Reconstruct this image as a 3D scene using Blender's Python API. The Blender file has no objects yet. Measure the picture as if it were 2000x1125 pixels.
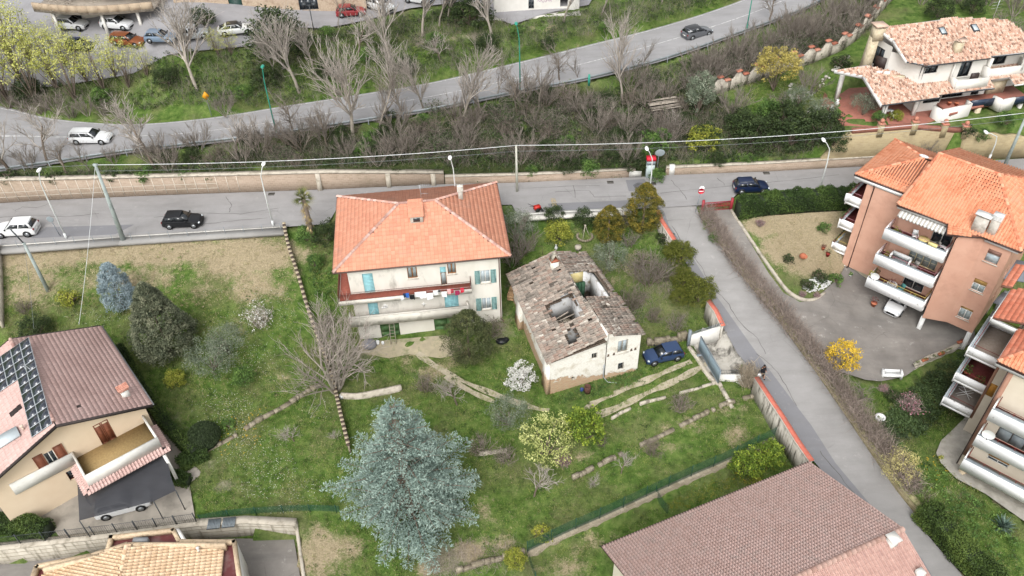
import bpy,bmesh,math,random
import numpy as np
from math import sin,cos,pi,radians,atan2,hypot,sqrt
from mathutils import Vector,Matrix
# ------------------------------------------------------------------ camera, world, sun
SC=bpy.context.scene
COL=SC.collection
FPX,TH,ROLL,CAMZ=1600.0,radians(41.5),radians(-1.5),57.6
S_,C_=sin(TH),cos(TH)
CF=np.array([0,C_,-S_])
CR=cos(ROLL)*np.array([1.0,0,0])+sin(ROLL)*np.array([0,S_,C_])
CU=-sin(ROLL)*np.array([1.0,0,0])+cos(ROLL)*np.array([0,S_,C_])
cam_d=bpy.data.cameras.new('camera')
cam=bpy.data.objects.new('camera',cam_d)
COL.objects.link(cam)
cam.matrix_world=Matrix(((CR[0],CU[0],-CF[0],0),(CR[1],CU[1],-CF[1],0),(CR[2],CU[2],-CF[2],CAMZ),(0,0,0,1)))
cam_d.sensor_width=36.0
cam_d.lens=FPX/2000*36.0
cam_d.clip_start=0.5
cam_d.clip_end=3000
SC.camera=cam
SUN_EL,SUN_AZ=radians(50),radians(194) # azimuth clockwise from +Y
w=bpy.data.worlds.new('World')
SC.world=w
w.use_nodes=True
nt=w.node_tree
nt.nodes.clear()
sky=nt.nodes.new('ShaderNodeTexSky')
sky.sky_type='NISHITA'
sky.sun_disc=False
sky.sun_elevation=SUN_EL
sky.sun_rotation=SUN_AZ
sky.dust_density=4.0
hs=nt.nodes.new('ShaderNodeHueSaturation')
hs.inputs['Saturation'].default_value=0.12
bg=nt.nodes.new('ShaderNodeBackground')
bg.inputs['Strength'].default_value=0.15
wo=nt.nodes.new('ShaderNodeOutputWorld')
nt.links.new(sky.outputs[0],hs.inputs['Color'])
nt.links.new(hs.outputs[0],bg.inputs[0])
nt.links.new(bg.outputs[0],wo.inputs[0])
sl=bpy.data.lights.new('sun','SUN')
sl.energy=0.65
sl.angle=radians(30)
sl.color=(1.0,0.965,0.92)
so=bpy.data.objects.new('sun',sl)
COL.objects.link(so)
so.rotation_euler=(pi/2-SUN_EL,0,-SUN_AZ+pi)
SC.view_settings.view_transform='Standard'
SC.view_settings.look='None'
SC.view_settings.exposure=1.0
SC.view_settings.gamma=1.0
SC.view_settings.use_curve_mapping=False
SC.cycles.max_bounces=5
SC.cycles.diffuse_bounces=3
SC.cycles.glossy_bounces=2
SC.cycles.transparent_max_bounces=8
SC.cycles.use_adaptive_sampling=True
# ------------------------------------------------------------------ camera geometry used for surveying positions
def ray(px,py):
 dx,dy=(px-1000)/FPX,(py-562.5)/FPX
 return CF+CR*dx-CU*dy
def W(px,py,z=0.0):
 """point of the horizontal plane at height z seen at photo pixel px, py"""
 d=ray(px,py)
 t=(CAMZ-z)/-d[2]
 return(d[0]*t,d[1]*t,z)
def W2(px,py,z=0.0):
 p=W(px,py,z)
 return(p[0],p[1])
def WY(px,py,Y):
 """point of the vertical plane y = Y seen at photo pixel px, py"""
 d=ray(px,py)
 t=Y/d[1]
 return(d[0]*t,Y,CAMZ+d[2]*t)
def ztop(x,y,py):
 """height at which the vertical through x, y reaches photo row py"""
 dy=(py-562.5)/FPX
 return CAMZ-(x*CU[0]+y*CU[1]+dy*(x*CF[0]+y*CF[1]))/(CU[2]+dy*CF[2])
# ------------------------------------------------------------------ maths helpers
def tps_fit(P):
 P=np.array(P,float)
 X=P[:,:2];z=P[:,2];n=len(X)
 d=np.hypot(X[:,None,0]-X[None,:,0],X[:,None,1]-X[None,:,1])
 K=np.where(d>0,d*d*np.log(d+1e-9),0)+np.eye(n)*3.0
 A=np.zeros((n+3,n+3));A[:n,:n]=K
 A[:n,n]=1;A[:n,n+1:]=X;A[n,:n]=1;A[n+1:,:n]=X.T
 b=np.zeros(n+3);b[:n]=z
 return X,np.linalg.solve(A,b)
def tps_eval(M,x,y):
 X,c=M;n=len(X)
 out=c[n]+c[n+1]*x+c[n+2]*y
 for i in range(n):
  d2=(x-X[i,0])**2+(y-X[i,1])**2+1e-9
  out=out+c[i]*0.5*d2*np.log(d2)
 return out
def pip(poly,x,y):
 poly=np.asarray(poly,float)
 x=np.asarray(x,float);y=np.asarray(y,float)
 ins=np.zeros(np.broadcast(x,y).shape,bool)
 n=len(poly)
 for i in range(n):
  x0,y0=poly[i][:2];x1,y1=poly[(i+1)%n][:2]
  if y0==y1:continue
  c=((y0>y)!=(y1>y))&(x<(x1-x0)*(y-y0)/(y1-y0)+x0)
  ins^=c
 return ins
def polydist(line,x,y):
 """distance to a polyline"""
 best=None
 for(a,b)in zip(line[:-1],line[1:]):
  ax,ay=a[:2];bx,by=b[:2]
  L2=(bx-ax)**2+(by-ay)**2+1e-12
  t=np.clip(((x-ax)*(bx-ax)+(y-ay)*(by-ay))/L2,0,1)
  d=np.hypot(x-ax-t*(bx-ax),y-ay-t*(by-ay))
  best=d if best is None else np.minimum(best,d)
 return best
# ------------------------------------------------------------------ mesh builder
class MB:
 def __init__(s):
  s.V=[];s.F=[];s.T=[];s.M=[];s.n=0
 def add(s,V,F,tint=0.5,mi=0):
  V=np.asarray(V,float).reshape(-1,3)
  if len(V)==0:return s
  groups={}
  if isinstance(F,np.ndarray):
   groups[F.shape[1]]=F
  else:
   for f in F:groups.setdefault(len(f),[]).append(f)
  for k,f in groups.items():
   f=np.asarray(f,int)+s.n
   s.F.append(f)
   if np.ndim(tint)==0:
    s.T.append(np.full(len(f),float(tint)))
   else:
    s.T.append(np.asarray(tint,float))
   s.M.append(np.full(len(f),mi,int))
  s.V.append(V);s.n+=len(V)
  return s
 def box(s,x0,y0,z0,x1,y1,z1,tint=0.5,mi=0):
  V=[(x0,y0,z0),(x1,y0,z0),(x1,y1,z0),(x0,y1,z0),(x0,y0,z1),(x1,y0,z1),(x1,y1,z1),(x0,y1,z1)]
  return s.add(V,BOXF,tint,mi)
 def hexa(s,V,tint=0.5,mi=0):
  return s.add(V,BOXF,tint,mi)
 def poly(s,P,tint=0.5,mi=0):
  return s.add(P,[tuple(range(len(P)))],tint,mi)
 def prism(s,P,z0,z1,tint=0.5,mi=0):
  """P list of xy (counter-clockwise from above); z0,z1 numbers or lists"""
  n=len(P)
  za=z0 if np.ndim(z0)else[z0]*n
  zb=z1 if np.ndim(z1)else[z1]*n
  V=[(p[0],p[1],za[i])for i,p in enumerate(P)]+[(p[0],p[1],zb[i])for i,p in enumerate(P)]
  F=[tuple(range(n-1,-1,-1)),tuple(range(n,2*n))]
  F+=[(i,(i+1)%n,n+(i+1)%n,n+i)for i in range(n)]
  return s.add(V,F,tint,mi)
 def slab(s,P3,th,tint=0.5,mi=0):
  """3-D polygon thickened downwards"""
  n=len(P3)
  V=[(p[0],p[1],p[2]-th)for p in P3]+[tuple(p)for p in P3]
  F=[tuple(range(n-1,-1,-1)),tuple(range(n,2*n))]
  F+=[(i,(i+1)%n,n+(i+1)%n,n+i)for i in range(n)]
  return s.add(V,F,tint,mi)
 def tube(s,pts,r,k=6,tint=0.5,caps=True,mi=0):
  P=np.asarray(pts,float);n=len(P)
  R=np.full(n,r,float)if np.ndim(r)==0 else np.asarray(r,float)
  T=np.gradient(P,axis=0)if n>2 else np.array([P[-1]-P[0]]*n)
  T/=np.linalg.norm(T,axis=1)[:,None]+1e-12
  a=np.array([0,0,1.0])if abs(T[0][2])<0.9 else np.array([1.0,0,0])
  V=[]
  for i in range(n):
   u=np.cross(T[i],a);u/=np.linalg.norm(u)+1e-12
   v=np.cross(T[i],u)
   for j in range(k):
    q=2*pi*j/k
    V.append(P[i]+R[i]*(cos(q)*u+sin(q)*v))
  F=[]
  for i in range(n-1):
   for j in range(k):
    F.append((i*k+j,i*k+(j+1)%k,(i+1)*k+(j+1)%k,(i+1)*k+j))
  if caps:
   F.append(tuple(range(k-1,-1,-1)));F.append(tuple(range((n-1)*k,n*k)))
  return s.add(V,F,tint,mi)
 def lathe(s,prof,k=12,c=(0,0,0),tint=0.5,mi=0):
  V=[]
  for(r,z)in prof:
   for j in range(k):
    q=2*pi*j/k
    V.append((c[0]+r*cos(q),c[1]+r*sin(q),c[2]+z))
  F=[]
  for i in range(len(prof)-1):
   for j in range(k):
    F.append((i*k+j,i*k+(j+1)%k,(i+1)*k+(j+1)%k,(i+1)*k+j))
  F.append(tuple(range(k-1,-1,-1)))
  F.append(tuple(range((len(prof)-1)*k,len(prof)*k)))
  return s.add(V,F,tint,mi)
 def ball(s,c,r,k=8,m=5,tint=0.5,mi=0):
  r=(r,r,r)if np.ndim(r)==0 else r
  V=[];F=[]
  for i in range(m+1):
   ph=-pi/2+pi*i/m
   for j in range(k):
    q=2*pi*j/k
    V.append((c[0]+r[0]*cos(ph)*cos(q),c[1]+r[1]*cos(ph)*sin(q),c[2]+r[2]*sin(ph)))
  for i in range(m):
   for j in range(k):
    F.append((i*k+j,i*k+(j+1)%k,(i+1)*k+(j+1)%k,(i+1)*k+j))
  return s.add(V,F,tint,mi)
 def inst(s,TV,TF,mats,tints=None,mi=0):
  """many copies: TV (v,3), TF (f,k), mats (N,3,4)"""
  TV=np.asarray(TV,float);TF=np.asarray(TF,int);N=len(mats)
  if N==0:return s
  V=np.einsum('nij,vj->nvi',mats[:,:,:3],TV)+mats[:,None,:,3]
  F=TF[None]+(np.arange(N)*len(TV))[:,None,None]
  t=np.full(N,0.5)if tints is None else np.asarray(tints)
  return s.add(V.reshape(-1,3),F.reshape(-1,TF.shape[1]),np.repeat(t,len(TF)),mi)
 def mesh(s,name,mats,off=(0,0,0),smooth=False):
  me=bpy.data.meshes.new(name)
  V=np.concatenate(s.V)-np.array(off,float)
  me.vertices.add(len(V));me.vertices.foreach_set('co',V.ravel())
  loops=np.concatenate([f.ravel()for f in s.F])
  tot=np.concatenate([np.full(len(f),f.shape[1])for f in s.F])
  start=np.concatenate([[0],np.cumsum(tot)[:-1]])
  me.loops.add(len(loops));me.loops.foreach_set('vertex_index',loops.astype(np.int32))
  me.polygons.add(len(tot));me.polygons.foreach_set('loop_start',start.astype(np.int32))
  me.polygons.foreach_set('material_index',np.concatenate(s.M).astype(np.int32))
  me.update(calc_edges=True)
  a=me.attributes.new('tint','FLOAT','FACE')
  a.data.foreach_set('value',np.concatenate(s.T).astype(np.float32))
  for m in(mats if isinstance(mats,(list,tuple))else[mats]):
   me.materials.append(m)
  if smooth:
   me.shade_smooth()
   if smooth is not True:
    me.set_sharp_from_angle(angle=radians(smooth))
  return me
BOXF=[(0,3,2,1),(4,5,6,7),(0,1,5,4),(1,2,6,5),(2,3,7,6),(3,0,4,7)]
def thing(name,label,cat,loc=(0,0,0),rz=0.0,group=None):
 o=bpy.data.objects.new(name,None)
 o.empty_display_size=0.3
 COL.objects.link(o)
 o.location=tuple(loc);o.rotation_euler=(0,0,rz)
 o['label']=label;o['category']=cat
 if group:o['group']=group
 return o
def root_off(parent):
 r=parent
 while r is not None and r.parent is not None:r=r.parent
 return tuple(r['_o'])if(r is not None and '_o' in r.keys())else(0,0,0)
def wthing(name,label,cat,loc,group=None):
 """a thing whose parts are given in world coordinates"""
 o=thing(name,label,cat,loc,0,group)
 o['_o']=[float(v)for v in loc]
 return o
def part(name,mb,mat,parent=None,smooth=False,kind=None,label=None):
 if not mb.V:return None
 o=bpy.data.objects.new(name,mb.mesh(name,mat,root_off(parent)if parent else(0,0,0),smooth))
 COL.objects.link(o)
 if parent is not None:o.parent=parent
 if kind:o['kind']=kind
 if label:o['label']=label
 return o
def solo(name,mb,mat,label,cat,loc=(0,0,0),group=None,smooth=False):
 """a thing of one mesh, vertices given in world coordinates, origin at loc"""
 o=bpy.data.objects.new(name,mb.mesh(name,mat,loc,smooth))
 COL.objects.link(o);o.location=tuple(loc)
 o['label']=label;o['category']=cat
 if group:o['group']=group
 return o
def struct(name,mb,mat,smooth=False):
 o=bpy.data.objects.new(name,mb.mesh(name,mat,(0,0,0),smooth))
 COL.objects.link(o);o['kind']='structure'
 return o
def dup(root,loc,rz=0.0,label=None,sc=None,group=None,cat=None):
 def cp(o,par):
  c=o.copy();COL.objects.link(c)
  if par is not None:c.parent=par
  for ch in o.children:cp(ch,c)
  return c
 r=cp(root,None)
 r.location=tuple(loc);r.rotation_euler=(0,0,rz)
 if sc is not None:r.scale=(sc,sc,sc)if np.ndim(sc)==0 else sc
 if label:r['label']=label
 if group:r['group']=group
 if cat:r['category']=cat
 return r
def place(first,used,loc,rz,label,sc=None):
 """the prototype itself serves as the first individual, copies follow"""
 if not used.get(first.name):
  used[first.name]=1
  first.location=tuple(loc);first.rotation_euler=(0,0,rz)
  if sc is not None:first.scale=(sc,sc,sc)if np.ndim(sc)==0 else sc
  first['label']=label
  return first
 return dup(first,loc,rz,label,sc)
USED={}
# ------------------------------------------------------------------ materials
def hexc(h):
 h=h.lstrip('#')
 c=[int(h[i:i+2],16)/255 for i in(0,2,4)]
 return tuple(((v/12.92)if v<=0.04045 else((v+0.055)/1.055)**2.4)for v in c)
class NT:
 def __init__(s,name):
  s.m=bpy.data.materials.new(name);s.m.use_nodes=True
  s.t=s.m.node_tree;s.t.nodes.clear()
  s.out=s.t.nodes.new('ShaderNodeOutputMaterial')
  s.b=s.t.nodes.new('ShaderNodeBsdfPrincipled')
  s.t.links.new(s.b.outputs[0],s.out.inputs['Surface'])
  s._co=None
 def n(s,ty,**kw):
  o=s.t.nodes.new(ty)
  for k,v in kw.items():setattr(o,k,v)
  return o
 def l(s,a,b):s.t.links.new(a,b)
 def co(s):
  if s._co is None:s._co=s.n('ShaderNodeTexCoord').outputs['Object']
  return s._co
 def val(s,sock,v):
  if hasattr(v,'is_linked')or isinstance(v,bpy.types.NodeSocket):s.l(v,sock)
  else:
   if isinstance(v,(tuple,list))and len(v)==3:v=(*v,1)
   sock.default_value=v
 def noise(s,scale,detail=4,rough=0.55,sock='Fac',dist=0.0,co=None,stretch=None):
  o=s.n('ShaderNodeTexNoise')
  o.inputs['Scale'].default_value=scale;o.inputs['Detail'].default_value=detail
  o.inputs['Roughness'].default_value=rough;o.inputs['Distortion'].default_value=dist
  c=co or s.co()
  if stretch:
   mp=s.n('ShaderNodeMapping');mp.inputs['Scale'].default_value=stretch
   s.l(c,mp.inputs[0]);c=mp.outputs[0]
  s.l(c,o.inputs['Vector'])
  return o.outputs[sock]
 def ramp(s,f,stops,interp='LINEAR'):
  o=s.n('ShaderNodeValToRGB');e=o.color_ramp
  e.interpolation=interp
  while len(e.elements)<len(stops):e.elements.new(0.5)
  for i,(p,c)in enumerate(stops):
   e.elements[i].position=p
   if np.ndim(c)==0:c=(c,c,c)
   e.elements[i].color=(*c,1)
  s.l(f,o.inputs[0])
  return o.outputs[0]
 def mix(s,f,a,b,mode='MIX'):
  o=s.n('ShaderNodeMix',data_type='RGBA',blend_type=mode)
  s.val(o.inputs[0],f);s.val(o.inputs[6],a);s.val(o.inputs[7],b)
  return o.outputs[2]
 def math(s,op,a,b=0.0,clamp=False):
  o=s.n('ShaderNodeMath',operation=op);o.use_clamp=clamp
  s.val(o.inputs[0],a);s.val(o.inputs[1],b)
  return o.outputs[0]
 def attr(s,name,out='Fac'):
  o=s.n('ShaderNodeAttribute');o.attribute_name=name
  return o.outputs[out]
 def bump(s,h,strength=0.4,dist=0.05):
  o=s.n('ShaderNodeBump');o.inputs['Strength'].default_value=strength
  o.inputs['Distance'].default_value=dist
  s.l(h,o.inputs['Height']);s.l(o.outputs[0],s.b.inputs['Normal'])
 def done(s,color,rough=0.8,metal=0.0,spec=0.3,alpha=None):
  s.val(s.b.inputs['Base Color'],color);s.val(s.b.inputs['Roughness'],rough)
  s.b.inputs['Metallic'].default_value=metal
  s.b.inputs['Specular IOR Level'].default_value=spec
  if alpha is not None:s.val(s.b.inputs['Alpha'],alpha)
  return s.m
MC={}
def M(name,c1,c2=None,scale=3.0,rough=0.8,metal=0.0,spec=0.3,bump=0.0,bscale=None,tint=0.0,stretch=None,
  c3=None,s3=0.4,t3=(0.5,0.7),detail=5,alpha=None):
 """plain two-tone noisy material; tint lets the face attribute 'tint' lighten/darken pieces; c3 = stains"""
 if name in MC:return MC[name]
 g=NT(name)
 c1=hexc(c1)if isinstance(c1,str)else c1
 col=c1
 if c2 is not None:
  c2=hexc(c2)if isinstance(c2,str)else c2
  f=g.noise(scale,detail,stretch=stretch)
  col=g.mix(g.ramp(f,[(0.32,0.0),(0.68,1.0)]),c1,c2)
 if c3 is not None:
  c3=hexc(c3)if isinstance(c3,str)else c3
  f=g.noise(s3,7,0.65,stretch=stretch)
  col=g.mix(g.ramp(f,[(t3[0],0.0),(t3[1],1.0)]),col,c3)
 if tint:
  v=g.math('ADD',g.math('MULTIPLY',g.attr('tint'),2*tint),1-tint)
  o=g.n('ShaderNodeVectorMath',operation='SCALE')
  g.val(o.inputs[0],col if not isinstance(col,tuple)else col)if not isinstance(col,tuple)else None
  if isinstance(col,tuple):o.inputs[0].default_value=col
  g.l(v,o.inputs['Scale'])
  col=o.outputs[0]
 if bump:
  g.bump(g.noise(bscale or scale*3,6),bump,0.04)
 MC[name]=g.done(col,rough,metal,spec,alpha)
 return MC[name]
def M_leaf(name,dark,mid,light,rough=0.65,sp=0.25):
 """foliage: colour picked per clump by 'tint', with a slow noise over it"""
 if name in MC:return MC[name]
 g=NT(name)
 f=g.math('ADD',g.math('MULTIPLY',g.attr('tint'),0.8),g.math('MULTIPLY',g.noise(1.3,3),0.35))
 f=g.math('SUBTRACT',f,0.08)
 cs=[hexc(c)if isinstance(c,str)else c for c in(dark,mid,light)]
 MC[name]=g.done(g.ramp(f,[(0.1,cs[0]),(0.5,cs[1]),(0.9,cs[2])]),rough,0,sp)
 return MC[name]
def M_tile(name,cols,lichen=None,rough=0.85,lf=(0.55,0.75),ls=0.5):
 """fired tiles: each piece picks its colour through 'tint'; lichen / soot patches on top"""
 if name in MC:return MC[name]
 g=NT(name)
 cs=[hexc(c)for c in cols]
 f=g.math('ADD',g.attr('tint'),g.math('MULTIPLY',g.math('SUBTRACT',g.noise(14,3),0.5),0.25))
 col=g.ramp(f,[((i+0.5)/len(cs),c)for i,c in enumerate(cs)])
 if lichen:
  k=g.ramp(g.noise(ls,8,0.7),[(lf[0],0.0),(lf[1],1.0)])
  col=g.mix(g.math('MULTIPLY',k,0.75),col,hexc(lichen))
 g.bump(g.noise(30,3),0.2,0.01)
 MC[name]=g.done(col,rough,0,0.25)
 return MC[name]
# ------------------------------------------------------------------ terrain zones
def WL(L):return[W(*p)for p in L]
ZS=6.0
def street_z(x):return np.interp(x,[-70,15,45,90],[6.0,6.0,6.5,7.4])
wallL=WL([(-300,416,6),(0,397,6),(100,391,6),(300,382,6),(640,370,6),(868,360,6),(1008,357,6),(1240,346,6),(1300,343,6),(1500,334,6.3),(1700,322,6.6),(1850,312,7),(2000,303,7.2),(2300,285,7.4)])
southL=WL([(-300,500,6),(0,481,6),(240,463,6),(560,443,6),(640,438,6),(660,405,6),(1000,400,6),(1010,419,6),(1075,416,6),(1180,411,6),(1283,406,6),(1375,402,6),(1425,396,6),(1440,378,6.2),(1660,368,6.5),(1850,362,6.8),(2300,335,7.4)])
lan_c=[(380,6.0),(404,6.0),(450,5.1),(520,3.9),(600,2.7),(700,1.5),(800,0.7),(900,0.2),(1000,-0.2),(1125,-0.6),(1300,-1.0)]
def lz(py):return float(np.interp(py,[a for a,b in lan_c],[b for a,b in lan_c]))
laneL=[W(px,py,lz(py))for px,py in[(1283,402),(1296,440),(1335,505),(1375,575),(1408,632),(1440,690),(1478,735),(1530,812),(1580,890),(1640,960),(1700,1040),(1760,1125),(1850,1260)]]
laneR=[W(px,py,lz(py))for px,py in[(1360,402),(1368,425),(1400,470),(1450,540),(1520,625),(1590,722),(1650,810),(1700,885),(1752,960),(1800,1020),(1880,1125),(1990,1260)]]
def xat(L,y):
 q=sorted([(p[1],p[0])for p in L]);return np.interp(y,[a for a,b in q],[b for a,b in q])
def yat(L,x):return np.interp(x,[p[0]for p in L],[p[1]for p in L])
laneYZ=sorted([(p[1],p[2])for p in laneL])
LANE_TOPY=laneL[0][1]
def lane_z(y):return np.interp(y,[a for a,b in laneYZ],[b for a,b in laneYZ])
TC=tps_fit(WL([(0,484,5.8),(250,468,5.8),(550,450,5.8),(0,560,4.3),(250,560,4.2),(550,560,3.8),(0,640,3),(150,640,2.8),(400,640,2.6),
 (560,640,2.0),(350,740,1.4),(500,740,1.0),(250,720,1.5),(400,850,.3),(550,850,0),(650,850,0),(100,1000,-.2),(300,1000,-.3),(0,900,0),
 (0,990,-.2),(450,980,-.6),(600,980,-.8),(600,470,5.3),(620,560,3.2),(650,660,.6),(700,690,0),(820,690,0),(950,680,.1),(1000,600,1.2),
 (1000,500,3.2),(1000,430,5.3),(1080,430,5.4),(1180,425,5.5),(1275,420,5.5),(1120,475,3.9),(1250,500,3.6),(1300,560,2.6),(1300,640,1.3),
 (1385,640,1.0),(1290,700,.6),(1350,720,.5),(1200,770,0),(1100,790,-.1),(900,760,-.2),(1450,760,-.1),(1300,820,-.3),(1500,850,-1.1),
 (1200,900,-.8),(1400,880,-.6),(1000,900,-1),(1050,1030,-1.4),(1300,940,-1.1),(800,1050,-1.6),(650,1050,-1.5),(600,1120,-1.8),
 (950,1110,-1.8),(850,850,-.7),(-200,700,2.5),(-200,1000,0)]))
TN=tps_fit(WL([(-200,360,8.3),(0,352,8.3),(300,345,8.2),(640,337,8.2),(868,345,7.8),(1000,342,7),(1240,336,7),(1500,326,7.2),(1570,316,7.6),
 (0,250,8.6),(170,280,8.7),(0,330,8.6),(300,295,8.8),(540,230,9.6),(540,262,9.5),(1000,150,11),(1000,190,10.9),(1360,80,12),(1360,115,11.8),
 (1500,20,12.6),(1500,60,12.4),(1700,-60,13.5),(600,190,10.3),(300,215,9.4),(0,190,9.6),(300,150,11.6),(300,112,13.8),(600,110,13.3),(600,60,14),(100,60,14),
 (450,85,14),(700,30,14.2),(1000,100,12.3),(1000,40,14),(1100,10,14.5),(1300,10,13.6),(850,60,13.6),(800,270,8.8),(1200,230,9),
 (1200,150,10.8),(1350,200,9.5),(1300,300,7.5),(1400,260,8.3),(1450,150,10.5),(1500,190,10.0),(1620,200,10.3),(1560,290,8.0),
 (1640,245,10.2),(1760,245,10.4),(1860,245,10.2),(1600,120,11),(1700,40,12.5),(1900,20,13),(2000,100,12.8),(1930,262,9.4),(2000,275,9.2),
 (2200,200,11),(0,30,14),(-200,100,13),(2200,-100,15),(-200,-100,15),(1000,-100,16)]))
TE=tps_fit(WL([(1440,392,6.1),(1660,392,5.9),(1410,410,5.8),(1430,480,4.7),(1480,560,3.6),(1530,620,2.8),(1550,640,2.5),(1600,560,2.8),(1500,450,5.0),
 (1600,450,4.4),(1650,500,2.8),(1650,530,1.4),(1700,600,.9),(1750,650,.5),(1880,690,-.3),(1850,700,-.2),(1600,720,1.7),(1700,740,.6),(1640,700,1.4),
 (1600,650,2.0),(1650,780,1.5),(1700,850,1.0),(1840,750,-1.4),(1800,800,-.9),(1780,940,.5),(1750,880,.7),(1850,870,-.8),(1950,960,-.8),(1900,1000,0),
 (1950,1125,.1),(1850,1060,.1),(2100,900,-.8),(2000,800,-1),(2100,400,6),(2000,500,3),(2400,700,0),(1900,1250,-.3),(1800,540,1.5),(1800,700,.1)]))
polyG=[W2(-400,1110,-.4),W2(0,1072,-.4),W2(213,1048,-.4),W2(384,1026,-.5),W2(576,1026,-.7),W2(592,1150,-2),W2(620,1400,-2),W2(-700,1400,-2)]
polyF=[W2(1512,862,-.4),W2(1420,915,-.8),W2(1280,975,-1.1),W2(1100,1060,-1.5),W2(1030,1084,-1.6),W2(1040,1200,-2.5),W2(1040,1600,-2.5),W2(2000,1400,-2),W2(1700,1060,-1.2),W2(1575,902,-.3)]
VILLAT=[W2(1640,232,10.3),W2(1835,247,10.3),W2(1868,262,10.3),W2(2050,235,10.3),W2(2050,160,10.3),W2(1700,150,10.3),W2(1640,180,10.3)]
def zfun(x,y):
 x=np.asarray(x,float);y=np.asarray(y,float)
 x,y=np.broadcast_arrays(x,y)
 wy,sy=yat(wallL,x),yat(southL,x)
 xl,xr=xat(laneL,y),xat(laneR,y)
 zc=np.clip(tps_eval(TC,x,y),-2.6,6.2)
 zn=np.clip(tps_eval(TN,x,y),6.5,19)
 ze=np.clip(tps_eval(TE,x,y),-1,7.4)
 z=zc
 z=np.where(pip(polyG,x,y),-2.3,z)
 z=np.where(pip(polyF,x,y),-2.3+np.clip((x-2)*.035,0,.8),z)
 z=np.where(x>xl,lane_z(y),z)
 z=np.where(x>xr+.55,ze,z)
 z=np.where(y>sy,street_z(x),z)
 z=np.where(y>wy+.6,zn,z)
 z=np.where(pip(VILLAT,x,y)&(y>wy),10.3,z)
 return z
HX,HY,HS=-110.0,15.0,0.3
_hx,_hy=np.meshgrid(HX+np.arange(760)*HS,HY+np.arange(440)*HS)
HG=zfun(_hx.ravel(),_hy.ravel()).reshape(_hx.shape)
def zq(x,y):
 """terrain height from the sampled grid"""
 fx=np.clip((np.asarray(x)-HX)/HS,0,758.99);fy=np.clip((np.asarray(y)-HY)/HS,0,438.99)
 i,j=fx.astype(int),fy.astype(int);a,b=fx-i,fy-j
 return(HG[j,i]*(1-a)+HG[j,i+1]*a)*(1-b)+(HG[j+1,i]*(1-a)+HG[j+1,i+1]*a)*b
def Z(x,y):return float(zq(x,y))
_gc={}
def G(px,py):
 """point of the ground seen at photo pixel px, py"""
 k=(px,py)
 if k in _gc:return _gc[k]
 d=ray(px,py)
 t=np.linspace((CAMZ-20)/-d[2],(CAMZ+3)/-d[2],400)
 z=CAMZ+d[2]*t
 i=int(np.argmax(z<=zq(d[0]*t,d[1]*t)))
 t=np.linspace(t[max(i-1,0)],t[i],60);z=CAMZ+d[2]*t
 i=int(np.argmax(z<=zq(d[0]*t,d[1]*t)));b=t[i]
 _gc[k]=(float(d[0]*b),float(d[1]*b),float(CAMZ+d[2]*b))
 return _gc[k]
def GL(L):return[G(*p)for p in L]
# ------------------------------------------------------------------ paved patches laid over the ground
PATCHES=[]
def clip_grid(poly,step):
 bm=bmesh.new()
 vs=[bm.verts.new((p[0],p[1],0))for p in poly]
 bm.faces.new(vs)
 xs=[p[0]for p in poly];ys=[p[1]for p in poly]
 for ax,lo,hi in((0,min(xs),max(xs)),(1,min(ys),max(ys))):
  v=math.floor(lo/step)*step+step*0.37
  while v<hi:
   co=[0,0,0];no=[0,0,0];co[ax]=v;no[ax]=1
   bmesh.ops.bisect_plane(bm,geom=bm.verts[:]+bm.edges[:]+bm.faces[:],plane_co=co,plane_no=no)
   v+=step
 bmesh.ops.triangulate(bm,faces=bm.faces[:])
 V=np.array([v.co[:]for v in bm.verts]);bm.verts.index_update()
 F=[tuple(v.index for v in f.verts)for f in bm.faces]
 bm.free()
 return V,F
def patch(name,poly,mat,lift=0.02,zf=None,step=1.0,carve=True):
 V,F=clip_grid(poly,step)
 V[:,2]=(zf or zfun)(V[:,0],V[:,1])+lift
 mb=MB();mb.add(V,np.array(F))
 if carve:PATCHES.append(([p[:2]for p in poly],zf))
 return struct(name,mb,mat)
def strip_poly(line,wd):
 """polygon of a strip of width wd round a centre line"""
 L=np.array([p[:2]for p in line]);T=np.gradient(L,axis=0);T/=np.linalg.norm(T,axis=1)[:,None]
 N=np.stack([-T[:,1],T[:,0]],1)
 wd=np.asarray(wd,float).reshape(-1,1)/2
 return[tuple(p)for p in(L+N*wd)]+[tuple(p)for p in(L-N*wd)][::-1]
def smoothline(P,n=6):
 P=np.array(P,float);out=[]
 for i in range(len(P)-1):
  p0,p1,p2,p3=P[max(i-1,0)],P[i],P[i+1],P[min(i+2,len(P)-1)]
  for k in range(n):
   t=k/n
   out.append(0.5*((2*p1)+(-p0+p2)*t+(2*p0-5*p1+4*p2-p3)*t*t+(-p0+3*p1-3*p2+p3)*t**3))
 out.append(P[-1]);return[tuple(p)for p in out]
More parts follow.
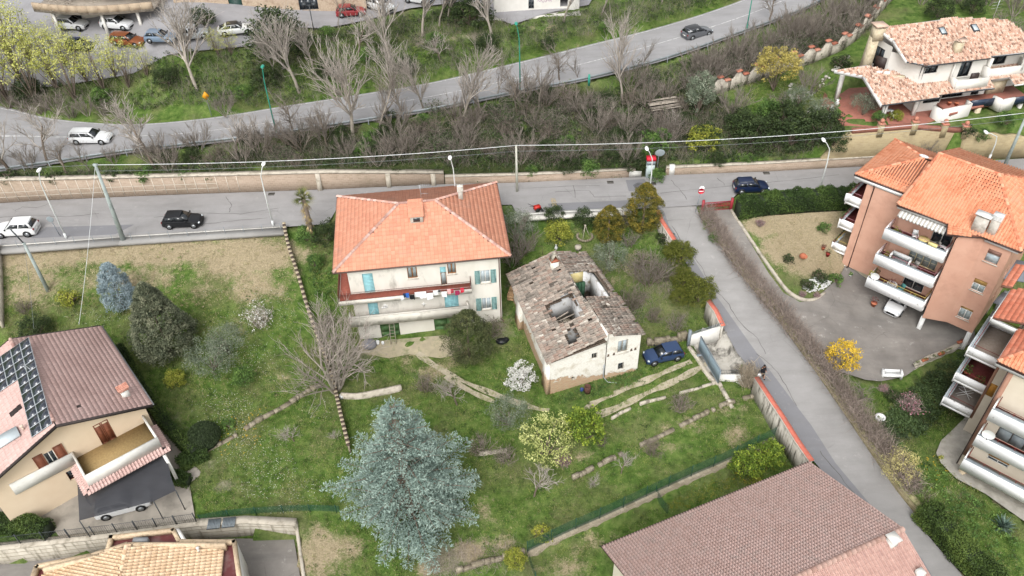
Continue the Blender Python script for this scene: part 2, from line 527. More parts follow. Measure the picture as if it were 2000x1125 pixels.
def M_asphalt(name,c1,c2,crack=0.5,dark=None,cs=0.35,patchy=0.0,stain=0.35):
 g=NT(name)
 f1=g.noise(0.35,6,0.6);f2=g.noise(25,4,0.7)
 col=g.mix(g.ramp(f1,[(0.3,0.0),(0.7,1.0)]),hexc(c1),hexc(c2))
 col=g.mix(g.math('MULTIPLY',f2,0.35),col,(0.03,0.03,0.03))
 if patchy:
  v=g.n('ShaderNodeTexVoronoi');v.inputs['Scale'].default_value=0.16
  g.l(g.co(),v.inputs['Vector'])
  k=g.ramp(v.outputs['Color'],[(0.45,0.0),(0.5,1.0)])
  col=g.mix(g.math('MULTIPLY',k,patchy),col,hexc(dark or '#6e6e70'))
 mp=g.mix(0.3,g.co(),g.noise(0.5,6,sock='Color'))
 v=g.n('ShaderNodeTexVoronoi',feature='DISTANCE_TO_EDGE');v.inputs['Scale'].default_value=cs
 g.l(mp,v.inputs['Vector'])
 k=g.ramp(v.outputs['Distance'],[(0.0,1.0),(0.006,0.0)])
 m=g.ramp(g.noise(0.2,4),[(0.52,0.0),(0.68,.6)])
 col=g.mix(g.ramp(g.noise(.5,6,.7,stretch=(.35,1.6,1)),[(.45,0.0),(.75,stain)]),col,hexc('#64615e'))
 col=g.mix(g.ramp(g.noise(1.1,7,.72),[(.6,0.0),(.72,stain*.7)]),col,hexc('#b3b0ab'))
 col=g.mix(g.math('MULTIPLY',g.math('MULTIPLY',k,m),crack),col,(0.035,0.035,0.03))
 g.bump(f2,0.25,0.01)
 return g.done(col,0.9,0,0.25)
AS_STREET=M_asphalt('street_asphalt','#8e8c8b','#9b9998',0.9,cs=0.3)
AS_ROAD=M_asphalt('upper_road_asphalt','#908f90','#9b9a9a',0.5,cs=0.2)
AS_LANE=M_asphalt('lane_asphalt','#8c8a88','#999795',0.7,cs=0.25)
AS_NEW=M_asphalt('newer_asphalt_band','#77777a','#7f7f82',0.15)
AS_YARD=M_asphalt('yard_asphalt','#75706b','#938e88',1.0,cs=0.35,stain=.8)
AS_PIAZZA=M_asphalt('piazza_asphalt','#8a898b','#979698',0.4,cs=0.2)
CONC=M('yard_concrete','#857f76','#9d968b',0.5,bump=0.3,bscale=12,c3='#6f6a62',s3=0.6,t3=(0.5,0.75))
PALE=M('pale_concrete','#8f8b83','#a5a198',1.5,bump=0.3,bscale=12,c3='#7c7970',s3=1.0,t3=(0.55,0.8))
WHITEP=M('road_paint','#c9c9c6','#a9a9a7',2.0,c3='#8d8d8c',s3=3,t3=(0.45,0.62))
stp=[p[:2]for p in southL]+[p[:2]for p in wallL][::-1]
patch('street',stp,AS_STREET,0.02,lambda x,y:street_z(x),2.0)
lnp=[p[:2]for p in laneL]+[p[:2]for p in laneR][::-1]
patch('lane',lnp,AS_LANE,0.02,lambda x,y:lane_z(y),1.5)
lj=[p[:2]for p in laneL]
lb=[W2(px,py,lz(py))for px,py in[(1285,385),(1306,440),(1354,505),(1397,575),(1450,650),(1516,740),(1584,830),(1632,905),(1720,1010),(1800,1090),(1900,1260)]]
patch('lane_resurfaced_band',[W2(1262,372,6)]+lj[1:]+lb[::-1]+[W2(1272,370,6)],AS_NEW,0.026,lambda x,y:np.where(y>LANE_TOPY,street_z(x),lane_z(y)),1.5,carve=False)
patch('street_patch',[W2(*p,6)for p in[(225,458),(262,439),(90,444),(60,466)]],AS_NEW,0.027,lambda x,y:street_z(x),2,carve=False)
patch('street_patch',[W2(*p,6)for p in[(1070,398),(1265,390),(1270,405),(1075,412)]],AS_NEW,0.027,lambda x,y:street_z(x),2,carve=False)
patch('street_patch',[W2(*p,6)for p in[(1222,352),(1258,350),(1275,372),(1228,374)]],AS_NEW,0.027,lambda x,y:street_z(x),2,carve=False)
urN=[W(px,py,z)for px,py,z in[(-150,195,9),(0,208,9),(100,232,8.9),(250,243,9.2),(400,232,9.4),(560,207,9.8),(720,182,10.2),(850,160,10.6),(1000,125,11.2),(1150,88,11.6),(1300,50,12.1),(1430,8,12.6),(1560,-45,13.2)]]
urS=[W(px,py,z)for px,py,z in[(-150,355,8.3),(0,336,8.4),(100,322,8.5),(250,300,8.8),(400,283,9.2),(540,266,9.5),(720,238,10),(850,217,10.4),(1000,186,10.9),(1150,157,11.3),(1300,118,11.8),(1450,66,12.4),(1560,25,13),(1650,-20,13.4)]]
urN,urS=smoothline(urN,4),smoothline(urS,4)
TR=tps_fit([p for p in urN[::2]+urS[::2]])
def road_z(x,y):return tps_eval(TR,np.asarray(x,float),np.asarray(y,float))
urp=[p[:2]for p in urS]+[p[:2]for p in urN][::-1]
patch('upper_road',urp,AS_ROAD,0.05,road_z,2.5)
def band(a,b,t0,t1):
 n=60
 def rs(L):
  L=np.array(L);d=np.concatenate([[0],np.cumsum(np.linalg.norm(np.diff(L[:,:2],axis=0),axis=1))])
  q=np.linspace(0,d[-1],n);return np.stack([np.interp(q,d,L[:,i])for i in range(3)],1)
 A,B=rs(a),rs(b)
 return[tuple(p)for p in(A+(B-A)*t0)],[tuple(p)for p in(A+(B-A)*t1)]
for t in(0.035,0.5,0.955):
 a,b=band(urN,urS,t-0.007,t+0.007)
 segs=[(0,59)]if t==0.5 else[(0,59)]
 for s0,s1 in segs:
  pts=b[s0:s1+1]+a[s0:s1+1][::-1]
  patch('road_line',[p[:2]for p in pts],WHITEP,0.058,road_z,4,carve=False)
pzp=[W2(*p)for p in[(-300,120,14),(0,118,14),(120,117,14),(250,112,14),(340,104,14),(500,84,14),(535,60,14),(600,56,14),(632,56,14),(800,22,14.1),(900,14,14.1),(1000,44,14.1),(1060,28,14.2),(1150,10,14.3),(1200,-60,14.6),(-400,-80,15)]]
patch('piazza',pzp,AS_PIAZZA,0.04,None,3)
dvp=GL([(1373,412),(1425,405),(1440,430),(1470,478),(1500,530),(1535,575),(1580,600),(1620,608),(1650,580),(1652,525),(1690,450)])
crt=[(1650,520),(1720,520),(1900,600),(1905,668),(1850,690),(1800,712),(1768,735),(1720,745),(1690,742),(1620,720),(1580,680),(1530,620),(1480,555),(1440,500),(1395,440),(1372,412),(1428,408),(1445,440),(1475,490),(1500,532),(1530,572),(1562,590),(1592,588),(1640,540)]
patch('courtyard',[p[:2]for p in GL(crt)],AS_YARD,0.02,None,1.5)
patch('forecourt',[p[:2]for p in GL([(1408,636),(1440,690),(1476,735),(1400,740),(1385,735),(1355,678),(1372,640)])],M('broken_concrete','#8f8b83','#aaa69d',1.2,bump=0.6,bscale=6,c3='#55524c',s3=0.9,t3=(0.48,0.62)),0.03)
patch('concrete_yard',[p[:2]for p in GL([(-60,955),(20,950),(150,930),(290,800),(300,800),(352,880),(395,925),(370,945),(382,1016),(213,1040),(120,1052),(100,1030),(0,1022),(-60,1018)])],CONC,0.03)
patch('lower_yard',[p[:2]for p in GL([(-60,1120),(0,1094),(250,1070),(440,1052),(574,1052),(590,1150),(600,1300),(-60,1300)])],AS_YARD,0.02)
patch('walkway',[p[:2]for p in GL([(1862,838),(1838,860),(1828,885),(1838,905),(1868,935),(1925,965),(2000,1018),(2100,1090),(2150,1000),(2000,860),(1900,800)])],PALE,0.03)
TRK=M('bare_track','#948b78','#a69d8a',2.0,bump=0.4,bscale=8,c3='#7c7a58',s3=1.6,t3=(0.5,0.66))
for L,wd in(([(815,690),(850,715),(905,745),(960,768),(1020,790),(1075,803),(1130,800),(1170,783),(1215,762),(1265,742),(1310,722),(1350,706)],.55),
    ([(870,735),(920,765),(965,785)],.5),
    ([(1165,812),(1210,795),(1260,770),(1310,748),(1350,728),(1385,708)],.6)):
 c=smoothline([p[:2]for p in GL(L)],3)
 wdv=[wd*(1+.25*sin(i*1.7)+.2*sin(i*.77))for i in range(len(c))]
 patch('wheel_track',strip_poly(c,wdv),TRK,0.035,None,1,carve=False)
patch('dirt_apron',[p[:2]for p in GL([(700,668),(870,655),(900,668),(905,690),(860,700),(800,692),(760,700),(705,690)])],M('packed_dirt','#8f8672','#a1977f',1.2,bump=.4,bscale=8,c3='#7b7a5e',s3=1.0,t3=(.5,.66)),0.03,None,1,carve=False)
CRK=M('crack_seal','#4d4b49','#5e5c59',3)
rngc=random.Random(7)
for L,zz in(([(1312,440),(1338,480),(1368,520),(1392,560),(1420,590),(1440,625),(1478,660),(1500,700)],1),([(1478,690),(1512,720),(1540,760),(1560,800)],1),([(1600,880),(1640,930),(1690,990)],1),
    ([(0,425),(60,421),(130,424),(210,416)],0),([(30,412),(44,404),(70,406),(100,398)],0),([(300,425),(380,417),(470,418),(560,405)],0),([(380,440),(450,432),(540,424)],0),([(1020,368),(1100,364),(1190,362)],0),
    ([(1085,375),(1150,372),(1160,385),(1240,382)],0),([(1290,378),(1350,372),(1440,365),(1540,357),(1660,345)],0),([(1310,352),(1330,375),(1345,395)],0),([(1400,350),(1420,368)],0),([(440,384),(452,400),(448,418)],0),([(1120,362),(1126,392)],0)):
 P=[W2(px,py,lz(py))if zz else W2(px,py,6)for px,py in L];Q=[]
 for a,b in zip(P[:-1],P[1:]):
  for k in range(5):Q.append((a[0]+(b[0]-a[0])*k/5+rngc.uniform(-.09,.09),a[1]+(b[1]-a[1])*k/5+rngc.uniform(-.07,.07)))
 patch('road_crack',strip_poly(Q,[rngc.uniform(.03,.075)for _ in Q]),CRK,.031,(lambda x,y:np.where(y>LANE_TOPY,street_z(x),lane_z(y)))if zz else(lambda x,y:street_z(x)),3,carve=False)
kl=[p for p in southL if p[0]<W2(565,443,6)[0]+.5]
def kerb(name,line,w0,w1,z0,z1,mat):
 """raised strip lying to the south of a line (offsets towards -y)"""
 mb=MB()
 for a,b in zip(line[:-1],line[1:]):
  V=[]
  for z in(z0,z1):
   for p,o in((a,w0),(b,w0),(b,w1),(a,w1)):
    V.append((p[0],p[1]-o,p[2]+z))
  V=[V[3],V[2],V[1],V[0],V[7],V[6],V[5],V[4]]
  mb.hexa(V)
 return struct(name,mb,mat)
kerb('kerb',kl,0.0,0.16,-0.2,0.13,M('kerb_stone','#b5b2aa','#c6c3bb',3,bump=.2))
kerb('pavement',kl,0.16,1.25,-0.2,0.10,M_asphalt('pavement_asphalt','#8f8d8a','#a19f9b',0.5))
k2=[p for p in WL([(1005,421,6),(1075,416,6),(1130,413,6),(1180,411,6),(1240,408,6)])]
kerb('kerb',k2,-0.2,0.1,-0.2,0.1,M('kerb_pale','#a9a8a2','#b8b7b1',3))
kerb('pavement',k2,0.16,0.9,-0.2,0.09,MC['kerb_stone'])
YP=M('yellow_paint','#b09345','#9c8a55',5,c3='#77756e',s3=6,t3=(.45,.6))
for i in range(6):
 y0=388.5+i*2.6
 patch('yellow_stripe',[W2(1075+i*.6,y0,6),W2(1085+i*.6,y0-.4,6),W2(1085.3+i*.6,y0+.9,6),W2(1075.3+i*.6,y0+1.3,6)],YP,0.03,lambda x,y:street_z(x),3,carve=False)
# ------------------------------------------------------------------ the ground sheet
def ground():
 def axis(lo,hi,st):
  a=list(np.arange(lo,hi+1e-6,st));s=st
  while a[-1]<hi+900:s*=1.5;a.append(a[-1]+s)
  s=st
  while a[0]>lo-900:s*=1.5;a.insert(0,a[0]-s)
  return np.array(a)
 xs=axis(-92,96,0.5);ys=axis(24,140,0.5)
 X,Y=np.meshgrid(xs,ys)
 Xc=np.clip(X,-92,96);Yc=np.clip(Y,24,140)
 Zv=zfun(Xc.ravel(),Yc.ravel()).reshape(X.shape)
 inside=(X>-93)&(X<97)&(Y>23)&(Y<141)
 d=polydist(urN+urS[::-1],X,Y);ur=pip(urp,X,Y)
 k=np.clip(1-d/2.5,0,1);k=k*k*(3-2*k)
 rz=road_z(Xc.ravel(),Yc.ravel()).reshape(X.shape)
 nn=Y>yat(wallL,X)+.6
 Zv=np.where(inside&nn,np.where(ur,rz,Zv*(1-k)+rz*k),Zv)
 rng=np.random.RandomState(3)
 nz=np.zeros_like(X)
 for s_,a_ in((0.9,.035),(0.37,.05),(0.15,.08)):
  ph=rng.rand(4)*6
  nz+=a_*(np.sin(X*s_*2.1+ph[0]+np.sin(Y*s_*1.3))*np.sin(Y*s_*2.3+ph[1]+np.sin(X*s_*1.7+ph[2])))
 carve=np.zeros(X.shape,bool)
 for poly,zf in PATCHES:
  m=pip(poly,X,Y);carve|=m
  if zf is not None:Zv=np.where(m&inside,zf(X.ravel(),Y.ravel()).reshape(X.shape),Zv)
 Zv=np.where(carve,Zv-0.35,Zv+np.where(inside,nz-.04,0))
 V=np.stack([X.ravel(),Y.ravel(),Zv.ravel()],1)
 nx=len(xs);ny=len(ys)
 i,j=np.meshgrid(np.arange(nx-1),np.arange(ny-1))
 a=(j*nx+i).ravel()
 F=np.stack([a,a+1,a+nx+1,a+nx],1)
 mb=MB();mb.add(V,F)
 return mb,X.ravel(),Y.ravel()
def blob(x,y,L):
 """soft weight of a list of (px,py,rx_px,ry_px,weight) patches, in world space"""
 out=np.zeros_like(x)
 for px,py,rx,ry,wt in L:
  c=G(px,py);a=G(px+rx,py);b=G(px,py-ry)
  sx,sy=max(abs(a[0]-c[0]),.3),max(abs(b[1]-c[1]),.3)
  out=np.maximum(out,wt*np.clip(1.35-np.hypot((x-c[0])/sx,(y-c[1])/sy),0,1))
 return out
DRY=[(70,495,140,42,1.0),(300,490,190,36,1.05),(480,500,140,48,1.1),(180,490,120,32,.9),(620,1080,80,70,.9),(500,560,80,40,.8),(60,560,80,50,.8),(250,540,160,35,.7),(380,570,60,30,.5),
  (1520,440,80,30,1.2),(1600,450,120,60,1.3),(1560,490,80,60,1.2),(1640,500,50,70,1.1),
  (660,1075,70,60,.75),(620,1100,60,60,.7),(1020,1010,0,0,0),(800,700,70,30,.5),(1230,800,60,25,.4),(1330,830,80,25,.5),(1430,800,50,25,.5),
  (1120,880,60,30,.5),(1300,870,60,20,.5),(1200,1060,120,30,.45),(1360,985,60,20,.2),(1100,1110,60,40,.7),(1250,450,50,20,.4),(1230,520,60,60,.5),
  (1440,850,40,30,.6),(950,1000,30,40,.6),(1370,650,30,30,.4),(850,730,60,30,.7),(900,690,50,25,.7),(1840,1000,30,15,.5),(1700,850,30,20,.6),(1960,980,40,25,.6),(1440,160,40,15,.6),(1090,60,80,20,.4),(1290,75,60,20,.3),(880,70,40,20,.4),
  (560,740,50,30,.4),(1640,120,30,20,.4),(450,640,90,30,.35),(920,1080,50,30,.9),(840,1110,40,20,.7),(960,1060,60,20,.8)]
BARE=[(300,250,0,0,0),(560,800,0,0,0),(60,980,60,60,.8),(330,860,50,60,.6),(980,640,40,50,.6),(700,690,70,20,.8),(1000,560,30,60,.4),
  (1860,960,60,15,.5),(1660,720,40,15,.7),(1700,790,30,20,.5),(820,85,30,15,.7),(930,70,35,15,.8),(415,905,30,30,.5),(1560,420,60,10,.4),
  (1000,20,60,15,.4),(870,1095,60,40,.8),(440,950,30,20,.6)]
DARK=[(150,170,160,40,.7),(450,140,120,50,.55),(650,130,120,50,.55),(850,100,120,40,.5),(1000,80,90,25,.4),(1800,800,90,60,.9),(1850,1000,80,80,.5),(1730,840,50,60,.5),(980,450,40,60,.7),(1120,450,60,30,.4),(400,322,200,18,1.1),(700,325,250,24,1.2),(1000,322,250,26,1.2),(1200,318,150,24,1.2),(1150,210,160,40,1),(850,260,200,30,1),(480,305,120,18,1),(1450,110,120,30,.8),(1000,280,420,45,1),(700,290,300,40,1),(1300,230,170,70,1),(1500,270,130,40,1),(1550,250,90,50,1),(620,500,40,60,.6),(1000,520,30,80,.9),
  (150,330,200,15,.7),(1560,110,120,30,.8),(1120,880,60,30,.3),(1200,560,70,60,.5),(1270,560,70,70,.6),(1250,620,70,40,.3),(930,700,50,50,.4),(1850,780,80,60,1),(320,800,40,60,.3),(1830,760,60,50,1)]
def attach_soil(me,x,y):
 cols={'dry':blob(x,y,DRY),'bare':blob(x,y,BARE),'dark':blob(x,y,DARK)}
 fl=blob(x,y,[(560,600,60,60,.8),(450,640,60,40,.6),(200,620,70,20,.8),(500,600,50,40,.7),(480,700,90,60,.75),(440,790,70,30,.9),(450,820,60,30,.9),(520,920,60,60,1),(480,870,70,40,.9),(600,960,60,40,.6),(620,800,40,30,.5),(560,1000,60,30,.7)])
 cols['flowers']=fl
 for k,v in cols.items():
  a=me.attributes.new(k,'FLOAT','POINT');a.data.foreach_set('value',v.astype(np.float32))
def M_ground():
 g=NT('meadow_ground')
 n1=g.noise(0.22,7,0.62);n2=g.noise(1.3,6,0.7);n3=g.noise(7,5,0.75);n4=g.noise(0.6,6,0.7)
 gr=g.ramp(n2,[(0.28,hexc('#30421c')),(0.46,hexc('#4a622b')),(0.6,hexc('#61743b')),(0.78,hexc('#7c7c52'))])
 old=g.ramp(n3,[(0.3,hexc('#4f4e33')),(0.7,hexc('#857f60'))])
 col=g.mix(g.ramp(n1,[(0.46,0.0),(0.66,0.65)]),gr,old)
 def m(name,lo=0.35,w=0.25,amp=0.9):
  f=g.math('ADD',g.attr(name),g.math('MULTIPLY',g.math('SUBTRACT',n4,0.5),amp))
  f=g.math('ADD',f,g.math('MULTIPLY',g.math('SUBTRACT',n3,0.5),amp*.5))
  return g.ramp(f,[(lo,0.0),(lo+w,1.0)])
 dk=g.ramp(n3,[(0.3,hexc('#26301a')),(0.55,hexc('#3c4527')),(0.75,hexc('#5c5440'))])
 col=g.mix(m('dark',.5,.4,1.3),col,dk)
 dr=g.ramp(n3,[(0.25,hexc('#7a715a')),(0.5,hexc('#978a70')),(0.8,hexc('#b0a48b'))])
 col=g.mix(m('dry',.42,.4,1.9),col,dr)
 br=g.ramp(n3,[(0.25,hexc('#70695a')),(0.6,hexc('#8f8777'))])
 col=g.mix(m('bare',.4,.45,1.3),col,br)
 g.bump(g.math('ADD',n3,g.math('MULTIPLY',n2,2.0)),0.9,0.12)
 return g.done(col,0.95,0,0.1)
gmb,gx,gy=ground()
grd=struct('ground',gmb,M_ground(),smooth=True)
attach_soil(grd.data,gx,gy)
grd['label']='sloping gardens and banks of grass and bare soil'
# ------------------------------------------------------------------ architecture kit (local coordinates of a building's root)
class Fr:
 """a vertical plane from p0 to p1 (local xy) whose outside lies to the right; s along, d outwards, z up"""
 def __init__(f,root,p0,p1):
  f.root=root;f.o=np.array(p0,float);q=np.array(p1,float)-f.o
  f.len=float(np.hypot(*q));f.d=q/f.len;f.n=np.array([f.d[1],-f.d[0]])
 def P(f,s,d,z):
  p=f.o+f.d*s+f.n*d
  return(p[0],p[1],z)
 def box(f,mb,s0,s1,d0,d1,z0,z1,tint=0.5,mi=0):
  V=[f.P(s0,d1,z0),f.P(s1,d1,z0),f.P(s1,d0,z0),f.P(s0,d0,z0),f.P(s0,d1,z1),f.P(s1,d1,z1),f.P(s1,d0,z1),f.P(s0,d0,z1)]
  return mb.add(V,BOXF,tint,mi)
 def hit(f,px,py,d=0.0):
  """photo pixel -> (s, z) on the plane offset by d (z local)"""
  r=ray(px,py);lo,a=f.root.location,f.root.rotation_euler.z
  ca,sa=cos(-a),sin(-a)
  ox,oy=-lo[0],-lo[1]
  O=np.array([ox*ca-oy*sa,ox*sa+oy*ca,CAMZ-lo[2]])
  R=np.array([r[0]*ca-r[1]*sa,r[0]*sa+r[1]*ca,r[2]])
  base=f.o+f.n*d
  t=np.dot(base-O[:2],f.n)/np.dot(R[:2],f.n)
  p=O+R*t
  return float(np.dot(p[:2]-base,f.d)),float(p[2])
 def rect(f,tl,br,d=0.0):
  s0,z1=f.hit(*tl,d);s1,z0=f.hit(*br,d)
  return s0,s1,z0,z1
 def wall(f,mb,z0,z1,ops=(),depth=0.2,s0=0.0,s1=None,tint=0.5,zt=None):
  """wall face with openings (s0,s1,z0,z1) and their reveals; zt = list of (s,z) for a sloping top"""
  s1=f.len if s1 is None else s1
  ss=sorted(set([s0,s1]+[v for o in ops for v in o[:2]]+([p[0]for p in zt]if zt else[])))
  ss=[v for v in ss if s0-1e-6<=v<=s1+1e-6]
  zs=sorted(set([z0,z1]+[v for o in ops for v in o[2:4]]))
  zs=[v for v in zs if z0-1e-6<=v<=z1+1e-6]
  for a,b in zip(ss[:-1],ss[1:]):
   for c,e in zip(zs[:-1],zs[1:]):
    m,k=(a+b)/2,(c+e)/2
    if any(o[0]<m<o[1]and o[2]<k<o[3]for o in ops):continue
    mb.add([f.P(a,0,c),f.P(b,0,c),f.P(b,0,e),f.P(a,0,e)],[(0,1,2,3)],tint)
   if zt:
    za=np.interp(a,[p[0]for p in zt],[p[1]for p in zt]);zb=np.interp(b,[p[0]for p in zt],[p[1]for p in zt])
    mb.add([f.P(a,0,z1),f.P(b,0,z1),f.P(b,0,zb),f.P(a,0,za)],[(0,1,2,3)],tint)
  for o in ops:
   a,b,c,e=o[:4];dp=o[4]if len(o)>4 else depth
   for q in(((a,0,c),(a,0,e),(a,-dp,e),(a,-dp,c)),((b,0,c),(b,-dp,c),(b,-dp,e),(b,0,e)),
      ((a,0,c),(a,-dp,c),(b,-dp,c),(b,0,c)),((a,0,e),(b,0,e),(b,-dp,e),(a,-dp,e))):
    mb.add([f.P(*v)for v in q],[(0,1,2,3)],tint)
def lp(root,px,py,z):
 """photo pixel on the horizontal plane of world height z -> local xy of a root"""
 p=W(px,py,z);lo,a=root.location,root.rotation_euler.z
 x,y=p[0]-lo[0],p[1]-lo[1]
 return(x*cos(a)+y*sin(a),-x*sin(a)+y*cos(a))
def prof(L,tw,th,lift,lip):
 n=len(L)
 V=[(x*tw,0,z+lift)for x,z in L]+[(x*tw,th*1.06,z+.004)for x,z in L]+[(x*tw,0.0,z*.5-.005)for x,z in L]
 F=[(i,i+1,n+i+1,n+i)for i in range(n-1)]+[(2*n+i,2*n+i+1,i+1,i)for i in range(n-1)]
 return np.array(V),np.array(F)
TILES={
 'flat':[(-.5,.012),(-.36,.03),(-.2,.008),(.12,.008),(.28,.03),(.46,.008)],
 'barrel':[(-.5,.0),(-.25,-.015),(-.04,.0),(.06,.075),(.25,.11),(.44,.075),(.5,.0)],
 'coppo':[(-.5,-.03),(-.33,-.03),(-.25,.045),(0,.1),(.25,.045),(.33,-.03),(.5,-.03)],
}
def tile_plane(mb,P3,tw,th,kind='barrel',seed=1,holes=(),jit=0.0,lift=.03,cut=0.0,drop=0.0,patchy=0.35,skipf=None,var=.5,colcor=0):
 rng=np.random.RandomState(seed)
 P=np.array(P3,float);e=P[1]-P[0];e/=np.linalg.norm(e)
 n=np.cross(P[1]-P[0],P[-1]-P[0])
 n/=np.linalg.norm(n)
 if n[2]<0:n=-n
 u=np.cross(n,e)
 if u[2]<0:u=-u
 q2=np.stack([(P-P[0])@e,(P-P[0])@u],1)
 H=[np.stack([(np.array(h,float)-P[0])@e,(np.array(h,float)-P[0])@u],1)for h in holes]
 TV,TF=prof(TILES[kind],tw,th,lift,.02)
 x0,x1=q2[:,0].min(),q2[:,0].max();y0,y1=q2[:,1].min(),q2[:,1].max()
 nx,ny=int((x1-x0)/tw)+2,int((y1-y0)/th)+1
 I,J=np.meshgrid(np.arange(nx),np.arange(ny))
 X=x0+(I.ravel()+.5)*tw;Y=y0+J.ravel()*th
 k=pip(q2,X,Y+th*.5)
 for h in H:k&=~pip(h,X,Y+th*.5)
 if drop:k&=rng.rand(len(X))>drop
 if skipf is not None:k&=~skipf(X,Y)
 X,Y=X[k],Y[k]
 N=len(X)
 if N==0:return e,u,n
 Rm=np.stack([e,u,n],1) # columns
 mats=np.zeros((N,3,4))
 a=rng.normal(0,jit,N)
 ca,sa=np.cos(a),np.sin(a)
 B=np.zeros((N,3,3));B[:,0,0]=ca;B[:,0,1]=-sa;B[:,1,0]=sa;B[:,1,1]=ca;B[:,2,2]=1
 mats[:,:,:3]=np.einsum('ij,njk->nik',Rm,B)
 z=rng.rand(N)*(.008+jit*.5)
 mats[:,:,3]=P[0]+X[:,None]*e+Y[:,None]*u+z[:,None]*n
 big=.5+.5*np.sin(X*.9+seed+np.sin(Y*.7))*np.sin(Y*1.1+seed*2+np.sin(X*.5))
 t=np.clip(rng.rand(N)*(1-patchy)+big*patchy,0,1)
 if colcor:cr=rng.rand(nx+2);t=t*(1-colcor)+cr[np.clip(((X-x0)/tw).astype(int),0,nx)]*colcor;t=.5+(t-.5)*1.5
 mb.inst(TV,TF,mats,np.clip(.5+(t-.5)*var,0,1))
 return e,u,n
def ridge_tiles(mb,p0,p1,r=.13,seg=.4,seed=0,miss=0.0,up=.03):
 rng=random.Random(seed)
 p0,p1=np.array(p0,float),np.array(p1,float);L=np.linalg.norm(p1-p0);d=(p1-p0)/L
 sd=np.cross(d,(0,0,1));sd/=np.linalg.norm(sd);un=np.cross(sd,d)
 n=max(1,int(L/seg));sg=L/n
 for i in range(n):
  if rng.random()<miss:continue
  V=[]
  for j,(t,rr)in enumerate(((0,r*1.12),(1.08,r))):
   c=p0+d*sg*(i+t)+un*(up+.01)
   for k in range(5):
    q=pi*k/4
    V.append(c+sd*cos(q)*rr+un*sin(q)*rr*.8)
  mb.add(V,[(k,k+1,6+k,5+k)for k in range(4)]+[(0,1,2,3,4)],rng.random())
def roof_plane(root,mbt,mbd,P3,tw,th,kind,seed=1,deck=.14,**kw):
 tile_plane(mbt,P3,tw,th,kind,seed,**kw)
 mbd.slab([(p[0],p[1],p[2]-.012)for p in P3],deck)
def window(root,fr,rc,d=-.16,frm='#e9e6de',glass='glass_curtain',cols=2,rows=1,bar=.055,sill=None,name='window',label=None,pane_label=None):
 s0,s1,z0,z1=rc[:4]
 fm=M('paint_'+frm[1:],frm,rough=.5)if isinstance(frm,str)else frm
 mb=MB()
 fr.box(mb,s0,s1,d,d+.06,z0,z0+bar);fr.box(mb,s0,s1,d,d+.06,z1-bar,z1)
 fr.box(mb,s0,s0+bar,d,d+.06,z0+bar,z1-bar);fr.box(mb,s1-bar,s1,d,d+.06,z0+bar,z1-bar)
 for i in range(1,cols):
  c=s0+(s1-s0)*i/cols;fr.box(mb,c-bar*.6,c+bar*.6,d+.002,d+.058,z0+bar,z1-bar)
 o=part(name,mb,fm,root,label=label)
 for j in range(1,rows):
  pass
 for i in range(cols):
  pm=MB();a=s0+(s1-s0)*i/cols;b=s0+(s1-s0)*(i+1)/cols
  fr.box(pm,a+bar*.7,b-bar*.7,d+.012,d+.03,z0+bar*.9,z1-bar*.9)
  part('pane',pm,GL_[glass],o)
  if rows>1:
   gm=MB()
   for j in range(1,rows):
    c=z0+(z1-z0)*j/rows;fr.box(gm,a+bar,b-bar,d+.02,d+.05,c-.018,c+.018)
   part('glazing_bar',gm,fm,o)
 if sill:
  sm=MB();fr.box(sm,s0-.1,s1+.1,-.02,.09,z0-.07,z0-.005)
  part('sill',sm,M('stone_sill',sill,rough=.7),root)
 return o
def shutter_leaf(root,fr,s0,s1,z0,z1,d,mat,nslat=9,name='shutter'):
 mb=MB();b=.06
 fr.box(mb,s0,s0+b,d,d+.045,z0,z1);fr.box(mb,s1-b,s1,d,d+.045,z0,z1)
 for c in(z0,(z0+z1)/2-b/2,z1-b):fr.box(mb,s0+b,s1-b,d+.003,d+.042,c,c+b)
 o=part(name,mb,mat,root)
 sm=MB();h=(z1-z0)/nslat
 for i in range(nslat):
  c=z0+h*(i+.1)
  sm.hexa([fr.P(s0+b,d+.04,c),fr.P(s1-b,d+.04,c),fr.P(s1-b,d+.03,c),fr.P(s0+b,d+.03,c),
     fr.P(s0+b,d+.015,c+h*.8),fr.P(s1-b,d+.015,c+h*.8),fr.P(s1-b,d+.005,c+h*.8),fr.P(s0+b,d+.005,c+h*.8)],.3)
 part('louvre',sm,mat,o,kind='stuff')
 return o
def panel_shutter(root,fr,s0,s1,z0,z1,mat,d=.02,ang=0.0,hinge=0,npan=2):
 """panelled leaf, hinged at s0 (hinge=0) or s1 (hinge=1), opened outwards by ang"""
 h=s0 if hinge==0 else s1;sg=1 if hinge==0 else-1;wdt=s1-s0
 class F2:pass
 f2=Fr(fr.root,(0,0),(1,0));f2.o=np.array(fr.P(h,d,0)[:2])
 dd=fr.d*sg*cos(ang)+fr.n*sin(ang);f2.d=dd;f2.n=np.array([dd[1],-dd[0]])*sg
 def bx(m,a,b,t0,t1,c,e,tint=.5):
  V=[f2.P(x,y,z)for z in(c,e)for x,y in((a,t1),(b,t1),(b,t0),(a,t0))]
  m.hexa(V,tint)
 mb=MB();b=.09
 bx(mb,0,b,0,.05,z0,z1);bx(mb,wdt-b,wdt,0,.05,z0,z1)
 for i in range(npan+1):
  c=z0+(z1-z0-b)*i/npan;bx(mb,b,wdt-b,.002,.048,c,c+b)
 o=part('shutter',mb,mat,root)
 pm=MB();bx(pm,b,wdt-b,.012,.034,z0+b,z1-b,.2);part('panel',pm,mat,o)
 return o
